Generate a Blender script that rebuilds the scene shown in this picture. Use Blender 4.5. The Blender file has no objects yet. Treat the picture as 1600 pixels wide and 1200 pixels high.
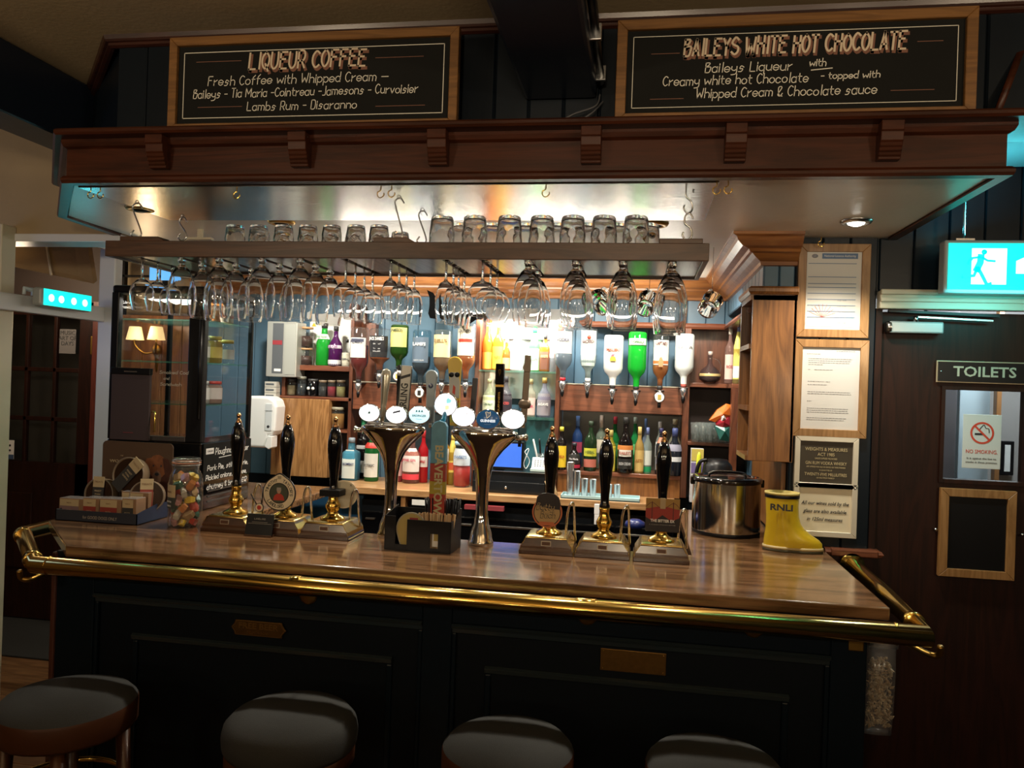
import bpy, bmesh, math, random
from mathutils import Vector
random.seed(7)
SC = bpy.context.scene
COL = SC.collection
R_ = math.radians
# ---------------------------------------------------------------- camera
YAW, ROLL, FPX, EYE = R_(9.3), R_(1.97), 1220.0, 1.68
CR = Vector((math.cos(YAW), math.sin(YAW), 0)); CF = Vector((-math.sin(YAW), math.cos(YAW), 0)); CU = Vector((0, 0, 1))
cx = CR*math.cos(ROLL) + CU*math.sin(ROLL)
cy = -CR*math.sin(ROLL) + CU*math.cos(ROLL)
cam_d = bpy.data.cameras.new('camera'); cam = bpy.data.objects.new('camera', cam_d); COL.objects.link(cam)
m = cam.matrix_world.copy()
for i in range(3):
    m[i][0], m[i][1], m[i][2], m[i][3] = cx[i], cy[i], -CF[i], (0, 0, EYE)[i]
cam.matrix_world = m
cam_d.sensor_width = 36; cam_d.lens = 36*FPX/1600; cam_d.clip_start = 0.02
SC.camera = cam
# ---------------------------------------------------------------- world, exposure, light
SC.view_settings.view_transform = 'Standard'; SC.view_settings.look = 'None'
SC.view_settings.exposure = 0.0; SC.view_settings.gamma = 1
SC.view_settings.use_curve_mapping = False
W = bpy.data.worlds.new('world'); SC.world = W; W.use_nodes = True
W.node_tree.nodes['Background'].inputs[0].default_value = (0.5, 0.42, 0.33, 1)
W.node_tree.nodes['Background'].inputs[1].default_value = 0.02
SC.cycles.max_bounces = 48; SC.cycles.transmission_bounces = 48; SC.cycles.glossy_bounces = 6
SC.cycles.diffuse_bounces = 4; SC.cycles.transparent_max_bounces = 48
SC.cycles.sample_clamp_indirect = 3.0; SC.cycles.use_denoising = True
SC.cycles.caustics_reflective = False
SC.cycles.blur_glossy = 0.5

def lamp(name, kind, loc, power, col=(1, .86, .66), size=0.05, spot=100, to=None, sy=None):
    d = bpy.data.lights.new(name, kind); d.energy = power; d.color = col
    if kind == 'AREA':
        d.size = size
        if sy: d.shape = 'RECTANGLE'; d.size_y = sy
    else: d.shadow_soft_size = size
    if kind == 'SPOT': d.spot_size = R_(spot); d.spot_blend = 0.6
    o = bpy.data.objects.new(name, d); COL.objects.link(o); o.location = loc
    if to is not None:
        o.rotation_euler = (Vector(to)-Vector(loc)).to_track_quat('-Z', 'Y').to_euler()
    return o
WARM = (1, .80, .55)
for x in (-1.35, -0.66, 0.025):                        # recessed spots over the taps
    lamp('spot', 'SPOT', (x, 2.83, 2.235), 28, (1, .88, .70), .03, 120, (x, 2.88, 1))
lamp('spot', 'SPOT', (0.70, 2.78, 2.215), 30, (1, .88, .70), .03, 130, (0.66, 2.78, 1))
for x in (-1.75, -1.05, -0.35, 0.2):                   # spots over the back bar
    lamp('spot', 'SPOT', (x, 3.62, 2.24), 38, (1, .93, .80), .04, 130, (x, 4.1, 1.3))
for x in (-1.25, -.2):                                 # added fill lamps brightening the soffit, crown and glasses
    lamp('soffit_fill', 'AREA', (x, 4.08, 2.045), 5, (1, .92, .78), .8, to=(x, 4.02, 2.27), sy=.08)
lamp('shelf_light', 'AREA', (-0.62, 4.14, 2.03), 16, (1, .96, .88), .5, to=(-0.62, 4.2, 1.5), sy=.05)
lamp('cabinet_light', 'AREA', (0.44, 3.55, 2.0), 3, (1, .85, .6), .6, to=(0.44, 3.6, 1.5), sy=.05)
for x in (-2.2, 0.0, 2.0):                             # added unseen ceiling fills, then wall lamps of the room behind the camera
    lamp('ceiling_fill', 'AREA', (x, -0.9, 2.05), 40, WARM, .35, to=(x, -0.5, 2.8))
for x, z in ((-2.4, 1.75), (-.6, 1.8), (1.6, 1.8)):
    lamp('wall_lamp', 'POINT', (x, -2.6, z), 15, WARM, .07)
lamp('window_light', 'AREA', (-3.6, 2.55, 1.9), 1.7, (.3, .5, 1), .5, to=(-2.6, 3.3, 2.25))
lamp('corridor_light', 'POINT', (1.75, 3.9, 2.2), 34, (.85, .95, 1), .1)
lamp('porch_light', 'POINT', (-3.7, 4.1, 2.2), 11, WARM, .08)

# ---------------------------------------------------------------- rays of the camera: where a thing seen at (u, v) stands in the room
def ray(u, v):
    du, dv = (u-800)/FPX, (v-600)/FPX
    return CF + CR*(du*math.cos(ROLL)+dv*math.sin(ROLL)) + CU*(du*math.sin(ROLL)-dv*math.cos(ROLL))
def PY(u, v, y): d = ray(u, v); t = y/d.y; return Vector((d.x*t, y, EYE+d.z*t))
def PX(u, v, x): d = ray(u, v); t = x/d.x; return Vector((x, d.y*t, EYE+d.z*t))
def PZ(u, v, z): d = ray(u, v); t = (z-EYE)/d.z; return Vector((d.x*t, d.y*t, z))

# ---------------------------------------------------------------- geometry
def cat(pts, n=5):
    out = []
    for i in range(len(pts)-1):
        p0 = pts[max(i-1, 0)]; p1 = pts[i]; p2 = pts[i+1]; p3 = pts[min(i+2, len(pts)-1)]
        for k in range(n):
            t = k/n
            out.append(tuple(0.5*((2*b)+(-a+c)*t+(2*a-5*b+4*c-d)*t*t+(-a+3*b-3*c+d)*t**3) for a, b, c, d in zip(p0, p1, p2, p3)))
    return out+[tuple(pts[-1])]
GL = {'a': '~45260503123244 4642', 'b': '0902 ~052645432203', 'c': '~452605032243', 'd': '4942 ~452605032243', 'e': '~0444452605032243',
 'f': '~39281712 0636', 'g': '~46412001 ~452605032243', 'h': '0902 ~05264542', 'i': '0602 0708', 'j': '~26211000 2728', 'k': '0902 460442',
 'l': '1912', 'm': '0602 ~05163532 ~35466562', 'n': '0602 ~05264542', 'o': '~26050322434526', 'p': '0600 ~052645432203',
 'q': '4640 ~452605032243', 'r': '0602 ~041536', 's': '~4526151434332202', 't': '18132232 0636', 'u': '~06032243 4642', 'v': '062246',
 'w': '0612355266', 'x': '0642 4602', 'y': '~06042344 ~46411000', 'z': '06460242', 'A': '022942 1434', 'B': '0902 ~0939382706 ~0646443202',
 'C': '~482907042243', 'D': '0902 ~093947443202', 'E': '49090242 0636', 'F': '490902 0636', 'G': '~482907042243 254543', 'H': '0902 4942 0646',
 'I': '1912', 'J': '~39332202', 'K': '0902 490542', 'L': '090242', 'M': '0209346962', 'N': '02094249', 'O': '~29070422444729',
 'P': '0902 ~0939473505', 'Q': '~29070422444729 2441', 'R': '0902 ~0939473505 2542', 'S': '~4829071645432203', 'T': '0949 2922',
 'U': '~0904224449', 'V': '092249', 'W': '0912365269', 'X': '0942 4902', 'Y': '092649 2622', 'Z': '09490242', '&': '~421308293815032244',
 '-': '0535', '_': '0565', '1': '081912', '2': '~082948450302 0242', '5': '4909 ~06264532 02', '8': '~2908264422042648', '£': '~4829181302 0242 0535', "'": '0908', ',': '1201', '.': '1212'}
GL['5'] = '490906 ~062645433202'
GL['8'] = '~29082644220426482938'

class G:
    def __init__(s): s.v, s.f, s.m, s.s = [], [], [], []
    def add(s, vs, fs, m=0, sm=False):
        b = len(s.v); s.v += [tuple(p) for p in vs]; s.f += [[i+b for i in f] for f in fs]
        s.m += [m]*len(fs); s.s += [sm]*len(fs); return s
    def box(s, x0, x1, y0, y1, z0, z1, m=0):
        vs = [(x, y, z) for x in (x0, x1) for y in (y0, y1) for z in (z0, z1)]
        return s.add(vs, [[0, 1, 3, 2], [4, 6, 7, 5], [0, 4, 5, 1], [2, 3, 7, 6], [0, 2, 6, 4], [1, 5, 7, 3]], m)
    def lathe(s, prof, seg=20, o=(0, 0, 0), m=0, sx=1, sy=1, mod=None, sm=True, axis='z', a0=0, a1=360, sq=0):
        full = abs(a1-a0) >= 360; n = seg if full else seg+1; vs = []
        for r, z in prof:
            for k in range(n):
                a = R_(a0+(a1-a0)*k/seg); c, q = math.cos(a), math.sin(a)
                rr = r
                if sq: rr = r/((abs(c)**sq+abs(q)**sq)**(1/sq))
                if mod: rr *= mod(a, z)
                x, y = rr*c*sx, rr*q*sy
                p = (x, y, z) if axis == 'z' else ((x, z, y) if axis == 'y' else (z, x, y))
                vs.append((p[0]+o[0], p[1]+o[1], p[2]+o[2]))
        fs = []
        for i in range(len(prof)-1):
            for k in range(seg):
                a, b = i*n+k, i*n+(k+1) % n
                fs.append([a, b, b+n, a+n])
        return s.add(vs, fs, m, sm)
    def tube(s, pts, r, seg=8, m=0, closed=False):
        pts = [Vector(p) for p in pts]; n = len(pts); rs = r if isinstance(r, (list, tuple)) else [r]*n
        vs = []; prev = None
        for i, p in enumerate(pts):
            if closed: t = pts[(i+1) % n]-pts[i-1]
            else: t = pts[min(i+1, n-1)]-pts[max(i-1, 0)]
            t.normalize()
            if prev is None:
                a = Vector((0, 0, 1)) if abs(t.z) < .9 else Vector((1, 0, 0)); u = t.cross(a).normalized()
            else: u = (prev-t*prev.dot(t)).normalized()
            prev = u; w = t.cross(u)
            sc = 1.0
            if not closed and 0 < i < n-1:
                c = (pts[i]-pts[i-1]).normalized().dot((pts[i+1]-pts[i]).normalized()); sc = 1/max(.5, math.sqrt((1+c)/2)) if c < .95 else 1
            for k in range(seg):
                a = 2*math.pi*k/seg; vs.append(p+(u*math.cos(a)*sc+w*math.sin(a))*rs[i])
        fs = []
        for i in range(n if closed else n-1):
            j = (i+1) % n
            for k in range(seg): fs.append([i*seg+k, i*seg+(k+1) % seg, j*seg+(k+1) % seg, j*seg+k])
        if not closed: fs += [list(range(seg))[::-1], list(range((n-1)*seg, n*seg))]
        return s.add(vs, fs, m, True)
    def prism(s, poly, axis, a, b, m=0, sm=False):
        n = len(poly)
        def P(p, t): return (p[0], p[1], t) if axis == 'z' else ((p[0], t, p[1]) if axis == 'y' else (t, p[0], p[1]))
        vs = [P(p, a) for p in poly]+[P(p, b) for p in poly]
        return s.add(vs, [list(range(n))[::-1], list(range(n, 2*n))]+[[i, (i+1) % n, (i+1) % n+n, i+n] for i in range(n)], m, sm)
    def sweep(s, path, prof, m=0, sm=False):
        n = len(path); k = len(prof); vs = []
        P = [Vector(p) for p in path]
        for i, p in enumerate(P):
            d0 = (P[i]-P[i-1]).normalized() if i else (P[1]-P[0]).normalized()
            d1 = (P[i+1]-P[i]).normalized() if i < n-1 else d0
            n0, n1 = Vector((-d0.y, d0.x)), Vector((-d1.y, d1.x)); b = (n0+n1)
            b = b/(1+n0.dot(n1))
            for o, z in prof: q = p+b*o; vs.append((q.x, q.y, z))
        fs = [[i*k+j, i*k+(j+1) % k, (i+1)*k+(j+1) % k, (i+1)*k+j] for i in range(n-1) for j in range(k)]
        fs += [list(range(k)), list(range((n-1)*k, n*k))[::-1]]
        return s.add(vs, fs, m, sm)
    def loft(s, rings, m=0, cap=True):
        k = len(rings[0]); vs = [p for r in rings for p in r]
        fs = [[i*k+j, i*k+(j+1) % k, (i+1)*k+(j+1) % k, (i+1)*k+j] for i in range(len(rings)-1) for j in range(k)]
        if cap: fs += [list(range(k))[::-1], list(range((len(rings)-1)*k, len(rings)*k))]
        return s.add(vs, fs, m, True)
    def ribbon(s, pts, w, y=0, m=0):
        n = len(pts); vs = []
        for i in range(n):
            a = pts[max(i-1, 0)]; b = pts[min(i+1, n-1)]; dx, dz = b[0]-a[0], b[1]-a[1]; l = math.hypot(dx, dz) or 1
            if dx == dz == 0: dx = 1
            ex = 0 if 0 < i < n-1 else (w*.4 if i else -w*.4)
            px, pz = pts[i][0]+dx/l*ex, pts[i][1]+dz/l*ex
            vs += [(px-dz/l*w/2, y, pz+dx/l*w/2), (px+dz/l*w/2, y, pz-dx/l*w/2)]
        return s.add(vs, [[2*i, 2*i+2, 2*i+3, 2*i+1] for i in range(n-1)], m)
    def write(s, txt, x, z, h, w, m=0, y=0, slant=.12, sx=1.0, jit=.03, arc=None, width=None):
        """hand lettering in the XZ plane; arc=(cx,cz,r,start,dir) bends it on a circle"""
        u = h/7.0; cur = 0; out = []
        for ch in txt:
            if ch == ' ': cur += 3.4; continue
            st = GL.get(ch)
            if not st: cur += 2; continue
            mx = 0; jz = random.uniform(-jit, jit)*7; js = 1+random.uniform(-jit, jit)
            for t in st.split():
                smf = t[0] == '~'; t = t.lstrip('~')
                P = [(int(t[i]), (int(t[i+1])-2)*js+jz) for i in range(0, len(t)-1, 2)]
                mx = max(mx, max(p[0] for p in P))
                if smf: P = cat(P, 3)
                out.append([(cur+p[0]+p[1]*slant, p[1]) for p in P])
            cur += mx+1.7
        if width: sx = width/(cur*u)
        for P in out:
            Q = []
            for a, b in P:
                X, Z = a*u*sx, b*u
                if arc:
                    ccx, ccz, rr, st, dr = arc; an = R_(st)+dr*X/rr
                    rad = rr+(Z if dr < 0 else -Z)
                    Q.append((ccx+rad*math.cos(an), ccz+rad*math.sin(an)))
                else: Q.append((x+X, z+Z))
            if len(Q) < 6:
                for q0, q1 in zip(Q, Q[1:]): s.ribbon([q0, q1], w, y, m)
            else: s.ribbon(Q, w, y, m)
        return cur*u*sx
    def obj(s, name, mats, parent=None, loc=(0, 0, 0), rot=(0, 0, 0), bev=0, flip=True, label=None, seg=2):
        me = bpy.data.meshes.new(name); me.from_pydata(s.v, [], s.f)
        if not isinstance(mats, (list, tuple)): mats = [mats]
        for a in mats: me.materials.append(a)
        me.polygons.foreach_set('material_index', s.m); me.polygons.foreach_set('use_smooth', s.s)
        if flip:
            b = bmesh.new(); b.from_mesh(me); bmesh.ops.remove_doubles(b, verts=b.verts, dist=1e-6)
            bmesh.ops.recalc_face_normals(b, faces=b.faces); b.to_mesh(me); b.free()
        o = bpy.data.objects.new(name, me); COL.objects.link(o)
        o.location = loc; o.rotation_euler = [R_(a) for a in rot]
        if parent: o.parent = parent
        if bev:
            md = o.modifiers.new('bevel', 'BEVEL'); md.width = bev; md.segments = seg; md.limit_method = 'ANGLE'; md.angle_limit = R_(40)
            md.harden_normals = False
        if label: o['label'] = label
        return o

def root(name, label, cat_, loc=(0, 0, 0), rz=0, group=None):
    o = bpy.data.objects.new(name, None); COL.objects.link(o); o.empty_display_size = .05
    o.location = loc; o.rotation_euler = (0, 0, R_(rz)); return tag(o, label, cat_, group)
def tag(o, label, cat_, group=None, kind=None):
    if label: o['label'] = label
    if cat_: o['category'] = cat_
    if group: o['group'] = group
    if kind: o['kind'] = kind
    return o
def struct(o): o['kind'] = 'structure'; return o
def stuff(o): o['kind'] = 'stuff'; return o
def copy_tree(o, loc=None, parent=None, label=None, rz=None):
    c = o.copy(); COL.objects.link(c)
    if parent is not None: c.parent = parent
    if loc is not None: c.location = loc
    if label: c['label'] = label
    if rz is not None: c.rotation_euler = (c.rotation_euler[0], c.rotation_euler[1], R_(rz))
    for ch in KIDS(o): copy_tree(ch, parent=c)
    return c
def KIDS(o): return [x for x in COL.objects if x.parent == o]
def text(body, size, mat, parent, loc, sx=1, shear=0, ext=.0002, name='lettering', rot=(90, 0, 0), align='CENTER', width=None, bold=0):
    c = bpy.data.curves.new(name, 'FONT'); c.body = body; c.size = size; c.align_x = align; c.align_y = 'CENTER'
    c.shear = shear; c.extrude = ext; c.resolution_u = 2; c.offset = bold; c.materials.append(mat)
    o = bpy.data.objects.new(name, c); COL.objects.link(o); o.location = loc; o.rotation_euler = [R_(a) for a in rot]
    if parent: o.parent = parent
    TXT.append((o, width, sx)); return o
TXT = []
def bake_text():
    """turn every lettering into plain mesh"""
    dg = bpy.context.evaluated_depsgraph_get()
    for o, width, sx in TXT:
        me = bpy.data.meshes.new_from_object(o.evaluated_get(dg)); xs_ = [v.co.x for v in me.vertices]
        w = (max(xs_)-min(xs_)) if xs_ else 0
        if width and w > 0: sx = width/w
        n = bpy.data.objects.new(o.name+'_', me); nm = 'lettering'; COL.objects.link(n)
        n.location = o.location; n.rotation_euler = o.rotation_euler; n.scale = (sx, 1, 1); n.parent = o.parent
        bpy.data.objects.remove(o); n.name = nm

# ---------------------------------------------------------------- materials
MATS = {}
def mat(name, col, rough=.5, metal=0, coat=0, emit=None, es=1, spec=.5, noise=0, nscale=20, bump=0, bscale=200, alpha=1, trans=0, ior=1.45):
    if name in MATS: return MATS[name]
    M = bpy.data.materials.new(name); M.use_nodes = True; N = M.node_tree.nodes; L = M.node_tree.links; b = N['Principled BSDF']
    b.inputs['Base Color'].default_value = (*col, 1); b.inputs['Roughness'].default_value = rough; b.inputs['Metallic'].default_value = metal
    b.inputs['Coat Weight'].default_value = coat; b.inputs['Coat Roughness'].default_value = .08; b.inputs['Specular IOR Level'].default_value = spec
    b.inputs['Transmission Weight'].default_value = trans; b.inputs['IOR'].default_value = ior
    if emit: b.inputs['Emission Color'].default_value = (*emit, 1); b.inputs['Emission Strength'].default_value = es
    if noise or bump:
        tc = N.new('ShaderNodeTexCoord')
    if noise:
        n = N.new('ShaderNodeTexNoise'); n.inputs['Scale'].default_value = nscale; n.inputs['Detail'].default_value = 4; L.new(tc.outputs['Object'], n.inputs['Vector'])
        mx = N.new('ShaderNodeMix'); mx.data_type = 'RGBA'
        mx.inputs[6].default_value = (*[c*(1-noise) for c in col], 1); mx.inputs[7].default_value = (*[min(1, c*(1+noise)) for c in col], 1)
        L.new(n.outputs['Fac'], mx.inputs[0]); L.new(mx.outputs[2], b.inputs['Base Color'])
    if bump:
        n = N.new('ShaderNodeTexNoise'); n.inputs['Scale'].default_value = bscale; n.inputs['Detail'].default_value = 3; L.new(tc.outputs['Object'], n.inputs['Vector'])
        bp = N.new('ShaderNodeBump'); bp.inputs['Strength'].default_value = bump; bp.inputs['Distance'].default_value = .002; L.new(n.outputs['Fac'], bp.inputs['Height']); L.new(bp.outputs['Normal'], b.inputs['Normal'])
    MATS[name] = M; return M
def wood(name, c1, c2, axis='x', sc=1.0, rough=.4, coat=.3, bump=.25, spec=.5):
    if name in MATS: return MATS[name]
    M = bpy.data.materials.new(name); M.use_nodes = True; N = M.node_tree.nodes; L = M.node_tree.links; b = N['Principled BSDF']
    tc = N.new('ShaderNodeTexCoord'); mp = N.new('ShaderNodeMapping'); L.new(tc.outputs['Object'], mp.inputs['Vector'])
    s = {'x': (1.6, 16, 16), 'y': (16, 1.6, 16), 'z': (16, 16, 1.6)}[axis]; mp.inputs['Scale'].default_value = [a*sc for a in s]
    n1 = N.new('ShaderNodeTexNoise'); n1.inputs['Scale'].default_value = 1; n1.inputs['Detail'].default_value = 5; n1.inputs['Distortion'].default_value = 1.2; L.new(mp.outputs[0], n1.inputs['Vector'])
    mul = N.new('ShaderNodeMath'); mul.operation = 'MULTIPLY'; mul.inputs[1].default_value = 9; L.new(n1.outputs['Fac'], mul.inputs[0])
    fr = N.new('ShaderNodeMath'); fr.operation = 'PINGPONG'; fr.inputs[1].default_value = 1; L.new(mul.outputs[0], fr.inputs[0])
    mp2 = N.new('ShaderNodeMapping'); L.new(tc.outputs['Object'], mp2.inputs['Vector']); mp2.inputs['Scale'].default_value = [a*sc*9 if a > 2 else a*sc*3 for a in s]
    n2 = N.new('ShaderNodeTexNoise'); n2.inputs['Scale'].default_value = 1.6; n2.inputs['Detail'].default_value = 3; L.new(mp2.outputs[0], n2.inputs['Vector'])
    ad = N.new('ShaderNodeMath'); ad.operation = 'MULTIPLY_ADD'; ad.inputs[1].default_value = .45; L.new(fr.outputs[0], ad.inputs[0])
    m2 = N.new('ShaderNodeMath'); m2.operation = 'MULTIPLY'; m2.inputs[1].default_value = .6; L.new(n2.outputs['Fac'], m2.inputs[0]); L.new(m2.outputs[0], ad.inputs[2])
    cr = N.new('ShaderNodeValToRGB'); cr.color_ramp.elements[0].position = .2; cr.color_ramp.elements[1].position = .8
    cr.color_ramp.elements[0].color = (*c1, 1); cr.color_ramp.elements[1].color = (*c2, 1)
    L.new(ad.outputs[0], cr.inputs[0]); L.new(cr.outputs[0], b.inputs['Base Color'])
    bp = N.new('ShaderNodeBump'); bp.inputs['Strength'].default_value = bump; bp.inputs['Distance'].default_value = .001; L.new(ad.outputs[0], bp.inputs['Height']); L.new(bp.outputs['Normal'], b.inputs['Normal'])
    b.inputs['Roughness'].default_value = rough; b.inputs['Coat Weight'].default_value = coat; b.inputs['Coat Roughness'].default_value = .15; b.inputs['Specular IOR Level'].default_value = spec
    MATS[name] = M; return M
def clear(name, tint=(.95, .97, .96), fac=1.45, rough=.02, body=0, bodycol=(1, 1, 1)):
    """thin pane or bottle wall: see-through with a Fresnel sheen, optionally partly cloudy"""
    if name in MATS: return MATS[name]
    M = bpy.data.materials.new(name); M.use_nodes = True; N = M.node_tree.nodes; L = M.node_tree.links; N.clear()
    o = N.new('ShaderNodeOutputMaterial'); t = N.new('ShaderNodeBsdfTransparent'); t.inputs[0].default_value = (*tint, 1)
    g = N.new('ShaderNodeBsdfGlossy'); g.inputs['Roughness'].default_value = rough; fr = N.new('ShaderNodeFresnel'); fr.inputs[0].default_value = fac
    ge = N.new('ShaderNodeNewGeometry'); mi = N.new('ShaderNodeMix'); mi.inputs[2].default_value = fac; mi.inputs[3].default_value = 1/fac
    L.new(ge.outputs['Backfacing'], mi.inputs[0]); L.new(mi.outputs[0], fr.inputs[0])
    src = t
    if body:
        d = N.new('ShaderNodeBsdfDiffuse'); d.inputs[0].default_value = (*bodycol, 1); tr = N.new('ShaderNodeBsdfTranslucent'); tr.inputs[0].default_value = (*bodycol, 1)
        dm = N.new('ShaderNodeMixShader'); dm.inputs[0].default_value = .4; L.new(d.outputs[0], dm.inputs[1]); L.new(tr.outputs[0], dm.inputs[2])
        mm = N.new('ShaderNodeMixShader'); mm.inputs[0].default_value = body; L.new(t.outputs[0], mm.inputs[1]); L.new(dm.outputs[0], mm.inputs[2]); src = mm
    mx = N.new('ShaderNodeMixShader'); L.new(fr.outputs[0], mx.inputs[0]); L.new(src.outputs[0], mx.inputs[1]); L.new(g.outputs[0], mx.inputs[2]); L.new(mx.outputs[0], o.inputs[0])
    MATS[name] = M; return M
def liquid(name, col, body=.45): return clear(name, tuple(min(1, c**.7) for c in col), 1.4, .03, body, col)
def real_glass(name, col=(.99, .99, .99)):
    if name in MATS: return MATS[name]
    M = bpy.data.materials.new(name); M.use_nodes = True; N = M.node_tree.nodes; L = M.node_tree.links; N.clear()
    o = N.new('ShaderNodeOutputMaterial'); g = N.new('ShaderNodeBsdfGlass'); g.inputs['Color'].default_value = (*col, 1); g.inputs['IOR'].default_value = 1.48; g.inputs['Roughness'].default_value = 0
    L.new(g.outputs[0], o.inputs[0]); MATS[name] = M; return M
def steel_sheet():
    M = bpy.data.materials.new('brushed_steel'); M.use_nodes = True; N = M.node_tree.nodes; L = M.node_tree.links; b = N['Principled BSDF']
    b.inputs['Base Color'].default_value = (.55, .54, .52, 1); b.inputs['Metallic'].default_value = 1
    tc = N.new('ShaderNodeTexCoord'); mp = N.new('ShaderNodeMapping'); mp.inputs['Scale'].default_value = (4, 160, 160); L.new(tc.outputs['Object'], mp.inputs[0])
    n = N.new('ShaderNodeTexNoise'); n.inputs['Scale'].default_value = 1; n.inputs['Detail'].default_value = 4; L.new(mp.outputs[0], n.inputs[0])
    mr = N.new('ShaderNodeMapRange'); mr.inputs[3].default_value = .08; mr.inputs[4].default_value = .34; L.new(n.outputs[0], mr.inputs[0]); L.new(mr.outputs[0], b.inputs['Roughness'])
    bp = N.new('ShaderNodeBump'); bp.inputs['Strength'].default_value = .25; bp.inputs['Distance'].default_value = .001; L.new(n.outputs[0], bp.inputs['Height']); L.new(bp.outputs[0], b.inputs['Normal'])
    return M
STEEL = steel_sheet()
oak = wood('oak_worktop', (.055, .025, .010), (.25, .13, .06), 'x', .6, .16, .6, .3)
oakz = wood('oak_upright', (.20, .085, .025), (.42, .21, .075), 'z', 1.3, .4, .3)
oakl = wood('oak_counter', (.26, .13, .05), (.5, .29, .13), 'x', 1.3, .35, .3)
mahog = wood('red_fascia', (.026, .0075, .003), (.062, .016, .006), 'x', .9, .38, .05, .15, .25)
mahogz = wood('mahogany_upright', (.07, .02, .01), (.16, .05, .022), 'z', 1, .35, .3, .15)
mahogx = wood('mahogany_board', (.10, .028, .013), (.2, .065, .03), 'x', 1, .35, .3, .15)
doorw = wood('door_mahogany', (.011, .0035, .002), (.026, .007, .0035), 'z', .8, .5, .0, .1, .25)
gold = wood('pine_frame', (.22, .10, .03), (.40, .20, .065), 'x', 1.2, .4, .2, .15)
dim_gold = wood('stained_frame', (.12, .052, .013), (.22, .10, .027), 'x', 1.2, .42, .2, .15)
cabw = wood('cabinet_wood', (.10, .036, .009), (.23, .095, .026), 'z', 1, .35, .3, .12)
crownw = wood('cornice_wood', (.20, .07, .02), (.36, .15, .045), 'x', .9, .35, .3, .12)
rackw = wood('rack_wood', (.035, .014, .007), (.085, .036, .018), 'x', 1, .4, .2, .15)
slatw = wood('rack_slat_sheen', (.13, .10, .085), (.27, .225, .2), 'y', 1, .3, .5, .1)  # sheen of reflected light put into the greyed slat colour
navy = mat('navy_paint', (.004, .009, .015), .34, bump=.15, bscale=30, spec=.3)
navyd = mat('dark_navy_paint', (.003, .006, .010), .45, spec=.25, bump=.2, bscale=25)
blue = mat('blue_paint', (.075, .15, .22), .38, noise=.12, nscale=5, bump=.15, bscale=30)
beige = mat('beige_plaster', (.36, .265, .15), .75, noise=.12, nscale=6, bump=.5, bscale=60)
cream = mat('cream_gloss', (.55, .5, .38), .35, bump=.2, bscale=20)
whitep = mat('white_gloss', (.62, .63, .66), .3, bump=.1, bscale=20)
soffm = mat('soffit_paint', (.84, .81, .73), .28, noise=.08, nscale=4, bump=.55, bscale=45)
brass = mat('brass', (.80, .53, .13), .16, 1, noise=.12, nscale=9)
brassd = mat('dull_brass', (.42, .25, .06), .36, 1, noise=.25, nscale=14)
chrome = mat('chrome', (.82, .83, .85), .05, 1)
steel = mat('steel', (.6, .6, .6), .25, 1)
black = mat('black_plastic', (.005, .005, .006), .35, spec=.3)
blackg = mat('black_gloss', (.004, .004, .005), .08, coat=.6)
slate = mat('chalkboard', (.007, .007, .006), .8, spec=.25, noise=.35, nscale=7)
paper = mat('white_paper', (.78, .78, .76), .6)
chalk = mat('chalk', (.72, .68, .58), .8)
chalkp = mat('pink_chalk', (.19, .085, .055), .8)
chalkg = mat('tan_chalk', (.62, .50, .36), .8)
pane = clear('pane_glass', (.93, .95, .94), 1.45)
cbottle = clear('clear_bottle', (.95, .96, .96), 1.5, .03, .03, (.85, .9, .9))
stemg = real_glass('stemware_glass')
fabric = mat('grey_fabric', (.040, .043, .044), .9, noise=.2, nscale=300, bump=.5, bscale=600)
leather = mat('tan_leatherette', (.075, .026, .01), .45)
stoolw = wood('stool_wood', (.05, .015, .006), (.11, .036, .012), 'z', 1, .4, .3)
WHITE = mat('white_plastic', (.8, .8, .8), .25)
ink = mat('ink', (.02, .02, .025), .6)
# ================================================================= THE SETTING
def board_row(parent, g, mats, locs, name='plank', rot=(0, 0, 0), bev=.004):
    o0 = None
    for p in locs:
        if o0 is None: o0 = o = g.obj(name, mats, parent, p, rot, bev, seg=1)
        else: o = o0.copy(); COL.objects.link(o); o.location = p
def board(w, h, t=.012, along='x'):                       # a tongue-and-groove board standing up; face towards -y (or -x)
    g = G(); return g.box(0, w-.002, 0, t, 0, h) if along == 'x' else g.box(0, t, 0, w-.002, 0, h)

floorm = wood('floor_boards', (.10, .045, .018), (.24, .12, .05), 'x', .8, .4, .2, .15)
fl = struct(G().box(-6, 3.2, -3, 6, -.12, -.02).obj('floor', mat('subfloor', (.03, .02, .015), .8)))
board_row(fl, G().box(0, 1.79, 0, .116, -.02, 0), floorm, [(-6+1.8*c, .9+.12*r, 0) for c in range(3) for r in range(40)], bev=.002)
struct(G().box(-.6, 3.2, -3, 6, -.02, 0).obj('floor', mat('dark_carpet', (.03, .012, .010), .95, noise=.3, nscale=120)))
struct(G().box(-6, -.6, -3, .9, -.02, 0).obj('floor', MATS['dark_carpet']))
p = PZ(45, 985, 0)
tag(G().box(-5.4, -3.15, 4.0, 4.85, 0, .012).obj('door_mat', mat('mat_pile', (.022, .022, .02), .95, noise=.4, nscale=200, bump=.6, bscale=300), bev=.004), 'dark grey rectangular mat on the floor before the glazed door', 'mat')
struct(G().box(-6, 3.2, -3, 3.16, 2.765, 2.92).obj('ceiling', beige))
struct(G().box(-6, -2.6, 3.16, 6, 2.5, 2.6).obj('ceiling', beige))
struct(G().box(-6, 3.2, -3.1, -3, 0, 2.82).obj('wall_rear', mat('rear_wall', (.12, .08, .045), .7)))
struct(G().box(-6.1, -6, -3, 6, 0, 2.82).obj('wall_left', beige))
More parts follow.
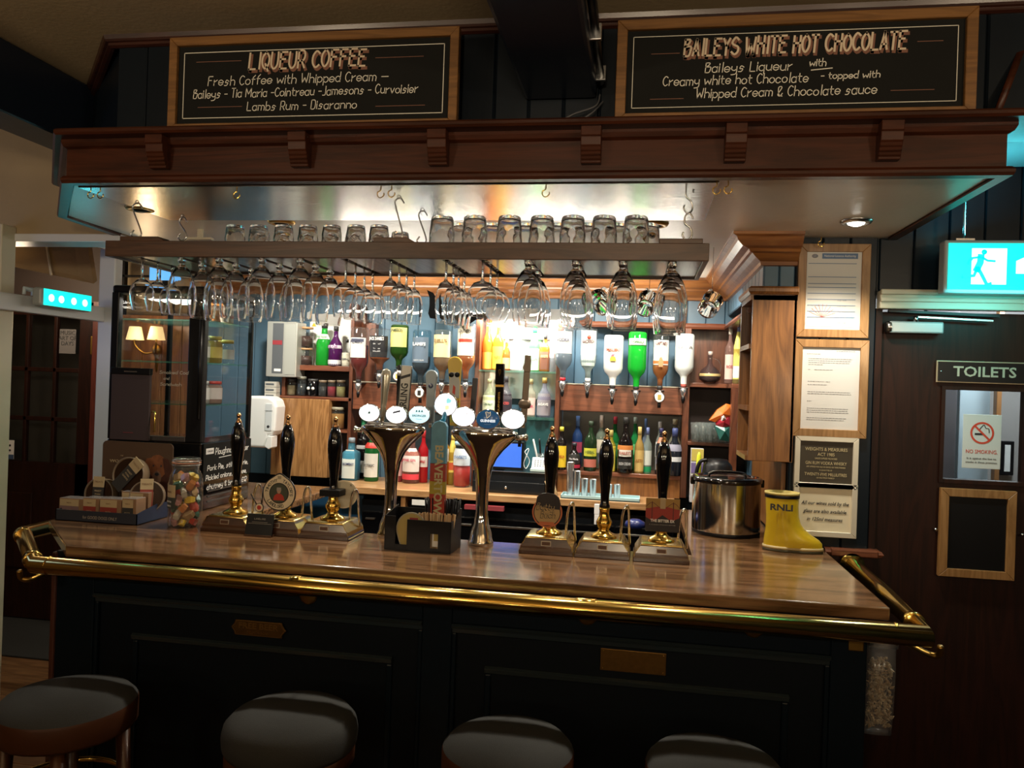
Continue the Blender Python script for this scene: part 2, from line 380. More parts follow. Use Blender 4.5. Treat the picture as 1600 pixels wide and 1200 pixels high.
struct(G().box(3.2, 3.3, -3, 6, 0, 2.82).obj('wall_right', mat('dim_wall', (.02, .03, .04), .6)))
# bulkhead on the left, over the porch opening
struct(G().box(-6, -2.24, 3.06, 3.18, 2.27, 2.82).obj('wall_bulkhead', beige))
struct(G().box(-6, -2.24, 3.05, 3.19, 2.235, 2.27).obj('trim_1', whitep, bev=.004))
# beams across the room ceiling
beamm = mat('beam_paint', (.010, .015, .026), .3, bump=.3, bscale=12)
for n, (x0, x1, mm) in enumerate(((-.368, -.153, beamm), (-2.29, -2.11, beamm))):
    tag(G().box(x0, x1, -3, 2.30 if n == 0 else 2.9, 2.526, 2.765).obj('ceiling_beam', mm, bev=.012), ('dark navy beam meeting the canopy between the two chalkboards', 'dark navy beam meeting the left end of the canopy')[n], 'beam', kind='structure')
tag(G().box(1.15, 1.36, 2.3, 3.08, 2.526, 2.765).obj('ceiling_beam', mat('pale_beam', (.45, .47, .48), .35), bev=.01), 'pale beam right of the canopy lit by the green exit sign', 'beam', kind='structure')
# conduit on the centre beam with its hanging loop of flex
cd = root('cable_conduit', 'black cable conduit with bright clips along the centre beam', 'conduit', (-.14, 1.6, 2.56))
G().tube([(0, 0, .02), (0, .66, .0)], .011, 8).obj('pipe', black, cd)
for k in (.12, .36, .62): G().box(-.014, .016, k-.006, k+.006, -.012, .03).obj('clip', steel, cd, bev=.002)
q = PY(915, 175, 2.27)
fx = tag(G().tube(cat([(q.x+.04, 2.27, q.z+.05), (q.x+.03, 2.25, q.z+.01), (q.x-.03, 2.24, q.z-.015), (q.x-.062, 2.24, q.z-.035), (q.x-.03, 2.245, q.z-.04), (q.x+.02, 2.25, q.z-.01), (q.x+.05, 2.27, q.z+.03)], 6), .0028, 6).obj('flex_loop', mat('grey_flex', (.08, .08, .085), .4)), 'loose loop of grey flex hanging below the centre beam', 'cable')
# ---- canopy soffit, following the bar's plan
PATH = [(-2.24, 3.06), (-2.20, 2.69), (-1.80, 2.22), (.90, 2.22), (.89, 3.08)]
sf = [(-2.24, 3.06), (-2.6, 3.06), (-2.6, 4.4), (.6, 4.4), (.6, 3.2), (.89, 3.2)]+PATH[:0:-1]
sf = [(-2.22, 3.19), (-2.6, 3.19), (-2.6, 4.4), (.62, 4.4), (.62, 3.1), (.89, 3.1), (.90, 2.23), (-1.80, 2.23), (-2.20, 2.69), (-2.22, 3.06)]
struct(G().prism(sf, 'z', 2.27, 2.31).obj('ceiling', soffm))
# walls round the bar recess
wb = struct(G().box(-2.62, .6, 4.33, 4.42, 0, 2.27).obj('wall_back', navyd))
bw = .1
board_row(wb, board(bw, 1.17), blue, [(-2.56+bw*i, 4.317, 1.1) for i in range(31)])
wr = struct(G().box(.575, .62, 3.25, 4.42, 0, 2.27).obj('wall_recess_right', navyd))
board_row(wr, board(bw, 1.17, along='y'), blue, [(.563, 3.2+bw*i, 1.1) for i in range(11)])
# the column that carries the notices, the wall over the toilet door, the dado ledge
wn = struct(G().box(.565, .86, 3.10, 3.25, 0, 2.82).obj('wall_notices', navy))
board_row(wn, board(.098, 2.82, .014), navy, [(.565+.0983*i, 3.086, 0) for i in range(3)])
struct(G().box(.86, 3.2, 3.10, 3.22, 2.06, 2.82).obj('wall_over_door', navy))
board_row(wn, board(.12, .74, .01), navy, [(.865+.12*i, 3.09, 2.075) for i in range(7)])
ld = [PY(1290, 858, 3.05), PY(1365, 858, 3.05)]
struct(G().sweep([(.868, 3.30), (.868, 3.085), (.70, 3.085)], [(0, 1.085), (.03, 1.088), (.036, 1.098), (.03, 1.108), (0, 1.112)]).obj('trim_2', mahogx))
struct(G().box(.72, .885, 3.045, 3.10, 1.085, 1.112).obj('trim_3', mahogx, bev=.005))
struct(G().box(.71, .865, 3.07, 3.10, 0, 1.085).obj('wall_notices_base', doorw))
# architrave (cream) over the toilet door
tr = struct(G().box(.862, 3.2, 3.055, 3.10, 2.005, 2.072).obj('trim_4', cream, bev=.004))
G().box(.862, 3.2, 3.045, 3.06, 2.03, 2.045).obj('bead', cream, tr, bev=.003)
G().box(.862, 3.2, 3.04, 3.06, 2.056, 2.075).obj('bead', cream, tr, bev=.003)
# toilet door with its window
a = PY(1476, 607, 3.13); b_ = PY(1596, 752, 3.13)
wx0, wx1, wz1, wz0 = a.x, b_.x+.004, a.z-.004, PY(1476, 748, 3.13).z
dr = struct(G().box(.885, wx0, 3.13, 3.17, .02, 2.0).box(wx1, 1.9, 3.13, 3.17, .02, 2.0).box(wx0, wx1, 3.13, 3.17, .02, wz0).box(wx0, wx1, 3.13, 3.17, wz1, 2.0).obj('door_1', doorw, flip=False))
G().sweep([(wx0, 3.12), (wx1, 3.12)], [(0, wz0-.014), (.0, wz0), (.012, wz0), (.012, wz0-.014)]).obj('window_frame', doorw, dr)
G().box(wx0-.013, wx0, 3.118, 3.13, wz0-.013, wz1+.013).box(wx1, wx1+.013, 3.118, 3.13, wz0-.013, wz1+.013).box(wx0, wx1, 3.118, 3.13, wz1, wz1+.013).obj('window_frame', doorw, dr)
G().box(wx0, wx1, 3.148, 3.152, wz0, wz1).obj('pane', pane, dr)
struct(G().box(.862, .885, 3.10, 3.2, 0, 2.01).obj('trim_5', doorw))
# the corridor seen through that window
struct(G().box(.7, 3.1, 4.6, 4.7, 0, 2.5).obj('wall_corridor', mat('corridor_wall', (.33, .31, .30), .7)))
struct(G().box(.7, 3.1, 3.22, 4.6, 2.35, 2.5).obj('ceiling', whitep))
a, b2 = PY(1497, 700, 4.2), PY(1545, 700, 4.2)
dd = tag(G().box(a.x, b2.x, 4.2, 4.24, 0, 2.1).obj('corridor_door', mat('pale_blue_paint', (.55, .66, .72), .4), bev=.004), 'pale blue door leaf seen through the toilet door window', 'door', kind='structure')
a, b2 = PY(1555, 700, 4.1), PY(1563, 700, 4.1)
tag(G().box(a.x, b2.x, 4.1, 4.14, 0, 2.2).obj('timber_post', mat('orange_wood', (.42, .19, .07), .5), bev=.003), 'narrow orange timber post seen through the toilet door window', 'post')
a, b2 = PY(1476, 700, 4.0), PY(1493, 700, 4.0)
tag(G().box(a.x-.1, b2.x, 4.0, 4.04, 0, 2.2).obj('timber_board', mat('grey_board', (.22, .2, .21), .6), bev=.003), 'weathered grey board at the left of the toilet door window view', 'board')
a, b2 = PY(1572, 690, 4.5), PY(1592, 745, 4.5)
pf = root('wall_picture', 'small dark framed picture seen through the toilet door window', 'picture', (a.x, 4.56, b2.z))
G().box(0, b2.x-a.x, 0, .02, 0, a.z-b2.z).obj('frame', black, pf, bev=.003); G().box(.02, b2.x-a.x-.02, -.004, 0, .02, a.z-b2.z-.02).obj('print', paper, pf)
# ---- left: porch opening with its white transom, post and the glazed door beyond
pt = root('door_frame', 'white painted post beside the black display fridge with a cross rail', 'door frame', (-2.7, 3.6, 0))
pt['kind'] = 'structure'
G().box(-.05, .04, 0, .06, 0, 2.3).obj('post', whitep, pt, bev=.006)
a, b2 = PX(6, 452, -2.75), PX(170, 476, -2.69)
G().box(-.05, -.01, -.75, .02, 2.0-.075, 2.0).obj('rail', whitep, pt, bev=.005)
G().box(-.08, -.05, -.62, -.54, 0, 2.3).obj('post', cream, pt, bev=.005)
s2 = root('ceiling_board', 'sloping beige ceiling board above the white cross rail at left', 'board', (-2.9, 3.3, 2.1)); s2['kind'] = 'structure'
A, B, C_, D = PY(12, 378, 4.2), PY(137, 382, 4.2), PY(146, 443, 4.0), PY(12, 415, 4.0)
for q in (A, B, C_, D): q -= Vector((-2.9, 3.3, 2.1))
g = G(); g.add([A, B, C_, D, A+Vector((0, .03, .02)), B+Vector((0, .03, .02)), C_+Vector((0, .03, .02)), D+Vector((0, .03, .02))], [[0, 1, 2, 3], [7, 6, 5, 4], [0, 4, 5, 1], [1, 5, 6, 2], [2, 6, 7, 3], [3, 7, 4, 0]])
g.obj('sheet', beige, s2)
A2, C2 = PY(76, 380, 4.2)-Vector((-2.9, 3.3, 2.1)), PY(84, 430, 4.0)-Vector((-2.9, 3.3, 2.1))
G().tube([A2-Vector((0, .02, 0)), C2-Vector((0, .02, 0))], .007, 6).obj('batten', cream, s2)
# wall at the far left and the glazed door
X = lambda u, y: PY(u, 600, y).x
dx0, dx1 = X(-70, 4.6), X(122+26, 4.6)
struct(G().box(-6, dx0-.02, 4.62, 4.72, 0, 2.5).box(dx1+.02, -2.6, 4.62, 4.72, 0, 2.5).box(dx0-.02, dx1+.02, 4.62, 4.72, 2.12, 2.5).obj('wall_porch', mat('porch_wall', (.05, .035, .03), .6)))
d2 = struct(G().box(dx0, dx0+.1, 4.6, 4.64, .02, 2.1).box(X(122, 4.6), dx1, 4.6, 4.64, .02, 2.1).box(dx0, dx1, 4.6, 4.64, 2.03, 2.1).box(dx0, dx1, 4.6, 4.64, .02, PY(60, 722, 4.6).z).obj('door_2', doorw, flip=False))
zr = [PY(60, v, 4.6).z for v in (722, 654, 577, 503)]
xc = [dx0+.1, X(-6, 4.6), X(40, 4.6), X(84, 4.6), X(122, 4.6)]
for z in zr[1:3]: G().box(xc[0], xc[-1], 4.6, 4.63, z-.014, z+.014).obj('glazing_bar', doorw, d2, bev=.003)
for x in xc[1:-1]: G().box(x-.012, x+.012, 4.6, 4.63, zr[0], 2.03).obj('glazing_bar', doorw, d2, bev=.003)
zz = zr[:3]+[2.03]
for i in range(4):
    for j in range(3): G().box(xc[i], xc[i+1], 4.615, 4.619, zz[j], zz[j+1]).obj('pane', pane, d2)
struct(G().box(-6, -2.6, 5.6, 5.7, 0, 2.5).obj('wall_lobby', mat('lobby_wall', (.10, .09, .085), .7)))
G().box(dx0+.25, dx0+.62, 4.59, 4.6, .35, .85).obj('door_panel', doorw, d2, bev=.008)
hz = PY(148, 540, 4.58); G().box(dx1-.02, dx1+.03, 4.57, 4.6, hz.z-.06, hz.z+.06).obj('hinge', brassd, d2, bev=.004)
struct(G().box(dx1+.002, dx1+.06, 4.56, 4.62, 0, 2.12).obj('trim_6', wood('red_jamb', (.08, .015, .01), (.14, .03, .02), 'z')))
q = PY(125, 545, 4.59)
nt = root('door_poster', 'small grey notice taped inside the top right pane of the glazed door', 'poster', (PY(92, 560, 4.59).x, 4.59, PY(92, 552, 4.59).z))
G().box(0, .12, 0, .002, 0, .16).obj('sheet', mat('grey_paper', (.16, .15, .15), .7), nt)
for k, t in enumerate(('MUSIC', 'ART OF', 'DAYS')): text(t, .038, mat('grey_ink', (.05, .05, .05), .7), nt, (.06, -.002, .135-.035*k))
q = PY(8, 705, 4.57)
nt = root('door_notice', 'small white notice with dark symbols at the left of the glazed door', 'notice', (q.x-.05, 4.57, q.z-.05))
G().box(0, .115, 0, .003, 0, .125).obj('sheet', paper, nt, bev=.001); G().box(0, .115, -.002, 0, 0, .03).obj('band', mat('navy_print', (.05, .09, .18), .6), nt)
for k in range(6): G().lathe([(0, 0), (.007, 0), (.007, .002), (0, .002)], 10, ((k % 3)*.028+.03, -.002, .058+.033*(k//3)), axis='y').obj('symbol', ink, nt)
q = PY(2, 735, 4.57)
h = tag(G().tube([(q.x, 4.6, q.z), (q.x, 4.55, q.z), (q.x-.09, 4.55, q.z+.005)], .009, 8).obj('door_handle', steel, d2), '', None)
# panelled wall with lamps seen through the fridge glass, and high window panes above it
pw = struct(G().box(-3.16, -2.6, 4.34, 4.40, 0, 2.5).obj('wall_panelled', beige))
pan = wood('panel_wood', (.17, .07, .025), (.34, .16, .06), 'z', .8, .4, .2)
board_row(pw, G().box(0, .128, 0, .02, 0, .86), pan, [(-3.12+.13*i, 4.32, 1.14) for i in range(4)])
G().box(-3.16, -2.6, 4.295, 4.34, 1.99, 2.02).obj('rail', pan, pw, bev=.004)
for u in (187, 250): G().box(X(u, 4.3)-.008, X(u, 4.3)+.008, 4.3, 4.33, 2.02, 2.5).obj('bar', black, pw)
zq = PY(200, 431, 4.3).z; G().box(-3.16, -2.6, 4.3, 4.33, zq-.006, zq+.006).obj('bar', black, pw)
sky = mat('sky_pane', (.1, .3, .6), .3, emit=(.12, .42, .85), es=1.1)
for k, u in enumerate((235, 253, 266)):
    a, b2 = PY(u, 414, 4.29), PY(u+13, 438, 4.29)
    o = struct(G().box(a.x, b2.x, 4.285, 4.295, b2.z, a.z).obj('window_%d' % (k+1), sky))
sc_ = root('wall_lamp', 'wall lamp with two cream shades glimpsed through the fridge glass', 'lamp', (PY(244, 545, 4.25).x, 4.25, PY(244, 545, 4.25).z))
shade = mat('lit_shade', (.9, .75, .45), .7, emit=(1, .68, .28), es=1.6)
for k, u in enumerate((211, 244)):
    q = PY(u, 531, 4.2)-sc_.location
    G().lathe([(.05, 0), (.033, .078), (.031, .078), (.048, 0)], 20, q).obj('lamp_shade', shade, sc_)
    G().tube(cat([(0, .02, -.01), (q.x*.5, -.03, -.03), (q.x, q.y, q.z-.03), (q.x, q.y, q.z+.01)], 5), .006, 6).obj('arm', brassd, sc_)
G().lathe([(0, -.14), (.006, -.13), (.012, -.05), (.028, -.02), (.03, .0), (.02, .02), (0, .03)], 14, (0, .01, 0)).obj('back_plate', brassd, sc_)
lamp('sconce_glow', 'POINT', (PY(228, 520, 4.15).x, 4.12, PY(228, 520, 4.1).z+.03), 2.2, (1, .7, .4), .05)

# ================================================================= THE CANOPY
cn = root('bar_canopy', 'long dark red timber canopy over the bar with corbels and ledge', 'canopy', (0, 0, 0))
G().sweep(PATH, [(-.018, 2.27), (-.018, 2.40), (0.004, 2.40), (.004, 2.27)]).obj('fascia', mahog, cn)
G().sweep(PATH, [(-.030, 2.262), (-.034, 2.27), (-.034, 2.278), (-.028, 2.286), (-.018, 2.288), (.0, 2.288), (.0, 2.262)]).obj('lower_moulding', mahog, cn)
G().sweep(PATH, [(-.018, 2.372), (-.03, 2.378), (-.036, 2.39), (-.036, 2.40), (0, 2.40), (0, 2.372)]).obj('upper_moulding', mahog, cn)
LP = [(-2.33, 3.06), (-2.30, 2.72), (-1.84, 2.12), (1.35, 2.12), (1.35, 2.24)]
LP = [(-2.32, 3.06), (-2.29, 2.72), (-1.80, 2.14), (1.30, 2.14)]
G().sweep(LP, [(0, 2.398), (-.006, 2.404), (-.006, 2.412), (0, 2.418), (.22, 2.418), (.22, 2.398)]).obj('ledge', mahog, cn)
g = G()
prof = [(0, 0), (-.052, 0), (-.052, -.026), (-.048, -.028), (-.046, -.052), (-.040, -.056), (-.041, -.064), (-.035, -.067), (-.036, -.075), (-.030, -.078), (-.031, -.086), (-.026, -.088), (-.026, -.096), (0, -.096)]
g.prism(prof, 'x', -.028, .028)
c0 = None
for u in (245, 467, 684, 924, 1150, 1392):
    x = PY(u, 215, 2.17).x; loc = (x, 2.203, 2.399)
    if c0 is None: c0 = g.obj('corbel', mahog, cn, loc, bev=.0015, seg=1)
    else: o = c0.copy(); COL.objects.link(o); o.location = loc
bk = wood('stained_frame_side', (.02, .005, .002), (.05, .013, .006), 'x')
UP = [(-2.24, 3.06), (-2.15, 2.74), (-1.72, 2.32), (1.16, 2.32)]
uw = struct(G().sweep(UP, [(0, 2.41), (0, 2.76), (.05, 2.76), (.05, 2.41)]).obj('wall_canopy', navyd))
board_row(uw, board(.105, .345, .012), navyd, [(-1.72+.105*i, 2.306, 2.418) for i in range(28)], bev=.005)
tm = struct(G().sweep([(UP[1]), (-1.74, 2.30), (1.30, 2.30)], [(0, 2.732), (-.010, 2.736), (-.010, 2.744), (-.018, 2.746), (-.022, 2.752), (-.026, 2.765), (.01, 2.765), (.01, 2.732)]).obj('trim_7', bk))
q0, q1 = PY(1604, 55, 2.33), PY(1556, 182, 2.26)
tag(G().tube([q0, q1], .012, 4).obj('timber_brace', mahog), 'slanting thin timber at the right end of the canopy ledge', 'brace')
# exposed steel sheet under the canopy
p2, p3 = PZ(1120, 290, 2.262), PZ(1103, 340, 2.262)
g = G(); g.prism([(-1.80, 2.245), (.20, 2.245), (.20, 2.74), (-1.80, 2.74)], 'z', 2.262, 2.269)
tag(g.obj('steel_sheet', STEEL, bev=.001), 'brushed steel sheet fixed under the canopy above the glass rack', 'metal sheet')
# recessed downlights
def downlight(x, y, lit, label):
    r = root('downlight', label, 'downlight', (x, y, 2.27), group='downlights in the canopy')
    G().lathe([(.030, -.004), (.036, -.012), (.047, -.010), (.052, -.003), (.052, .002), (.030, .002)], 24).obj('ring', steel if lit else brassd, r)
    G().lathe([(0, -.016), (.012, -.018), (.026, -.012), (.030, -.003)], 20).obj('bulb', mat('lit_bulb', (1, 1, 1), .3, emit=(1, .96, .85), es=14) if lit else black, r)
downlight(.70, 2.78, True, 'lit round downlight over the right arm of the bar')
downlight(-1.80, 2.56, False, 'unlit dark round downlight at the left end of the canopy')
q = PZ(440, 346, 2.27); downlight(q.x, q.y, False, 'round downlight behind the left end of the small upturned tumblers')
q = PZ(1022, 349, 2.27); downlight(q.x, q.y, False, 'round downlight behind the rightmost large upturned tumbler')
wbk = root('soffit_bracket', 'small white bracket hanging from the canopy behind the rack left end', 'bracket', PY(313, 372, 2.95))
G().box(-.012, .012, -.006, .006, 0, .12).obj('post', cream, wbk, bev=.002); G().box(-.055, .055, -.012, .012, -.008, .002).obj('foot', cream, wbk, bev=.002)
G().tube(cat([(.0, 0, .1), (.06, .02, .085), (.12, .03, .04), (.16, .03, .03)], 5), .002, 6).obj('wire', cream, wbk)
# crown moulding of the recess
cp = [(0, 2.27), (-.13, 2.27), (-.13, 2.255), (-.115, 2.245), (-.11, 2.225), (-.09, 2.20), (-.065, 2.19), (-.06, 2.175), (-.05, 2.17), (-.035, 2.15), (-.015, 2.13), (-.012, 2.11), (0, 2.105)]
cp = [(o, 2.27-(2.27-z)*.66) for o, z in cp]
fz = struct(G().box(.462, .575, 3.10, 4.33, 2.082, 2.27).obj('wall_frieze', navyd))
board_row(fz, board(bw, .186, along='y'), blue, [(.450, 3.10+bw*i, 2.083) for i in range(12)]); board_row(fz, board(.057, .186), blue, [(.452+.0575*i, 3.088, 2.083) for i in range(2)])
struct(G().sweep([(-2.58, 4.315), (.450, 4.315), (.450, 3.088), (.572, 3.088)], cp).obj('trim_8', crownw))
# cornice shelf with light along the back and right walls (over the optics)
cs = struct(G().sweep([(PY(915, 500, 4.2).x, 4.315), (.563, 4.315), (.563, 3.27)], [(0, 2.0), (-.14, 2.0), (-.145, 2.01), (-.14, 2.022), (-.13, 2.03), (0, 2.03)]).obj('trim_10', mahogx))

# ================================================================= NOTICES, SIGNS
def frame(parent, w, h, t, d, mt, name='frame'):
    """four mitred sides, origin at lower left, face at y=0 looking to -y"""
    for pts in ([(0, 0), (w, 0), (w-t, t), (t, t)], [(w, 0), (w, h), (w-t, h-t), (w-t, t)], [(w, h), (0, h), (t, h-t), (w-t, h-t)], [(0, h), (0, 0), (t, t), (t, h-t)]):
        G().prism(pts, 'y', 0, d).obj(name, mt, parent, bev=.0015, seg=1)
def chalkboard(name, label, uv, y, mt, ft, tilt=0):
    (u0, v0), (u1, v1) = uv          # lower left, upper right
    a, b = PY(u0, v0, y), PY(u1, v1, y)
    r = root(name, label, 'chalkboard', (a.x, y, a.z)); w, h = b.x-a.x, b.z-a.z
    frame(r, w, h, ft, .025, mt); G().box(ft*.8, w-ft*.8, .012, .018, ft*.8, h-ft*.8).obj('board', slate, r)
    return r, w, h
def line(g, x0, z0, x1, z1, w=.0022, y=0): g.ribbon([(x0, z0), (x1, z1)], w, y)
r, w, h = chalkboard('chalkboard', 'chalkboard headed Liqueur Coffee in a stained wooden frame', ((260, 207), (718, 40)), 2.165, dim_gold, .026)
g = G(); i = .045
def rect(g, w, h, i, wd=.0022):
    for a in ((i, i, w-i, i), (i, h-i, w-i, h-i), (i, i, i, h-i), (w-i, i, w-i, h-i)): line(g, *a, wd)
rect(g, w, h, i); g.obj('chalk_border', chalk, r, (0, .0105, 0))
def px(u, v): q = PY(u, v, 2.165); return q.x-r.location.x, q.z-r.location.z
def row(txt, u0, u1, v, hpx, mt, wd, y=.0100, nm='lettering', v1=None):
    x0, z0 = px(u0, v); x1, z1 = px(u1, v if v1 is None else v1); g = G(); h = hpx*px(0, 0)[1]*0+hpx/ FPX*2.3
    st = random.getstate(); g.write(txt, x0, z0, h, wd, width=x1-x0-.01); random.setstate(st)
    return g.obj(nm, mt, r, (0, y, 0), flip=False)
row('LIQUEUR COFFEE', 388, 579, 109, 26, chalkp, .0095, .0112, 'letter_shadow'); row('LIQUEUR COFFEE', 386, 577, 106, 26, chalkg, .0055)
row('Fresh Coffee with Whipped Cream _', 322, 612, 132, 15, chalk, .0023)
row('Baileys - Tia Maria -Cointreau -Jamesons - Curvoisier', 299, 658, 152, 14, chalk, .0023)
row('Lambs Rum - Disaranno', 383, 562, 171, 14, chalk, .0023)
g = G()
for (u0, u1, v) in ((304, 374, 95), (585, 660, 88), (306, 375, 166), (585, 662, 164)): a, c = px(u0, v); b, d = px(u1, v); line(g, a, c, b, c, .0018)
g.obj('dash', chalkp, r, (0, .0105, 0))
r, w, h = chalkboard('chalkboard', 'chalkboard headed Baileys White Hot Chocolate in a stained wooden frame', ((960, 193), (1531, 8)), 2.165, dim_gold, .028)
g = G(); rect(g, w, h, .045, .0018); g.obj('chalk_border', chalk, r, (0, .0105, 0))
row('BAILEYS WHITE HOT CHOCOLATE', 1071, 1429, 88, 24, chalkp, .0095, .0112, 'letter_shadow', 81); row('BAILEYS WHITE HOT CHOCOLATE', 1069, 1427, 85, 24, chalkg, .0055, v1=78)
row('Baileys Liqueur', 1102, 1247, 111, 14, chalk, .0023); row('with', 1266, 1300, 101, 11, chalk, .0023)
row('Creamy white hot Chocolate', 1036, 1272, 132, 14, chalk, .0023); row('- topped with', 1284, 1385, 121, 10, chalk, .0023)
row('Whipped Cream & Chocolate sauce', 1088, 1380, 151, 14, chalk, .0023)
g = G()
for (u0, u1, v) in ((1018, 1062, 82), (1436, 1476, 62), (1016, 1068, 153), (1394, 1462, 139)): a, c = px(u0, v); b, d = px(u1, v); line(g, a, c, b, c, .0018)
g.obj('dash', chalkp, r, (0, .0105, 0))
g = G(); a, c = px(1269, 107); b, d = px(1302, 102); line(g, a, c, b, c+.004, .0025); g.obj('dash', chalk, r, (0, .0105, 0))

def notice(name, label, u0, v0, u1, v1, t, mt, back, y=3.065, cat_='notice'):
    a, b = PY(u0, v1, y), PY(u1, v0, y); w, h = b.x-a.x, b.z-a.z
    r = root(name, label, cat_, (a.x, y, a.z)); frame(r, w, h, t, .02, mt)
    G().box(t*.9, w-t*.9, .008, .012, t*.9, h-t*.9).obj('print', back, r); return r, w, h
goldm = wood('gold_frame', (.22, .105, .03), (.36, .19, .07), 'z', 1.2, .42, .2, .1)
certm = mat('certificate_paper', (.62, .60, .56), .5)
r, w, h = notice('framed_certificate', 'wooden framed licence certificate with blue heading, topmost notice on the column', 1244, 381, 1362, 526, .030, goldm, certm)
bluep = mat('blue_print', (.10, .17, .30), .5)
iw = w-.07
G().box(.035+iw*.27, .035+iw*.95, .0065, .008, h-.055, h-.035).obj('heading', bluep, r)
text('National Licence Authority', .012, paper, r, (.035+iw*.61, .006, h-.045), width=iw*.6)
for k, f in enumerate((.14, .32, .41, .46, .54, .62, .70, .78, .86)): G().box(.037, .037+iw*.92, .0068, .008, h-.035-(h-.07)*f, h-.035-(h-.07)*f+.0022).obj('rule', bluep, r)
G().lathe([(0, 0), (.011, 0), (.011, .001), (0, .001)], 14, (.035+iw*.13, .007, h-.045), axis='y', sy=.7).obj('crest', mat('grey_print', (.3, .3, .33), .6), r)
g = G()
for k in range(9): an = R_(20+k*17); g.ribbon([(.035+iw*.3, .075), (.035+iw*.3+math.cos(an)*.05, .075+abs(math.sin(an))*.05)], .0012)
g.obj('sunburst', mat('red_print', (.5, .14, .12), .6), r, (0, .0065, 0))
G().prism([(.037, .04), (.037+iw*.9, .04), (.037+iw*.9, .085), (.037+iw*.5, .07), (.037, .055)], 'y', .0072, .008).obj('wave', mat('pale_blue_print', (.36, .44, .50), .6), r)
for k in range(5):
    for j in range(2): text('15 00', .006, mat('grey_print', (.3, .3, .33), .6), r, (.035+iw*(.62+.1*j), .0068, h-.06-(h-.07)*(.54+.075*k)))
r, w, h = notice('framed_letter', 'pine framed white typed letter, second notice down the column', 1237, 532, 1359, 681, .030, goldm, mat('letter_paper', (.66, .64, .62), .6))
gm = mat('grey_type', (.28, .28, .29), .7); g = G()
iw = w-.075; k = 0
for f, a, b in ((.03, .6, .95), (.07, .05, .3), (.13, .08, .9), (.155, .08, .88), (.18, .08, .85), (.205, .08, .35), (.27, .08, .12), (.27, .2, .55), (.42, .08, .4), (.42, .42, .5), (.46, .08, .45), (.55, .08, .88), (.575, .08, .9), (.67, .08, .16), (.76, .08, .85), (.785, .08, .84), (.81, .08, .86), (.88, .08, .82), (.905, .08, .78)):
    z = h-.035-(h-.07)*f; x = .037+iw*a
    while x < .037+iw*b:
        l = random.uniform(.004, .012); g.box(x, min(x+l, .037+iw*b), .0072, .008, z, z+.0022); x += l+.002
stuff(g.obj('typed_text', gm, r))
silver = mat('silver_frame', (.68, .63, .52), .3, .25)
r, w, h = notice('framed_notice', 'silver framed dark plaque on weights and measures, third notice down', 1240, 684, 1343, 761, .020, silver, mat('bronze_print', (.045, .035, .022), .5))
gt = mat('gold_print', (.55, .45, .25), .5)
for k, (t, s, z, ww) in enumerate((('WEIGHTS & MEASURES', .017, .80, .8), ('ACT 1985', .017, .68, .32), ('UNLESS SUPPLIED PRE-PACKED', .009, .585, .42), ('GIN RUM VODKA WHISKY', .017, .475, .78), ('ARE OFFERED FOR SALE OR SERVED ON THESE PREMISES', .008, .385, .74), ('IN QUANTITIES OF', .008, .31, .24), ('TWENTY-FIVE MILLILITRES', .016, .21, .8), ('OR MULTIPLES THEREOF', .008, .13, .34))):
    text(t, s, gt, r, (w/2, .0065, .018+(h-.036)*z), width=(w-.04)*ww)
r, w, h = notice('framed_notice', 'silver framed cream notice about 125ml wine, lowest on the column', 1238, 758, 1341, 836, .020, silver, mat('cream_print', (.74, .67, .50), .5))
for k, (t, ww) in enumerate((('All our wines sold by the', .88), ('glass are also available', .8), ('in 125ml measures', .66))): text(t, .019, ink, r, (w/2, .0065, h*.62-k*.030), width=(w-.035)*ww, shear=.3, bold=.0002)

# fire exit signs
aqua = mat('exit_green', (0, .6, .5), .3, emit=(.0, .80, .68), es=1.35); exw = mat('exit_white', (1, 1, 1), .3, emit=(.75, 1, .97), es=1.5)
a, b = PY(1480, 452, 2.9), PY(1660, 379, 2.9); w, h = b.x-a.x, a.z*0+PY(1480, 380, 2.9).z-a.z
r = root('exit_sign', 'large glowing green running man exit sign over the toilet door', 'exit sign', (a.x, 2.9, a.z))
G().box(-.012, w+.012, .001, .055, -.012, h+.012).obj('housing', mat('grey_case', (.30, .33, .33), .35), r, bev=.006)
G().box(0, w, -.004, .001, 0, h).obj('lit_panel', aqua, r)
G().box(.36*h/.78, .36*h/.78+.11, -.006, -.004, .018, h-.018).obj('doorway', exw, r)
fx_ = .455*h/.78
g = G(); s = h/.19
def limb(pts, wd): g.ribbon([(fx_+x*s, z*s) for x, z in pts], wd*s, -.008)
g.lathe([(0, 0), (.0105*s, 0), (.0105*s, .001), (0, .001)], 16, (fx_+.022*s, -.008, .153*s), axis='y')
limb([(.010, .134), (.008, .11), (-.004, .082)], .026); limb([(.016, .13), (.035, .118), (.062, .116)], .009); limb([(.004, .132), (-.022, .128), (-.034, .108)], .009)
limb([(0, .088), (.016, .058), (.034, .022), (.048, .024)], .014); limb([(-.004, .086), (-.014, .056), (-.052, .052)], .013)
g.obj('running_figure', aqua, r, flip=False)
G().prism([(w*.60, h*.35), (w*.60+.05, h*.35), (w*.60+.05, h*.3), (w*.60+.09, h*.52), (w*.60+.05, h*.78), (w*.60, h*.62)], 'y', -.007, -.004).obj('arrow', exw, r)
q = PY(1506, 372, 2.93)-r.location; G().tube([(q.x, q.y, h), (q.x, q.y, 2.82-a.z)], .004, 8).obj('hanging_rod', steel, r); G().box(q.x-.03, q.x+.03, .015, .045, h+.012, h+.02).obj('bracket', steel, r)
lamp('exit_glow', 'AREA', (a.x+.16, 2.86, a.z-.02), 1.1, (.1, .9, .9), .3, to=(a.x+.16, 3.0, 1.9), sy=.05)
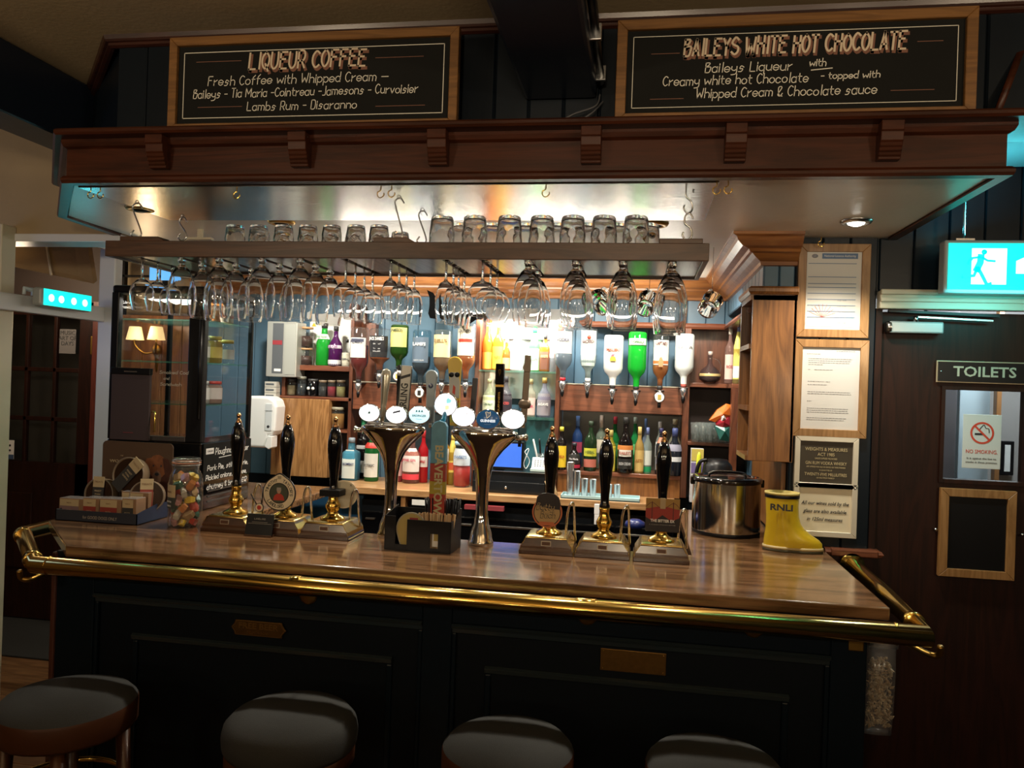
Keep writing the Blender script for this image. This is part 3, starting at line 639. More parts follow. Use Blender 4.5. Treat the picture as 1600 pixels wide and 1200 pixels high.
lamp('exit_glow_top', 'AREA', (a.x+.12, 2.9, a.z+h+.04), 1.5, (.1, .85, 1), .25, to=(a.x+.0, 2.8, 2.8), sy=.05)
a, b = PX(68, 462, -2.62), PX(143, 466, -2.62)
r = root('exit_sign', 'small glowing green exit sign on the white cross rail at left', 'exit sign', (a.x, a.y, a.z)); L_ = b.y-a.y
hh = .083
G().box(-.05, .0, -.012, L_+.004, -.045, -.045+hh).obj('housing', mat('grey_case', (.30, .33, .33), .35), r, bev=.012)
G().box(.0, .003, .0, L_-.003, -.04, -.05+hh).obj('lit_panel', aqua, r, bev=.001)
for k in (.14, .34, .6, .84): G().lathe([(0, 0), (.017, 0), (.017, .001), (0, .001)], 16, (.004, L_*k, -.005), axis='x', sx=1).obj('symbol', exw, r)
lamp('exit_glow', 'AREA', (a.x+.06, a.y+L_/2, a.z), .12, (.1, .8, 1), .2, to=(a.x+1, a.y, a.z+.3), sy=.08)
cq = PY(22, 449, 3.2)
tag(G().tube([(-2.72, 3.08, 2.005), (-2.72, 3.08, 2.03), (-2.72, 3.13, 2.03), (-2.72, 3.13, 2.005)], .008, 6).obj('blue_clip', mat('pale_blue_paint', (.55, .66, .72), .4)), 'small pale blue clip on the white cross rail', 'clip')

# things on the toilet door
r = root('door_closer', 'silver door closer with arm at the top of the toilet door', 'door closer', PY(1430, 512, 3.1))
G().box(-.095, .095, -.015, .03, -.022, .022).obj('body', mat('grey_metal', (.42, .44, .45), .35, .3), r, bev=.006); G().lathe([(0, 0), (.02, .002), (.023, .008), (.023, .018)], 16, (-.105, 0, 0), axis='x').obj('end_cap', steel, r)
G().tube([(0, -.005, .02), (0, -.005, .042)], .009, 10).obj('spindle', steel, r); G().box(-.005, .26, -.012, -.002, .036, .042).obj('arm', steel, r, rot=(0, 2, 0)); G().box(-.1, .28, -.016, .0, .052, .062).obj('track', black, r, rot=(0, 2, 0))
a, b = PY(1463, 597, 3.115), PY(1640, 565, 3.115); w, h = b.x-a.x, PY(1463, 563, 3.115).z-a.z
r = root('toilets_sign', 'black plate lettered TOILETS on the dark door', 'sign', (a.x, 3.112, a.z))
G().box(0, w, .004, .012, 0, h).obj('plate', mat('pale_gold', (.45, .39, .27), .4, .5), r, bev=.001); G().box(.004, w-.004, 0, .004, .004, h-.004).obj('field', black, r)
text('TOILETS', .052, mat('pale_letter', (.50, .44, .33), .4), r, (PY(1539, 581, 3.11).x-a.x, -.001, h/2), width=PY(1588, 581, 3.11).x-PY(1489, 581, 3.11).x, bold=.001)
G().lathe([(0, 0), (.003, 0), (.003, .001), (0, .001)], 10, (.014, -.001, h/2), axis='y').obj('screw', steel, r)
a, b = PY(1503, 731, 3.14), PY(1566, 649, 3.14); w, h = b.x-a.x, b.z-a.z
r = root('no_smoking_sign', 'white NO SMOKING sticker on the toilet door window', 'sign', (a.x, 3.142, a.z))
G().box(0, w, 0, .002, 0, h).obj('sheet', mat('sticker_white', (.62, .66, .66), .4), r, bev=.001)
red = mat('sign_red', (.60, .06, .03), .45)
c = (w/2, h*.66); R0 = w*.31; g = G(); g.lathe([(R0, -.001), (R0*.83, -.001)], 32, (c[0], 0, c[1]), axis='y', sm=False); g.ribbon([(c[0]-R0*.65, c[1]+R0*.65), (c[0]+R0*.65, c[1]-R0*.65)], R0*.17, -.0012); g.obj('prohibition_ring', red, r, flip=False)
G().box(c[0]-R0*.62, c[0]+R0*.1, -.0009, 0, c[1]-R0*.2, c[1]-R0*.02).obj('cigarette', ink, r)
g = G(); g.ribbon(cat([(c[0]-.01, c[1]+.012), (c[0]+.005, c[1]+.03), (c[0]+.012, c[1]+.018), (c[0]+.022, c[1]+.016), (c[0]+.024, c[1]+.002)], 4), .003, -.0009); g.obj('smoke_mark', ink, r, flip=False)
text('NO SMOKING.', .02, red, r, (w/2, -.001, h*.31), width=w*.82); text('It is against the law to', .011, ink, r, (w/2, -.001, h*.185), width=w*.76); text('smoke in these premises', .011, ink, r, (w/2, -.001, h*.115), width=w*.82)
a, b = PY(1466, 900, 3.1), PY(1590, 770, 3.1); w, h = b.x-a.x, PY(1466, 762, 3.1).z-a.z
r = root('door_chalkboard', 'blank blackboard in a wooden frame hung on the toilet door', 'chalkboard', (a.x, 3.1, a.z)); frame(r, w, h, .03, .02, goldm); G().box(.025, w-.025, .01, .014, .025, h-.025).obj('board', black, r)
for k, (u, v) in enumerate(((1461, 827), (1596, 835))):
    tag(G().lathe([(0, -.012), (.005, -.011), (.006, -.006), (.003, 0), (.003, .01)], 12, PY(u, v, 3.12), axis='y').obj('screw', steel), ('small screw head left of the blank blackboard', 'small screw head right of the blank blackboard')[k], 'screw')
# ================================================================= THE BAR
tops = [(-1.836, 2.29), (.70, 2.29), (.70, 3.075), (.56, 3.075), (.56, 3.88), (.20, 3.88), (.20, 2.82), (-1.58, 2.82), (-1.58, 3.95), (-2.2, 3.95), (-2.2, 2.65)]
wt = tag(G().prism(tops, 'z', 1.064, 1.10).obj('bar_worktop', oak, bev=.004), 'continuous polished oak bar top wrapping round behind the taps', 'worktop')
bf = root('bar_counter', 'dark navy panelled front of the bar below the brass rail', 'bar front', (0, 0, 0))
XL, XR, YF = -1.93, .665, 2.38
G().prism([(XL, YF), (XR, YF), (XR, 3.05), (.26, 3.05), (.26, 2.79), (XL, 2.79)], 'z', 0, 1.064).obj('carcass', navyd, bf)
def fr(u, v): q = PY(u, v, YF); return q.x, q.z
def mould(g, x0, z0, x1, z1, w=.018, d=.016):
    for a in ((x0, x1, z1-w, z1), (x0, x1, z0, z0+w), (x0, x0+w, z0, z1), (x1-w, x1, z0, z1)): g.box(a[0], a[1], YF-d, YF, a[2], a[3])
navyhl = mat('navy_highlight', (.022, .032, .036), .22, coat=.6)  # moulding highlights painted in as a lighter navy, horizontals only
xs = [XL, fr(150, 1000)[0], fr(662, 970)[0], fr(708, 970)[0], fr(1296, 1020)[0], XR]
ztop = fr(400, 945)[1]
for a, c in ((0, 1), (2, 3), (4, 5)): G().box(xs[a]-(0 if a else .0), xs[c], YF-.018, YF, 0, 1.064).obj('stile', navy, bf, bev=.004)
for a, c in ((1, 2), (3, 4)):
    G().box(xs[a], xs[c], YF-.018, YF, ztop, 1.064).obj('rail', navy, bf, bev=.004)
    G().sweep([(xs[a], YF), (xs[c], YF)], [(-.018, ztop-.001), (-.026, ztop-.006), (-.022, ztop-.014), (-.012, ztop-.016), (-.010, ztop-.03), (-.004, ztop-.034), (0, ztop-.034)]).obj('panel_moulding', navyhl, bf)
    for x in (xs[a], xs[c]-.014): G().box(x, x+.014, YF-.014, YF, 0.1, ztop-.03).obj('panel_moulding', navy, bf, bev=.004)
for (u0, v0), (u1, v1) in (((209, 997), (614, 1028)), ((758, 1044), (1232, 1093))):
    x0, z0 = fr(u0, v0); x1, z1 = fr(u1, v1); z0 = (z0+z1)/2
    G().sweep([(x0, YF), (x1, YF)], [(0, z0+.012), (-.008, z0+.014), (-.018, z0+.008), (-.014, z0-.006), (-.006, z0-.01), (0, z0-.012)]).obj('raised_moulding', navyhl, bf, bev=.001)
    for x in (x0, x1-.02): G().box(x, x+.02, YF-.01, YF, .15, z0-.01).obj('raised_moulding', navy, bf, bev=.005)
G().box(XL-.012, XL+.008, YF-.024, YF, 0, 1.06).obj('corner_bead', wood('red_bead', (.05, .018, .012), (.09, .03, .02), 'z'), bf, bev=.006)
q = fr(1340, 1008); G().box(q[0]-.03, q[0]+.012, YF-.022, YF-.0, q[1]-.012, q[1]+.022).obj('brass_block', brassd, bf, bev=.003)
# plates
x0, z0 = fr(363, 991); x1, z1 = fr(450, 972); cxm = (x0+x1)/2; w, h = x1-x0, fr(400, 966)[1]-fr(400, 994)[1]
r = root('brass_plaque', 'shaped antique brass plaque reading FREE BEER on the left panel', 'plaque', (cxm, YF-.012, fr(406, 981)[1]))
pl = mat('aged_brass', (.17, .085, .022), .42, .9, noise=.3, nscale=30)
P = [(-.5, 0), (-.44, .22), (-.42, .42), (.42, .42), (.44, .22), (.5, 0), (.44, -.22), (.42, -.42), (-.42, -.42), (-.44, -.22)]
G().prism([(a*w, b*h) for a, b in P], 'y', 0, .006).obj('plate', pl, r, bev=.001)
lt = mat('worn_brass', (.34, .19, .055), .35, .9)
frame2 = G()
for i in range(len(P)): a, b = P[i], P[(i+1) % len(P)]; frame2.ribbon([(a[0]*w*.95, a[1]*h*.92), (b[0]*w*.95, b[1]*h*.92)], .0022, -.0006)
frame2.obj('rim', lt, r, flip=False)
text('FREE BEER', .026, lt, r, (0, -.001, h*.12), width=w*.72, bold=.0008, ext=.0006); text('TOMORROW', .012, lt, r, (0, -.001, -h*.24), width=w*.4, ext=.0004)
x0, z1 = fr(939, 1009); x1, z0 = fr(1040, 1056); z0 = fr(990, 1050)[1]; z1 = fr(990, 1016)[1]
r = root('brass_plaque', 'plain rectangular scratched brass plaque on the right panel', 'plaque', (x0, YF-.008, z0))
G().box(0, x1-x0, 0, .004, 0, z1-z0).obj('plate', mat('scratched_brass', (.24, .13, .035), .38, .9, noise=.25, nscale=60), r, bev=.001)
for a, b in ((.008, .007), (x1-x0-.008, .007), (.008, z1-z0-.007), (x1-x0-.008, z1-z0-.007)): G().lathe([(0, -.001), (.002, -.001), (.002, 0)], 8, (a, 0, b), axis='y').obj('pin', brass, r)
# brass rail
rl = root('brass_rail', 'thick polished brass rail running round the edge of the bar', 'rail', (0, 0, 0)); ZR, RR = 1.055, .0275
YR = 2.205
rp = [(-2.275, 2.93, ZR), (-2.265, 2.60, ZR), (-1.875, YR, ZR), (.768, YR, ZR), (.785, 2.6, ZR), (.795, 3.04, ZR)]
G().tube(rp, RR, 24).obj('tube', brass, rl)
def band(p, d, r_=RR+.0022, l=.02):
    p, d = Vector(p), Vector(d).normalized(); g = G(); g.tube([p-d*l, p-d*(l-.002), p+d*(l-.002), p+d*l], [RR, r_, r_, RR], 24); return g
for u, l in ((462, .016), (917, .030), (1402, .004), (76, .003)):
    q = PY(u, 920, YR); band((q.x, YR, ZR), (1, 0, 0), l=l).obj('coupling', brass, rl)
band((-2.24, 2.57, ZR), (.39, -.395, 0)).obj('coupling', brass, rl); band((-1.93, 2.26, ZR), (.39, -.395, 0)).obj('coupling', brass, rl); band((.774, 2.33, ZR), (.02, .4, 0), l=.012).obj('coupling', brass, rl)
G().lathe([(0, 0), (.044, 0), (.044, .004), (.034, .010), (RR+.002, .012), (RR+.002, .02), (0, .02)], 24, (.795, 3.045, ZR), axis='y').obj('flange', brass, rl, rot=(0, 0, 0))
for u, v in ((482, 935), (918, 966), (1178, 985)):
    q = PY(u, v-8, YF-.02)
    G().lathe([(0, -.006), (.024, -.004), (.030, 0), (.030, .004)], 24, (q.x, YF-.022, q.z-.006), axis='y').obj('bracket_disc', brassd, rl)
    G().tube([(q.x, YF-.024, q.z), (q.x, YR+.02, ZR-.012)], .007, 10).obj('bracket_arm', brassd, rl)
for (ux, uy, sgn) in ((1352, 1004, 1), (112, 908, -1)):
    q = PY(ux, uy, YF); x2 = .80 if sgn > 0 else -1.93
    G().tube(cat([(q.x, YF+.02, ZR-.035), ((q.x+x2)/2, YF-.06, ZR-.045), (x2-.02*sgn, YR+.03, ZR-.055), (x2, YR+.01, ZR-.05), (x2, YR, ZR-RR+.004)], 6), .0085, 8).obj('bracket_arm', brassd, rl)
# bag hanging at the right end
q = PY(1353, 1008, 2.42); q2 = PY(1404, 1012, 2.42)
r = root('hanging_bag', 'clear plastic bag of pale crumpled pieces hanging at the right end of the bar', 'bag', (q.x, 2.42, PY(1350, 1143, 2.42).z)); w, h = q2.x-q.x, q.z-PY(1350, 1143, 2.42).z
G().loft([[(w*.02+w*.92*a+ (1-t)*0-.01*(1-t), b*d, t*h) for a, b in ((0, 0), (.08, -1), (.5, -1.25), (.92, -1), (1, 0), (.92, 1), (.5, 1.25), (.08, 1))] for t, d in ((0, .012), (.03, .03), (.3, .036), (.7, .032), (.92, .02), (1, .006))]).obj('bag_film', clear('bag_film', (.93, .93, .93), 1.35, .15, .12, (.8, .8, .8)), r)
g = G()
for i in range(520):
    t = random.random()**.85; x, z = random.uniform(.13, .80)*w, .016+t*h*.80; y = random.uniform(-1, 1)*.016; a = random.random()*6.28; s = random.uniform(.005, .010)
    dx, dz = math.cos(a)*s, math.sin(a)*s; e = random.uniform(-.006, .006)
    g.add([(x-dx, y+e, z-dz), (x-dz*.4, y-.004, z+dx*.4), (x+dx, y-e, z+dz), (x+dz*.4, y+.004, z-dx*.4), (x, y-.005, z)], [[0, 1, 4], [1, 2, 4], [2, 3, 4], [3, 0, 4]], i % 2)
stuff(g.obj('scraps', [mat('scrap_tan', (.40, .29, .17), .7), mat('scrap_cream', (.55, .46, .33), .7)], r, flip=False))
G().loft([[(w*a, b*.006, h+t*.045) for a, b in ((.1+.2*t, 0), (.5+.2*t, -1), (1.0+.1*t, 0), (.5+.2*t, 1))] for t in (-.1, .5, 1)]).obj('bag_neck', mat('white_film', (.7, .7, .7), .3), r)

# ================================================================= STOOLS
def stool(name, label, x, y, R, skirt):
    r = root(name, label, 'bar stool', (x, y, 0), random.uniform(-20, 20), 'round bar stools at the bar')
    Z = .76
    def wob(a, z): return 1+.012*math.sin(3*a+x*5)
    if skirt:
        G().lathe([(0, Z+.006), (R*.6, Z+.004), (R*.9, Z-.006), (R*.985, Z-.022)], 40, mod=wob).obj('seat_cushion', fabric, r)
        G().lathe([(R*.985, Z-.022), (R, Z-.03), (R*1.0, Z-.085), (R*.96, Z-.095), (0, Z-.095)], 40, mod=wob).obj('seat_side', leather, r)
    else:
        G().lathe([(0, Z+.006), (R*.6, Z+.004), (R*.88, Z-.008), (R*.97, Z-.026), (R, Z-.05), (R*.985, Z-.08), (R*.95, Z-.092), (0, Z-.092)], 40, mod=wob).obj('seat_cushion', fabric, r)
        G().lathe([(R*.93, Z-.09), (R*.96, Z-.094), (R*.96, Z-.13), (R*.9, Z-.135), (0, Z-.135)], 40).obj('seat_ring', leather, r)
    for k in range(4):
        a = R_(45+90*k); c, s = math.cos(a), math.sin(a)
        G().tube([(c*R*.78, s*R*.78, Z-.13 if not skirt else Z-.09), (c*R*.95, s*R*.95, .0)], [.02, .015], 8).obj('leg', stoolw, r)
    G().tube([(math.cos(R_(6*k))*R*.86, math.sin(R_(6*k))*R*.86, .5) for k in range(60)], .009, 8, closed=True).obj('foot_ring', brass, r)
for lab, x, y, R, sk in (('bar stool with grey seat top and red-brown sides, leftmost of the four', -1.57, 1.985, .183, True), ('fully grey upholstered stool, second from the left', -.915, 2.03, .182, False),
                         ('grey topped stool standing below the middle of the bar', -.305, 2.01, .172, True), ('grey topped stool at lower right, below the plain brass plaque', .215, 2.02, .172, True)):
    stool('bar_stool', lab, x, y, R, sk)

# ================================================================= GLASS RACK
ZB, ZT = 2.049, 2.100; X0, X1, Y0, Y1 = -1.725, .182, 2.30, 2.665
rk = root('glass_rack', 'long dark wooden glass rack hanging on hooks over the bar', 'glass rack', (0, 0, 0))
G().box(X0, X1, Y0-.018, Y0, ZB, ZT).obj('front_beam', rackw, rk, bev=.002)
G().box(X0, X1, Y1, Y1+.018, ZB, ZT).obj('back_beam', rackw, rk, bev=.002)
for x in (X0, X1-.016): G().box(x, x+.016, Y0, Y1, ZB, ZT).obj('end_beam', rackw, rk, bev=.002)
CH = [PY(u, 420, 2.36).x for u in (222, 286, 343, 412, 472, 541, 610, 698, 757, 826, 900, 973, 1050)]
edges = [X0+.016]+CH+[X1-.016]
for i in range(len(edges)-1):
    a = edges[i]+(.012 if i else 0); b = edges[i+1]-(.012 if i < len(edges)-2 else 0)
    G().box(a, b, Y0, Y1, ZB+.006, ZB+.016).obj('slat', slatw, rk, bev=.001)
for i in range(len(edges)-1):
    m_ = (edges[i]+edges[i+1])/2; G().box(m_-.012, m_+.012, Y0, Y1, ZB+.016, ZT-.012).obj('spacer', rackw, rk)
for k in range(4): y = Y0+.0+(Y1-Y0)/4*k; G().box(X0+.016, X1-.016, y+.001, y+(Y1-Y0)/4-.001, ZT-.012, ZT).obj('top_board', rackw, rk)
for u0, u1 in ((190, 262), (585, 652), (1030, 1098)):
    a, b = PY(u0, 378, 2.31).x, PY(u1, 378, 2.31).x
    G().prism([(a, ZT), (b, ZT), (b-(.03 if u1 < 1000 else 0), ZT+.017), (a, ZT+.017)], 'y', Y0+.0, Y0+.06).obj('hook_block', rackw, rk, bev=.002)
# S-hooks with their short chains, cup hooks
def shook(label, u, vt, vb, y, s=1, vm=None):
    a, b = PY(u, vt, y), PY(u, vb, y); L = a.z-b.z; r = root('s_hook', label, 'hook', b, group='metal hooks holding the rack')
    if vm: # two linked S hooks
        h = L/2
        for k in (0, 1): G().tube(cat([(-.012, 0, k*h+h*.30), (-.014, 0, k*h+.012), (-.002, 0, k*h+.0), (.012, 0, k*h+.012), (.008, 0, k*h+h*.45), (-.008, 0, k*h+h*.62), (-.008, 0, k*h+h*.9), (.004, 0, k*h+h), (.015, 0, k*h+h*.8)], 5), .0028, 8).obj('link', steel, r, rot=(0, 0, 20*k))
    else:
        G().tube(cat([(-.006*s, 0, .026), (-.013*s, 0, .012), (-.004*s, 0, .0), (.010*s, 0, .008), (.008*s, 0, .03), (-.010*s, 0, L-.022), (-.006*s, 0, L-.006), (.004*s, 0, L-.004), (.012*s, 0, L-.02)], 5), .0026, 8).obj('wire', steel, r)
        G().tube([(math.cos(k*.628)*.006-.002, 0, L-.0+math.sin(k*.628)*.006) for k in range(10)], .0016, 6, closed=True).obj('eye', steel, r)
shook('bent S-hook over the left end of the rack', 213, 316, 372, 2.34, 1.6); shook('thin slanting S-hook right of the leftmost hook', 285, 338, 376, 2.5, 1.3)
shook('S-hook above the middle block of the rack', 622, 308, 374, 2.34, 1.3); shook('long open S-hook left of the large tumblers', 659, 328, 382, 2.46, 1.3)
shook('pair of linked S-hooks over the right end of the rack', 1074, 292, 375, 2.33, 1, True)
q0 = None
for u, v, lab in ((142, 292, 'left of the pair of cup hooks at the canopy left end'), (157, 292, 'right of the pair of cup hooks at the canopy left end'), (370, 292, 'single cup hook under the canopy above the small tumblers'), (595, 290, 'left of the two cup hooks at the canopy middle'),
                  (612, 289, 'right of the two cup hooks at the canopy middle'), (853, 288, 'single cup hook above the large tumblers'), (1120, 283, 'left of the cup hook pair right of the rack'), (1138, 282, 'right of the cup hook pair right of the rack'), (1283, 374, 'cup hook over the topmost framed certificate')):
    q = PZ(u, v, 2.266)
    if v > 300: q = PY(u, v, 3.04); q.z += .01
    if q0 is None:
        q0 = tag(G().tube(cat([(0, 0, 0), (0, 0, -.014), (-.009, 0, -.020), (-.009, 0, -.031), (0, 0, -.037), (.010, 0, -.030), (.010, 0, -.022)], 5), .0018, 6).obj('cup_hook', brass, None, q), lab, 'hook', 'brass cup hooks')
    else: copy_tree(q0, q, label=lab)

# ---- stemware (built foot down, hung upside down)
def goblet(name, foot, bowl, seg=28, sx=1):
    t = .0013
    o_ = bowl[0]; hm = o_[-1][1]; rm = o_[-1][0]
    out = [(0, 0), (foot*.5, .0005), (foot-.0008, .0008), (foot, .0016), (foot-.0008, .0026)]+o_[:-1]+[(rm, hm-.0006), (rm, hm)]
    inn = [(rm-t, hm), (rm-t, hm-.0006)]+[(r-t, z) for r, z in bowl[1]][-2::-1]
    g = G(); g.lathe(out+inn+[(0, bowl[2])], seg, sx=sx); return g
def wine(h=.20, st=.085, R=.041, foot=.033):
    b = h-st; o = [(foot*.5, .004), (.006, .007), (.0038, .02), (.0035, st-.008), (.007, st)]
    p = [(.018, st+b*.06), (R*.82, st+b*.22), (R, st+b*.42), (R*.96, st+b*.65), (R*.84, st+b*.9), (R*.8, h)]
    return goblet('w', foot, (o+p, p, st+.006))
def chalice(h=.20, R=.0465, foot=.034):
    st = .036; b = h-st; o = [(foot*.5, .004), (.008, .008), (.0075, .012), (.0125, .018), (.0125, .024), (.0085, .029), (.010, st)]
    p = [(.022, st+b*.07), (R*.78, st+b*.25), (R*.97, st+b*.48), (R, st+b*.68), (R*.93, st+b*.86), (R*.86, h)]
    return goblet('c', foot, (o+p, p, st+.008))
def balloon(h=.195, R=.052, foot=.036):
    st = .08; b = h-st; o = [(foot*.5, .004), (.006, .008), (.004, .02), (.004, st-.008), (.008, st)]
    p = [(.03, st+b*.07), (R*.86, st+b*.26), (R, st+b*.5), (R*.94, st+b*.74), (R*.78, h)]
    return goblet('b', foot, (o+p, p, st+.006))
def flute(h=.2, R=.031): return wine(h, .075, R, .03)
PROTO = {}
KIND = {'w': (wine, 'wine_glass', 'wine glass'), 'c': (chalice, 'beer_glass', 'beer glass'), 'b': (balloon, 'balloon_glass', 'balloon glass'), 'f': (flute, 'wine_glass', 'wine glass')}
rows = ['w', 'c', 'c', 'c', 'c', 'w', 'f', 'f', 'b', 'c', 'c', 'c', 'c']
names = ['far left row of the rack', 'second row from rack left end', 'third row from rack left end', 'fourth row from rack left end', 'fifth row from rack left end', 'row left of the middle rack block', 'row under the middle rack block', 'slim row right of rack middle', 'wide row over the middle shelves', 'fourth row from rack right end', 'third row from rack right end', 'second row from rack right end', 'far right row of the rack']
depthw = ['frontmost in', 'second back in', 'third back in', 'rearmost in']
colour = {'w': 'long stemmed wine glass', 'c': 'short stemmed beer glass', 'b': 'balloon glass', 'f': 'slim wine glass'}
hs = [.93, 1.0, 1.0, 1.0, 1.02, .97, .98, 1.02, .95, 1.0, .99, 1.0, 1.06]
for i, k in enumerate(rows):
    n = (4 if k in 'wf' else 3) if i not in (0, 12) else 3; dy = .086 if k in 'wf' else .112
    for j in range(n):
        y = Y0+.055+dy*j
        if k not in PROTO:
            o = KIND[k][0]().obj(KIND[k][1], stemg, None, rot=(180, 0, 0)); PROTO[k] = o
        else: o = PROTO[k].copy(); COL.objects.link(o)
        o.location = (CH[i]+random.uniform(-.004, .004), y, ZB+.0195); s = hs[i]*random.uniform(.985, 1.01); o.scale = (s, s, s); o.rotation_euler = (math.pi+random.uniform(-.025, .025), random.uniform(-.03, .03), random.random()*6)
        tag(o, colour[k]+' hanging '+depthw[j if j < n-1 else 3]+' the '+names[i], KIND[k][2], 'glasses hanging from the rack')
# upturned tumblers on the rack
def tumbler(R, H, seg=32):
    def fac(a, z):
        return 1+(.022*math.cos(8*a)*math.sin(min(1, max(0, (z/H-.08)/.62))*math.pi*3)) if .05 < z/H < .72 else 1
    n = 18; prof = [(R*(1-.16*(i/n)**2), H*i/n) for i in range(n+1)]; prof[-1] = (R*.80, H*.985); prof += [(R*.74, H), (R*.3, H*.99), (0, H*.985)]
    inn = [(0, H*.90), (R*.6, H*.90), (R*.72, H*.87), (R*.78, H*.8), (R*.90, H*.3), (R*.93, .001), (R*.93, 0), (R, 0)]
    prof.insert(1, (R, .001)); g = G(); g.lathe(prof, seg, mod=fac); g.lathe(inn, seg); return g
tl = tumbler(.040, .092); ts = tumbler(.033, .072); P0 = {}
for key, gg, us, v, yy, lab in (('L', tl, (690, 741, 795, 846, 894, 943, 993), 382, 2.36, 'large dimpled tumbler upside down on the rack, '), ('S', ts, (367, 404, 443, 481, 518, 556, 592), 378, 2.40, 'small dimpled tumbler upside down on the rack, ')):
    for dep in (0, 1):
        for i, u in enumerate(us):
            x = PY(u, v, yy).x+(.035 if dep else 0)
            if key not in P0: o = P0[key] = gg.obj('tumbler', stemg, None)
            else: o = P0[key].copy(); COL.objects.link(o)
            o.location = (x, yy+dep*.11, ZT+.0005); o.rotation_euler = (0, 0, random.random()*3)
            ordn = ('first', 'second', 'third', 'fourth', 'fifth', 'sixth', 'seventh')[i]
            tag(o, lab+ordn+' from left in the '+('back' if dep else 'front')+' row', 'tumbler', ('large' if key == 'L' else 'small')+' tumblers on top of the rack')
# dimpled mugs hanging behind the rack
def mug():
    r = G(); n = 10; H, R = .085, .042
    pr = [(0, 0), (R*.86, 0), (R*.95, .006)]+[(R*(.95+.05*i/n)*(1+.03*math.sin(i*1.9)), .006+(H-.006)*i/n) for i in range(1, n+1)]
    r.lathe(pr+[(R*.93, H), (R*.85, .014), (0, .012)], 24, mod=lambda a, z: 1+.018*math.cos(8*a) if .01 < z < .07 else 1)
    r.tube(cat([(R*.95, 0, .016), (R*1.45, 0, .02), (R*1.6, 0, .045), (R*1.4, 0, .066), (R*.97, 0, .07)], 5), .005, 8); return r
mg = mug(); m0 = None
for u, v, lab in ((946, 482, 'dimpled glass mug hanging between the third and second rack rows from right'), (1006, 484, 'dimpled glass mug hanging left of the rightmost stemmed glass'), (1104, 486, 'dimpled glass mug hanging alone right of the rack')):
    q = PY(u, v, 3.3)
    if m0 is None: m0 = o = mg.obj('glass_mug', stemg, None, q, (8, -62, 50)); o.location = q
    else: o = m0.copy(); COL.objects.link(o); o.location = q; o.rotation_euler.z += .8
    tag(o, lab, 'mug', 'dimpled mugs hung on the soffit hooks')
    hk = G().tube([(0, 0, .03), (0, 0, 2.27-q.z)], .0012, 6).obj('hook_wire', steel, None, (q.x, q.y, q.z)); hk.location = (q.x+.02, q.y, q.z)
    tag(hk, 'thin wire over '+('the leftmost', 'the middle', 'the lone right')[(946, 1006, 1104).index(u)]+' hanging dimpled mug', 'wire', 'thin wires holding the dimpled mugs')

# ================================================================= HAND PUMPS
pbase = wood('pump_wood', (.035, .014, .006), (.08, .034, .014), 'x', 1, .3, .4, .1)
pbr = mat('pump_brass', (.62, .46, .18), .22, 1)
def pump_proto():
    r = root('hand_pump', '', 'hand pump', (0, 0, 0))
    G().loft([[(sx*a, sy*b, z) for a, b in ((-1, -1), (1, -1), (1, 1), (-1, 1))] for sx, sy, z in ((.093, .083, 0), (.093, .083, .012), (.088, .080, .020), (.088, .080, .028), (.070, .074, .054))]).obj('base', pbase, r, bev=.002)
    o = bpy.data.objects
    for c in (KIDS(r)):
        for p_ in c.data.polygons: p_.use_smooth = False
    G().loft([[(sx*a, sy*b, z) for a, b in ((-1, -1), (1, -1), (1, 1), (-1, 1))] for sx, sy, z in ((.070, .074, .054), (.066, .072, .060))]).obj('top_plate', pbr, r, bev=.001)
    for s_ in (-1, 1): G().prism([(s_*.0885, .028), (s_*.0935, .004), (s_*.0945, .004), (s_*.072, .056), (s_*.070, .056)], 'y', -.078, .08).obj('side_plate', pbr, r)
    G().lathe([(0, .06), (.046, .06), (.046, .064), (.040, .070), (.026, .076), (.018, .086), (.022, .094), (.027, .104), (.028, .112), (.023, .122), (.018, .132), (.017, .15), (.0185, .156), (.0185, .162), (0, .162)], 28).obj('column', brass, r)
    G().lathe([(0, .16), (.018, .162), (.0185, .170), (.015, .176), (.0145, .19), (.0165, .23), (.0225, .28), (.0265, .32), (.0265, .345), (.021, .375), (.013, .398), (.0, .40)], 28).obj('handle', blackg, r)
    G().lathe([(0, .395), (.0115, .397), (.012, .403), (.007, .412), (.006, .418), (.0085, .424), (.0085, .430), (.004, .436), (0, .437)], 18).obj('finial', mat('copper_brass', (.72, .42, .2), .2, 1), r)
    G().box(-.017, .017, -.0795, -.077, .030, .047).obj('badge', mat('badge_gold', (.6, .55, .45), .3, .8), r, rot=(0, 0, 0)); G().box(-.0145, .0145, -.0805, -.0790, .0325, .0445).obj('badge_plate', mat('badge_dark', (.10, .05, .03), .4), r)
    G().tube(cat([(.058, .02, .06), (.062, .02, .13), (.072, .02, .165), (.082, .03, .155), (.088, .04, .06), (.09, .05, .03)], 6), .0045, 10).obj('swan_neck', chrome, r)
    return r
PP = pump_proto()
PUMPS = []
for k, (u, v, lab) in enumerate(((350, 832, 'hand pump with plain black handle, leftmost, beside the treat jar'), (428, 838, 'hand pump with round Landlord badge in the left group'), (505, 843, 'hand pump with a cream round badge turned sideways'),
                     (852, 868, 'hand pump with an orange badge of two buildings, right of the tall taps'), (940, 875, 'hand pump with plain black handle, middle of the right three'), (1033, 880, 'hand pump with the square red and black Bitter Ex clip'))):
    if k == 3: lab = 'hand pump with a round orange script badge, right of the tall taps'
    q = PZ(u, v, 1.10)
    loc = (q.x, 2.735, 1.1)
    if k == 0: o = PP; o.location = loc; o['label'] = lab; o['group'] = 'hand pumps along the bar'
    else: o = copy_tree(PP, loc, label=lab)
    PUMPS.append(o)
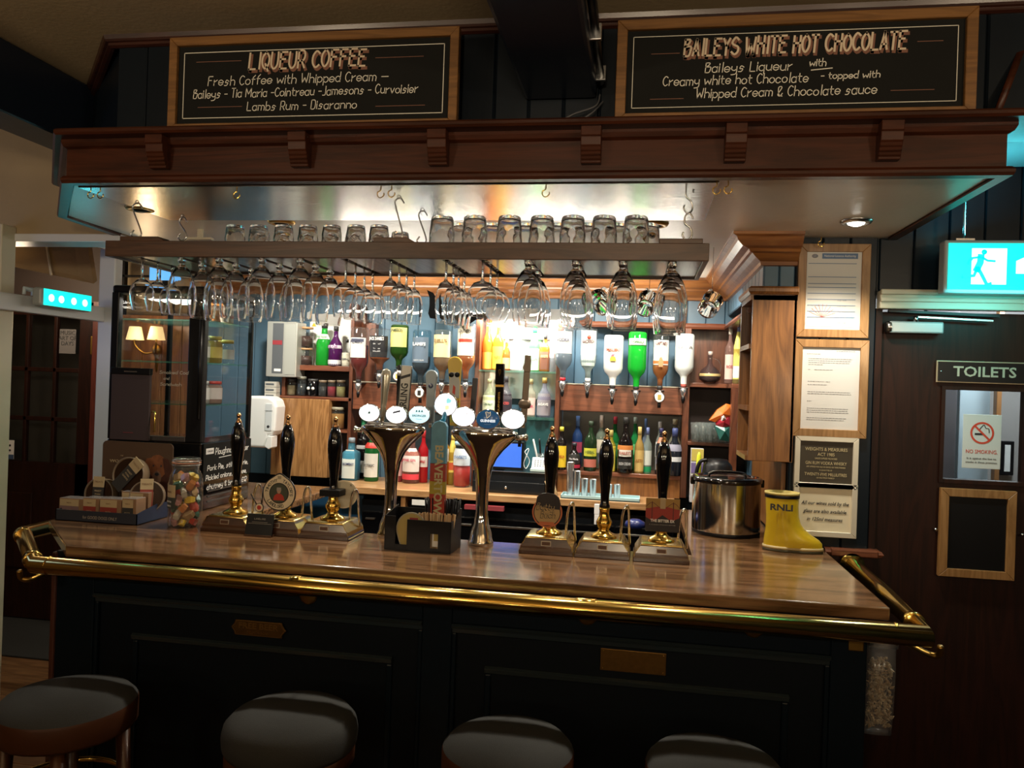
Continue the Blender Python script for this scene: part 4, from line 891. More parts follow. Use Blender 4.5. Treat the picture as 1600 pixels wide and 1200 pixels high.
def arcw(g, txt, r0, st, d, h, w, y):                   # lettering bent on a circle
    g.write(txt, 0, 0, h, w, arc=(0, 0, r0, st, d), slant=0, jit=0, y=y)
# Landlord badge
B = root('pump_clip', '', None, (0.0, -.055, .152), 0); B.parent = PUMPS[1]
bcream = mat('badge_cream', (.80, .70, .50), .4); bd = mat('badge_black', (.02, .015, .015), .4); br = mat('badge_red', (.5, .05, .03), .4)
def blob(R, top=.0, n=48): return [(R*math.cos(2*math.pi*k/n)*1.0, R*math.sin(2*math.pi*k/n)+(top*max(0, math.cos(2*math.pi*k/n-math.pi/2))**24)) for k in range(n)]
G().prism(blob(.064, .010), 'y', 0, .004).obj('disc', bd, B); G().prism(blob(.060, .009), 'y', -.001, 0).obj('face', bcream, B)
G().prism(blob(.038), 'y', -.0014, -.001).obj('ring', bd, B); G().prism(blob(.0345), 'y', -.0018, -.0014).obj('field', mat('badge_green', (.06, .07, .045), .5), B)
G().prism([(-.022, -.026), (.022, -.026), (.018, -.010), (.008, -.002), (-.008, -.002), (-.018, -.010)], 'y', -.0022, -.0018).obj('coat', br, B)
G().prism([(a*.8, b*1.1+.009) for a, b in blob(.0095, 0, 20)], 'y', -.0026, -.0022).obj('face_print', mat('badge_skin', (.5, .3, .2), .5), B)
G().prism([(-.009, .010), (.009, .010), (.008, .021), (-.008, .021)], 'y', -.0028, -.0026).obj('hair_print', mat('badge_grey', (.35, .33, .3), .5), B)
G().prism([(-.006, .052), (.006, .052), (.007, .064), (-.007, .064)], 'y', -.003, -.001).obj('crest', mat('pale_gold', (.45, .39, .27)), B)
g = G(); arcw(g, "TIMOTHY", .0425, 176, -1, .0105, .0019, -.0015); arcw(g, "TAYLOR'S", .0425, 72, -1, .0105, .0019, -.0015); arcw(g, 'LANDLORD', .0535, 214, 1, .0115, .0020, -.0015); g.obj('lettering', ink, B, flip=False)
# sideways cream badge
B = root('pump_clip', '', None, (.03, .02, .15)); B.parent = PUMPS[2]
G().prism(blob(.052), 'y', 0, .004).obj('disc', bcream, B, rot=(0, 0, 12)); G().prism(blob(.047), 'y', -.001, 0).obj('face', mat('badge_ivory', (.66, .60, .44), .4), B, rot=(0, 0, 12)); text('X', .012, ink, B, (.03, -.003, .035), rot=(90, 0, 12))
G().box(-.062, .014, -.075, -.012, .0, .024).obj('clip_bracket', black, B, bev=.002, label='black plastic clip')
# orange script badge
B = root('pump_clip', '', None, (-.002, -.06, .150)); B.parent = PUMPS[3]
org = mat('badge_orange', (.52, .15, .06), .4); tan = mat('badge_tan', (.42, .29, .13), .5)
G().prism([(a, b-.008) for a, b in blob(.052)], 'y', 0, .004).obj('disc', org, B); G().prism([(a, b-.008) for a, b in blob(.047)], 'y', -.001, 0).obj('rim', bd, B); G().prism([(a, b-.008) for a, b in blob(.044)], 'y', -.0015, -.001).obj('face', tan, B)
G().prism([(-.040, .018), (-.036, .045), (-.022, .056), (.0, .060), (.026, .056), (.040, .045), (.046, .022), (.044, .004), (.01, .006), (-.02, .012)], 'y', -.004, .002).obj('barn_silhouette', bd, B)
g = G(); g.write('Butty', -.036, .001, .022, .0028, width=.062, y=-.0048, slant=.2); g.write('Bach', -.022, -.026, .024, .0028, width=.054, y=-.0048, slant=.2); g.obj('lettering', ink, B, (0, 0, 0), flip=False)
g = G(); g.write('Butty', -.035, .002, .022, .0012, width=.062, y=-.0052, slant=.2); g.write('Bach', -.021, -.025, .024, .0012, width=.054, y=-.0052, slant=.2); g.obj('letter_highlight', mat('badge_sand', (.6, .45, .22), .5), B, flip=False)
G().prism([(-.03, -.052), (.03, -.052), (.024, -.040), (-.024, -.040)], 'y', -.003, -.001).obj('scroll', org, B)
# bitter ex clip
B = root('pump_clip', '', None, (0, -.06, .0)); B.parent = PUMPS[5]
cz0, cz1 = .100, .212
G().box(-.056, .056, 0, .004, cz0, cz1).obj('card', mat('clip_black', (.018, .014, .016), .4), B, bev=.001)
G().box(-.056, .056, -.0008, 0, cz1-.034, cz1).obj('sky_print', mat('clip_mustard', (.33, .19, .04), .5), B)
G().prism([(-.056, cz1-.036), (-.02, cz1-.028), (.02, cz1-.028), (.056, cz1-.036), (.056, cz1-.062), (.03, cz1-.075), (.0, cz1-.055), (-.03, cz1-.078), (-.056, cz1-.064)], 'y', -.0012, -.0008).obj('bridge_print', mat('clip_red', (.30, .03, .02), .5), B)
g = G()
for x in (-.035, .035): g.ribbon([(x, cz1-.068), (x, cz1-.012)], .003, -.0016)
g.ribbon(cat([(-.056, cz1-.03), (-.035, cz1-.014), (0, cz1-.034), (.035, cz1-.014), (.056, cz1-.03)], 5), .0016, -.0016); g.obj('bridge_lines', mat('clip_dark_red', (.10, .02, .015), .5), B, flip=False)
G().box(-.009, .009, -.003, -.001, cz1-.034, cz1+.002).obj('window_print', mat('clip_tan', (.42, .32, .18), .5), B, bev=.001)
text('THE BITTER EX', .013, paper, B, (0, -.002, cz0+.037), width=.080, bold=.0004); text('A CLASSIC ENGLISH BITTER', .005, mat('clip_grey', (.3, .3, .3), .5), B, (0, -.002, cz0+.024), width=.088)
# card and medal in front of the Landlord pump
q = PZ(404, 838, 1.1); r = root('tasting_card', 'small black printed card standing in front of the Landlord pump', 'card', (q.x, q.y, 1.1))
w = .052; G().prism([(-.006, 0), (.001, 0), (.016, .078), (.012, .078)], 'x', -w, w).obj('card', black, r); G().box(-w, w, -.012, .03, 0, .006).obj('foot', pbase, r, bev=.001)
g = G()
g.write('LANDLORD', -.022, .060, .005, .0010, slant=0, jit=0, width=.044, y=0)
for k in range(9):
    ww = .09 if k % 4 else .06; z = .050-.0052*k; g.box(-ww/2, ww/2, -.0004, 0, z, z+.0012)
g.obj('printed_lines', mat('card_grey', (.30, .29, .26), .6), r, (0, -.004, 0), (-11, 0, 0), flip=False)
q = PY(405, 793, q.y+.01); r = root('pump_medal', 'little round medal on a stick above the black tasting card', 'medal', q)
G().prism(blob(.0165, 0, 24), 'y', 0, .003).obj('disc', bd, r); G().prism(blob(.014, 0, 24), 'y', -.001, 0).obj('face', bcream, r); G().prism(blob(.008, 0, 16), 'y', -.0015, -.001).obj('crest', br, r)
G().tube([(.004, .006, 0), (.004, .02, .075)], .0022, 6).obj('stick', black, r); G().tube([(-.01, .004, .006), (-.045, .02, .045)], .0022, 6).obj('arm', black, r)
# ================================================================= TALL CHROME TAPS
lens = mat('lit_lens', (1, 1, 1), .3, emit=(.95, .98, 1), es=1.7)
lensblue = mat('lit_blue_lens', (.6, .9, 1), .3, emit=(.55, .85, .95), es=1.2)
lensdark = mat('lit_dark_lens', (.01, .03, .06), .2, emit=(.01, .05, .11), es=1.0)
def tower(name, label, x, y, top=.415):
    r = root(name, label, 'beer tap', (x, y, 1.1))
    pr = [(0, .046, .046), (.012, .046, .046), (.02, .041, .041), (.045, .038, .038), (.075, .027, .026), (.12, .022, .021), (.18, .0225, .02), (.235, .026, .02), (.28, .034, .023), (.315, .050, .028), (.345, .073, .033), (.370, .098, .038), (.388, .116, .042), (.402, .124, .044), (.412, .121, .042), (.418, .10, .034), (.420, .04, .012)]
    n = 36; s = top/.42
    G().loft([[(a*math.cos(2*math.pi*k/n), b*math.sin(2*math.pi*k/n), z*s) for k in range(n)] for z, a, b in pr]).obj('column', chrome, r)
    G().box(-.10, .10, -.012, .012, top-.001, top+.006).obj('top_plate', steel, r, bev=.003)
    return r, top
def lensp(r, x, y, z, mt, R=.036, ry=.031, rz=0, ins=None):
    e = root('lens', '', None, (x, y, z), rz); e.parent = r
    G().lathe([(0, .006), (R*.9, .006), (R+.003, .0), (R+.003, -.006), (R, -.008)], 36, axis='y', sy=ry/R).obj('rim', chrome, e)
    G().lathe([(0, -.0085), (R*.97, -.0085), (R+.0005, -.006)], 36, axis='y', sy=ry/R).obj('lit_face', mt, e)
    return e
def stalk(r, x, y, z, top, lx=0): G().tube(cat([(x*.75+lx, .005, top), (x*.95, .01, top+.015), (x, y+.012, z-.005), (x, y+.008, z)], 4), .008, 10).obj('stalk', chrome, r)
T1 = PZ(610, 836, 1.1); T2 = PZ(752, 849, 1.1)
r1, tp = tower('beer_tap', 'tall flared chrome beer tap left of the black caddy with three lit badges', T1.x, 2.80)
r2, tp = tower('beer_tap', 'tall flared chrome beer tap right of the caddy with the harp badge', T2.x, 2.76)
dblue = mat('print_blue', (.06, .08, .16), .4); dteal = mat('print_teal', (.05, .22, .22), .4)
def rel(r, u, v, y): q = PY(u, v, y); return (q.x-r.location.x, y-r.location.y, q.z-r.location.z)
for u, v, mt_, nm in ((578, 645, lens, 0), (620, 648, lens, 1), (656, 648, lensblue, 2)):
    x, y, z = rel(r1, u, v, 2.735); e = lensp(r1, x, y, z, mt_, .0385, .0305); stalk(r1, x, y, z, tp)
    if nm == 0: G().prism([(-.006, -.002), (.004, -.004), (.005, .004), (0, .007), (-.003, .002)], 'y', -.0095, -.0086).obj('emblem', dteal, e)
    if nm == 1: G().prism([(-.012, .004), (.016, .011), (.015, .018), (-.012, .010)], 'y', -.0095, -.0086).obj('emblem', dblue, e); text('CARLING', .011, mat('lens_grey', (.45, .45, .47), .5), e, (0, -.009, -.006), width=.058)
    if nm == 2:
        text('ERDINGER', .0105, dteal, e, (0, -.009, -.004), width=.052, bold=.0003)
        for k in range(3): G().prism([(-.004+.01*(k-1), .010), (.004+.01*(k-1), .010), (.01*(k-1), .019)], 'y', -.0095, -.0086).obj('emblem', dteal, e)
        text('Weissbier', .006, dteal, e, (0, -.009, -.016))
for u, v, mt_, nm in ((725, 651, lens, 0), (763, 655, lensdark, 1), (802, 655, lens, 2)):
    x, y, z = rel(r2, u, v, 2.70); e = lensp(r2, x, y, z, mt_, .041, .033); stalk(r2, x, y, z, tp)
    if nm == 0: G().prism([(.008, .008), (.018, .010), (.012, .012)], 'y', -.0095, -.0086).obj('emblem', mat('lens_rose', (.6, .3, .35), .5), e)
    if nm == 1:
        text('GUINNESS', .0125, mat('lens_white', (.8, .85, .9), .4, emit=(.7, .8, .9), es=.9), e, (0, -.009, -.006), width=.054, bold=.0006); text('DRAUGHT', .005, mat('lens_pale', (.3, .4, .6), .4), e, (0, -.009, -.018))
        hp = mat('harp_gold', (.6, .52, .35), .4, emit=(.5, .42, .28), es=.7); g = G()
        g.ribbon(cat([(-.009, .024), (-.004, .026), (.004, .022), (.008, .026)], 3), .002, -.0092); g.ribbon([(-.009, .024), (-.003, .004)], .0022, -.0092); g.ribbon(cat([(.008, .026), (.008, .014), (-.003, .004)], 3), .0025, -.0092)
        for k in range(3): g.ribbon([(-.005+.004*k, .024), (-.005+.004*k, .010)], .0008, -.0092)
        g.obj('harp_emblem', hp, e, flip=False)
# nozzle side taps of the towers
for r, sx in ((r1, -1), (r2, 1)):
    e = root('side_valve', '', None, (sx*.118, -.005, tp-.028)); e.parent = r
    G().tube([(0, 0, 0), (sx*.03, -.004, .004)], .010, 14).obj('barrel', chrome, e); G().tube([(sx*.012, 0, -.0), (sx*.012, 0, -.03)], .006, 10).obj('nozzle', black, e); G().lathe([(0, 0), (.012, .001), (.014, .006), (.008, .012), (0, .013)], 16, (sx*.03, -.004, .004), axis='x').obj('knob', chrome, e)
# tap handles rising behind the badges
def handle(r, label, u, v0, v1, w, mt, body, y, tilt=0, extra=None):
    x, yy, z0 = rel(r, u, v1, y); z1 = rel(r, u, v0, y)[2]
    e = root('tap_handle', '', None, (x, yy, z0)); e.parent = r; e.rotation_euler = (0, R_(tilt), 0); e['label'] = label; h = z1-z0
    body(e, w, h, mt); G().tube([(0, 0, -.02), (0, 0, .004)], .006, 8).obj('ferrule', chrome, e); return e
def h_taper(e, w, h, mt): G().lathe([(0, 0), (.007, 0), (.008, h*.1), (w*.40, h*.6), (w*.5, h*.85), (w*.42, h*.96), (0, h)], 20, sy=.55).obj('grip', mt, e)
def h_slab(e, w, h, mt): G().box(-w/2, w/2, -.006, .006, 0, h).obj('grip', mt, e, bev=.003)
def h_round(e, w, h, mt):
    P = [(-w*.34, 0), (w*.34, 0), (w*.36, h*.62)]+[(w/2*math.cos(R_(a)), h-w/2+w/2*math.sin(R_(a))) for a in range(-20, 201, 20)]+[(-w*.36, h*.62)]
    G().prism(P, 'y', -.008, .008).obj('grip', mt, e, bev=.003)
hcream = mat('handle_silver', (.55, .52, .42), .2, .7)
handle(r1, 'silver tapered handle with a small crest', 597, 575, 660, .038, hcream, h_taper, 2.78, 3)
e = handle(r1, 'grey slab handle lettered CARLING', 629, 571, 655, .040, mat('handle_grey', (.27, .26, .23), .3, .3), h_slab, 2.77, 3)
G().box(-.0215, .0215, -.004, .004, -.001, rel(r1, 0, 0, 2.7)[2]*0+.187).obj('edge', black, e, bev=.003)
G().prism([(-.018, .146), (.018, .160), (.018, .170), (-.018, .157)], 'y', -.0072, -.006).obj('stripe', black, e)
text('CARLING', .036, black, e, (0, -.0068, .070), rot=(90, -90, 0), width=.125, bold=.0008)
e = handle(r1, 'rounded blue-grey handle with a dark crest', 672, 578, 660, .046, mat('handle_bluegrey', (.30, .38, .44), .25), h_round, 2.80)
G().lathe([(0, 0), (.009, 0), (.009, .001), (0, .001)], 18, (0, -.0095, .135), axis='y').obj('crest', dblue, e); text('9', .014, paper, e, (0, -.0100, .135))
e = handle(r1, 'thin black handle with a white top', 621, 570, 655, .012, black, h_slab, 2.84)
G().lathe([(0, 0), (.008, 0), (.007, .018), (0, .02)], 14, (0, -.002, .165)).obj('tip', WHITE, e)
e = handle(r2, 'yellow bottle shaped handle with two dark discs', 711, 557, 665, .054, mat('handle_yellow', (.72, .50, .05), .3), h_round, 2.79, -2)
G().box(-.0175, .0175, -.0095, -.008, .012, .075).obj('lime_print', mat('handle_lime', (.55, .6, .06), .35), e, bev=.002); G().box(-.018, .018, -.0096, -.008, .085, .092).obj('orange_band', mat('handle_orange', (.7, .2, .04), .4), e); G().prism([(-.018, .10), (.018, .10), (.020, .16), (.012, .195), (-.012, .195), (-.020, .16)], 'y', -.0100, -.008).obj('grey_print', mat('handle_pale', (.5, .52, .5), .4), e)
G().prism([(-.008, .12), (.002, .112), (.004, .14), (-.004, .15)], 'y', -.0106, -.0100).obj('red_print', red, e)
for sx in (-1, 1): G().lathe([(0, 0), (.0095, 0), (.0095, .002), (0, .002)], 16, (sx*.011, -.013, .186), axis='y').obj('dark_disc', black, e)
handle(r2, 'dark slim handle beside the yellow one', 737, 590, 660, .020, mat('handle_dark', (.05, .05, .06), .25), h_slab, 2.80, 3)
e = handle(r2, 'black handle with a gold harp', 779, 568, 655, .030, blackg, h_slab, 2.76)
G().box(-.0165, .0165, -.0075, .0075, .125, .20).obj('head', blackg, e, bev=.003); G().box(-.0155, .0155, -.0066, .0066, .116, .124).obj('collar', brassd, e)
g = G(); g.ribbon(cat([(-.004, .176), (.0, .178), (.004, .175)], 3), .0014, -.0082); g.ribbon([(-.004, .176), (.0, .155), (.004, .175)], .0013, -.0082); g.obj('harp_emblem', brass, e, flip=False)
text('GUINNESS', .010, brassd, e, (0, -.0068, .06), rot=(90, -90, 0), width=.075)
br_ = mat('bronze_handle', (.17, .13, .095), .4, .5)
e = handle(r2, 'weathered bronze sword shaped handle', 818, 555, 660, .022, br_, h_slab, 2.76, 2)
G().lathe([(0, .045), (.019, .052), (.023, .065), (.019, .078), (0, .085)], 16, sy=.6).obj('boss', br_, e); G().prism([(-.008, .18), (-.016, .195), (-.009, .215), (.006, .235), (.012, .225), (.012, .18)], 'y', -.008, .008).obj('head', br_, e, bev=.002)
# the separate coloured tap
q = PY(683, 800, 2.66); r = root('beer_tap', 'tall narrow BEAVERTOWN tap striped blue, red and yellow behind the caddy', 'beer tap', (q.x, 2.66, 1.1)); H = PY(690, 657, 2.66).z-1.1
pb = mat('tap_blue', (.10, .27, .38), .3, noise=.3, nscale=30); pr_ = mat('tap_red', (.33, .035, .02), .35, noise=.3, nscale=40); py_ = mat('tap_olive', (.36, .28, .03), .35, noise=.3, nscale=40)
w = .028
G().prism([(-w, H*.66), (w, H*.66), (w, H-.02), (w*.7, H-.006), (0, H), (-w*.6, H-.006), (-w, H-.02)], 'y', -.012, .012).obj('top_section', pb, r, bev=.003)
for a, b, m_ in ((.52, .66, pr_), (.42, .52, py_), (.0, .42, pr_)): G().box(-w, w, -.0115, .0115, H*a, H*b).obj('body_section', m_, r, bev=.001)
text('BEAVERTOWN', .040, mat('tap_lettering', (.45, .40, .22), .4), r, (0.002, -.0125, H*.50), rot=(90, 90, 0), width=.27, bold=.0012)
x, y, z = rel(r, 697, 632, 2.69)
G().tube([(0, .0, H-.01), (x*.7, .015, H+.002), (x, y+.01, z-.01)], .009, 12).obj('blue_stalk', mat('stalk_blue', (.02, .2, .35), .25), r); e = lensp(r, x, y, z, lens, .039, .039)
G().prism([(.004, .004), (.018, .006), (.022, .016), (.008, .024), (.002, .016)], 'y', -.0095, -.0086).obj('emblem', mat('lens_teal', (.25, .7, .75), .5, emit=(.3, .75, .8), es=.9), e); G().prism([(.0, -.02), (.014, -.016), (.012, -.002), (-.002, -.004)], 'y', -.0095, -.0086).obj('emblem', mat('lens_yellow', (.8, .8, .4), .5, emit=(.85, .85, .5), es=.9), e)

# ================================================================= CADDY
A, Bq = PZ(600, 858, 1.1), PZ(698, 867, 1.1); yc = (A.y+Bq.y)/2
r = root('bar_caddy', 'black plastic caddy of straws and stirrers in front of the tall taps', 'caddy', (A.x, A.y, 1.1), -2)
cw, cd_, ch = Bq.x-A.x+.01, .13, .125
hz = PY(603, 808, A.y).z-1.1
def H_(v): return PY(650, v, A.y).z-1.1
G().box(0, cw, 0, cd_, 0, .004).obj('floor_tray', black, r)
zf = H_(812); zl = H_(808)
mx0, mx1 = rel(r, 618, 830, A.y)[0], rel(r, 636, 830, A.y)[0]
G().box(0, mx0, 0, .003, 0, zl).obj('front_panel', black, r, bev=.001); G().box(mx1, cw*.69+0, 0, .003, 0, zf).obj('front_panel', black, r, bev=.001)
wa, wb_ = rel(r, 672, 845, A.y)[0], rel(r, 685, 845, A.y)[0]; za, zb = H_(855), H_(832)
G().box(cw*.69, wa, 0, .003, 0, zf).obj('front_panel', black, r); G().box(wb_, cw, 0, .003, 0, zf).obj('front_panel', black, r); G().box(wa, wb_, 0, .003, 0, za).obj('front_panel', black, r); G().box(wa, wb_, 0, .003, zb, zf).obj('front_panel', black, r)
G().box(mx0, mx1, 0, .003, 0, H_(852)).obj('front_panel', black, r)
G().prism([(0, 0), (cd_, 0), (cd_, zf+.028), (cd_*.75, zf+.028), (cd_*.5, zf+.0), (0, zf)], 'x', cw-.003, cw).obj('side_panel', black, r); G().prism([(0, 0), (cd_, 0), (cd_, zl+.02), (0, zl)], 'x', 0, .003).obj('side_panel', black, r)
G().box(0, cw, cd_-.003, cd_, 0, zf+.02).obj('back_panel', black, r); G().box(cw*.48, cw*.48+.003, .02, cd_, 0, zf).obj('divider', black, r); G().box(cw*.5, cw, cd_*.5, cd_*.5+.003, 0, zf+.01).obj('divider', black, r)
base = r.location
mt_y = mat('mat_yellow', (.42, .33, .11), .6)
b = root('beer_mat', 'round yellow beer mat standing in the left pocket of the caddy', 'beer mat', (base.x+rel(r, 641, 830, A.y)[0], base.y+.012, 1.106))
b.scale = (1.15, 1, 1.24)
Pm = [(.046*math.cos(R_(a)), .052+.046*math.sin(R_(a))) for a in range(0, 360, 12)]
Pm = [(-.033, .006), (.0, .0), (.033, .006)]+[(.047*math.cos(R_(a)), .053+.047*math.sin(R_(a))) for a in range(-20, 201, 12)]
G().prism(Pm, 'y', 0, .002).obj('rim', mat('mat_grey', (.35, .33, .26), .6), b); G().prism([(x*.92, .05+(z-.05)*.92) for x, z in Pm], 'y', -.0006, 0).obj('face', mt_y, b); G().box(-.006, .02, -.0012, -.0006, .07, .085).obj('red_print', mat('mat_red', (.28, .03, .04), .6), b)
b = root('sugar_sachet', 'yellow and white sachet seen through the slot of the caddy', 'sachet', (base.x+(wa+wb_)/2+.002, base.y+.008, 1.106+.012))
G().box(-.012, .012, 0, .002, 0, .055).obj('paper', paper, b); G().box(-.006, .010, -.0006, 0, .02, .048).obj('print', mt_y, b)
s0 = None; k = 0
for k in range(30):                                    # black straws
    x = base.x+cw*.52+(cw*.46)*((k % 10)+.5)/10; y = base.y+cd_*.56+(cd_*.38)*(k//10+.5)/3
    if s0 is None: s0 = o = G().tube([(0, 0, 0), (0, 0, .165)], .0034, 8).obj('drinking_straw', black, None)
    else: o = s0.copy(); COL.objects.link(o)
    o.location = (x, y, 1.105); t = ((k % 10)-4.5)/4.5
    o.rotation_euler = (random.uniform(-.06, .02), t*.07+random.uniform(-.03, .03), 0); o.scale = (1, 1, random.uniform(.97, 1.02))
    tag(o, 'black drinking straw among the bunch in the back of the caddy', 'straw', 'black straws in the caddy')
s0 = None; stm = [mat('stirrer_wood_%d' % i, c, .6) for i, c in enumerate(((.50, .34, .18), (.42, .25, .12), (.58, .42, .25)))]
for k in range(30):
    x = base.x+cw*.50+(cw*.47)*((k % 15)+.5)/15; y = base.y+.012+(cd_*.34)*(k//15+.5)/2
    if k < 3: s0 = o = G().box(-.0028, .0028, -.0009, .0009, 0, .122).obj('coffee_stirrer', stm[k % 3], None); MATS['st%d' % k] = o
    else: o = MATS['st%d' % (k % 3)].copy(); COL.objects.link(o)
    t = ((k % 15)-7)/7; o.location = (x, y, 1.105); o.rotation_euler = (random.uniform(-.04, .06), t*.10+random.uniform(-.03, .03), random.uniform(-.6, .6))
    tag(o, 'pale flat wooden stirrer among the bunch in the front of the caddy', 'stirrer', 'wooden stirrers in the caddy')
for k in range(3): MATS.pop('st%d' % k)

# ================================================================= DOG TREAT DISPLAY
pack_c = mat('pack_cream', (.50, .40, .24), .5); pack_b = mat('pack_brown', (.16, .075, .035), .5); pack_k = mat('pack_charcoal', (.035, .035, .035), .5); pack_r = mat('pack_red', (.28, .04, .03), .5); kraft = mat('kraft_card', (.27, .16, .09), .6); kraftin = mat('kraft_pale', (.20, .14, .085), .6)
A = PY(86, 822, 2.67); Bq = PY(213, 834, 2.67)
th = .042; tw = Bq.x-A.x; yt = 2.68; td = .20
r = root('display_tray', 'dark blue cardboard tray lettered for good dogs only, holding small boxes', 'tray', (A.x, yt-.01, 1.1), 0)
nb = mat('tray_blue', (.022, .028, .045), .5)
G().box(0, tw, 0, .003, 0, th).obj('front', nb, r); G().box(0, .003, 0, td, 0, th).obj('side', nb, r); G().box(0, tw, td-.003, td, 0, th*1.3).obj('back', nb, r); G().box(0, tw, 0, td, 0, .003).obj('bottom', nb, r)
G().prism([(0, 0), (td, 0), (td, th*1.5), (td*.6, th*1.5), (0, th)], 'x', tw-.003, tw).obj('side', mat('tray_deep_blue', (.015, .03, .07), .4), r)
text('for GOOD DOGS ONLY', .017, mat('tray_print', (.40, .36, .30), .5), r, (tw*.55, -.001, th*.42), width=tw*.42)
bl = r.location
def tbox(label, u0, u1, v0, y, band_, sw=.05, d=.06, rz=0, z0=.006):
    a, b = PY(u0, v0, y), PY(u1, v0, y); h = a.z-1.1-z0; w = b.x-a.x
    q = root('treat_box', label, 'box', (a.x, y, 1.1+z0), rz, 'dog treat boxes in the tray')
    G().box(0, w, 0, d, 0, h).obj('carton', kraft, q, bev=.001)
    G().box(w*.03, w*.8, -.0012, 0, h*.62, h*.96).obj('cream_label', pack_c, q); G().box(w*.03, w*.8, -.0010, 0, h*.22, h*.62).obj('flavour_label', band_, q); G().box(w*.05, w*.75, -.0013, 0, h*.03, h*.2).obj('lower_label', pack_c, q)
    text('TREATS', .006, pack_b, q, (w*.4, -.0016, h*.78)); text('grain free', .006, pack_c, q, (w*.4, -.0016, h*.42))
    G().box(w*.02, w*.98, .002, d-.002, h, h+.0015).obj('lid', mat('lid_gloss', (.35, .33, .33), .15, coat=.5), q)
tbox('blue topped treat box at the left end of the tray', 93, 131, 778, 2.70, mat('pack_mauve', (.22, .14, .15), .5)); tbox('red labelled treat box, left of the touching pair', 130, 155, 778, 2.695, pack_r); tbox('red labelled treat box, right of the touching pair', 156, 190, 779, 2.69, pack_r); tbox('charcoal labelled treat box at the tray right end', 191, 213, 779, 2.685, pack_k, .06)
tbox('taller treat box standing behind the charcoal one', 190, 232, 768, 2.76, pack_b)
def tub(label, u, v, R, y, rx, rz, ry, bandm, d=.045):
    q = PY(u, v, y); e = root('treat_tub', label, 'tub', q, group='round tubs of dog treats'); e.rotation_euler = (R_(rx), R_(ry), R_(rz))
    G().lathe([(0, d), (R*.95, d), (R, d*.5), (R, .004), (R*.985, 0), (R*.96, 0), (R*.94, .006), (0, .006)], 36, axis='y').obj('cup', kraftin, e)
    G().lathe([(0, .003), (R*.94, .003)], 36, axis='y').obj('lid_film', mat('dark_film', (.035, .018, .012), .12, coat=.5), e)
    G().tube([(math.cos(R_(a))*R, 0, math.sin(R_(a))*R) for a in range(0, 360, 10)], .0022, 6, closed=True).obj('lip', mat('lip_cream', (.20, .16, .12), .4), e)
    G().box(-R*.38, R*.38, -.006, -.003, R*.45, R*1.12).obj('cream_sleeve', pack_c, e); G().box(-R*.38, R*.38, -.0055, -.003, -R*1.05, R*.45).obj('sleeve', bandm, e)
    text('TREATS', .010, pack_b, e, (0, -.0064, R*.78), width=R*.6)
    for k in range(3): text(('FINEST', 'PORK', 'CHEWS')[k], .010, pack_c, e, (0, -.0060, R*.2-.013*k))
tub('round treat tub tilted on top of the other two', 200, 742, .068, 2.80, -8, -8, 42, pack_k)
tub('round treat tub standing at the back left of the tray', 154, 772, .062, 2.80, -5, 0, 0, pack_k, .05); tub('round treat tub with dark red sleeve, back right of the tray', 229, 776, .062, 2.78, -5, 22, 0, pack_r, .06)
q = PY(161, 800, 2.885); a, b = PY(161, 688, 2.885), PY(271, 690, 2.885); w, h = b.x-a.x, a.z-1.1
r = root('header_card', 'brown rounded card with a printed spaniel head behind the treat tubs', 'sign', (a.x, 2.885, 1.1))
RC = .018; P = [(0, 0), (w, 0), (w, h-RC)]+[(w-RC+RC*math.cos(R_(t)), h-RC+RC*math.sin(R_(t))) for t in (15, 45, 75, 90)]+[(RC-RC*math.sin(R_(t)), h-RC+RC*math.cos(R_(t))) for t in (0, 30, 60, 90)]
G().prism(P, 'y', 0, .004).obj('card', mat('card_brown', (.085, .05, .03), .45), r)
d1 = mat('dog_tan', (.21, .075, .028), .7, noise=.5, nscale=60); d2_ = mat('dog_dark', (.06, .018, .010), .7, noise=.5, nscale=60); d3 = mat('dog_muzzle', (.16, .09, .06), .7)
dx, dz = w*.79, h*.58; DS = 1.4
G().prism([(dx-.06, 0), (w-.002, 0), (w-.002, dz-DS*.03), (dx+DS*.02, dz+DS*.02), (dx-DS*.03, dz+DS*.01), (dx-DS*.05, dz-DS*.05)], 'y', -.0012, 0).obj('dog_chest', d2_, r)
G().prism([(dx+DS*.030*math.cos(R_(t)), dz+DS*.02+DS*.034*math.sin(R_(t))) for t in range(0, 360, 20)], 'y', -.0018, -.0012).obj('dog_head', d1, r)
for s_ in (-1, 1): G().prism([(dx+DS*s_*.016, dz+DS*.045), (dx+DS*s_*.034, dz+DS*.042), (dx+DS*s_*.047, dz+DS*.015), (dx+DS*s_*.050, dz-DS*.03), (dx+DS*s_*.038, dz-DS*.045), (dx+DS*s_*.026, dz-DS*.01)], 'y', -.0026, -.0018).obj('dog_ear', d2_ if s_ > 0 else d1, r)
G().prism([(dx+DS*.014*math.cos(R_(t)), dz-DS*.012+DS*.020*math.sin(R_(t))) for t in range(0, 360, 30)], 'y', -.0030, -.0024).obj('dog_muzzle', d3, r); G().prism([(dx+DS*.007*math.cos(R_(t)), dz-DS*.002+DS*.005*math.sin(R_(t))) for t in range(0, 360, 45)], 'y', -.0036, -.0030).obj('dog_nose', ink, r)
for s_ in (-1, 1): G().prism([(dx+DS*s_*.012+.0032*math.cos(R_(t)), dz+DS*.022+DS*.0032*math.sin(R_(t))) for t in range(0, 360, 45)], 'y', -.0030, -.0018).obj('dog_eye', ink, r)
text('THE', .007, pack_c, r, (w*.28, -.001, h*.80)); text('WOOFERY', .017, pack_c, r, (w*.28, -.001, h*.72), width=w*.34)
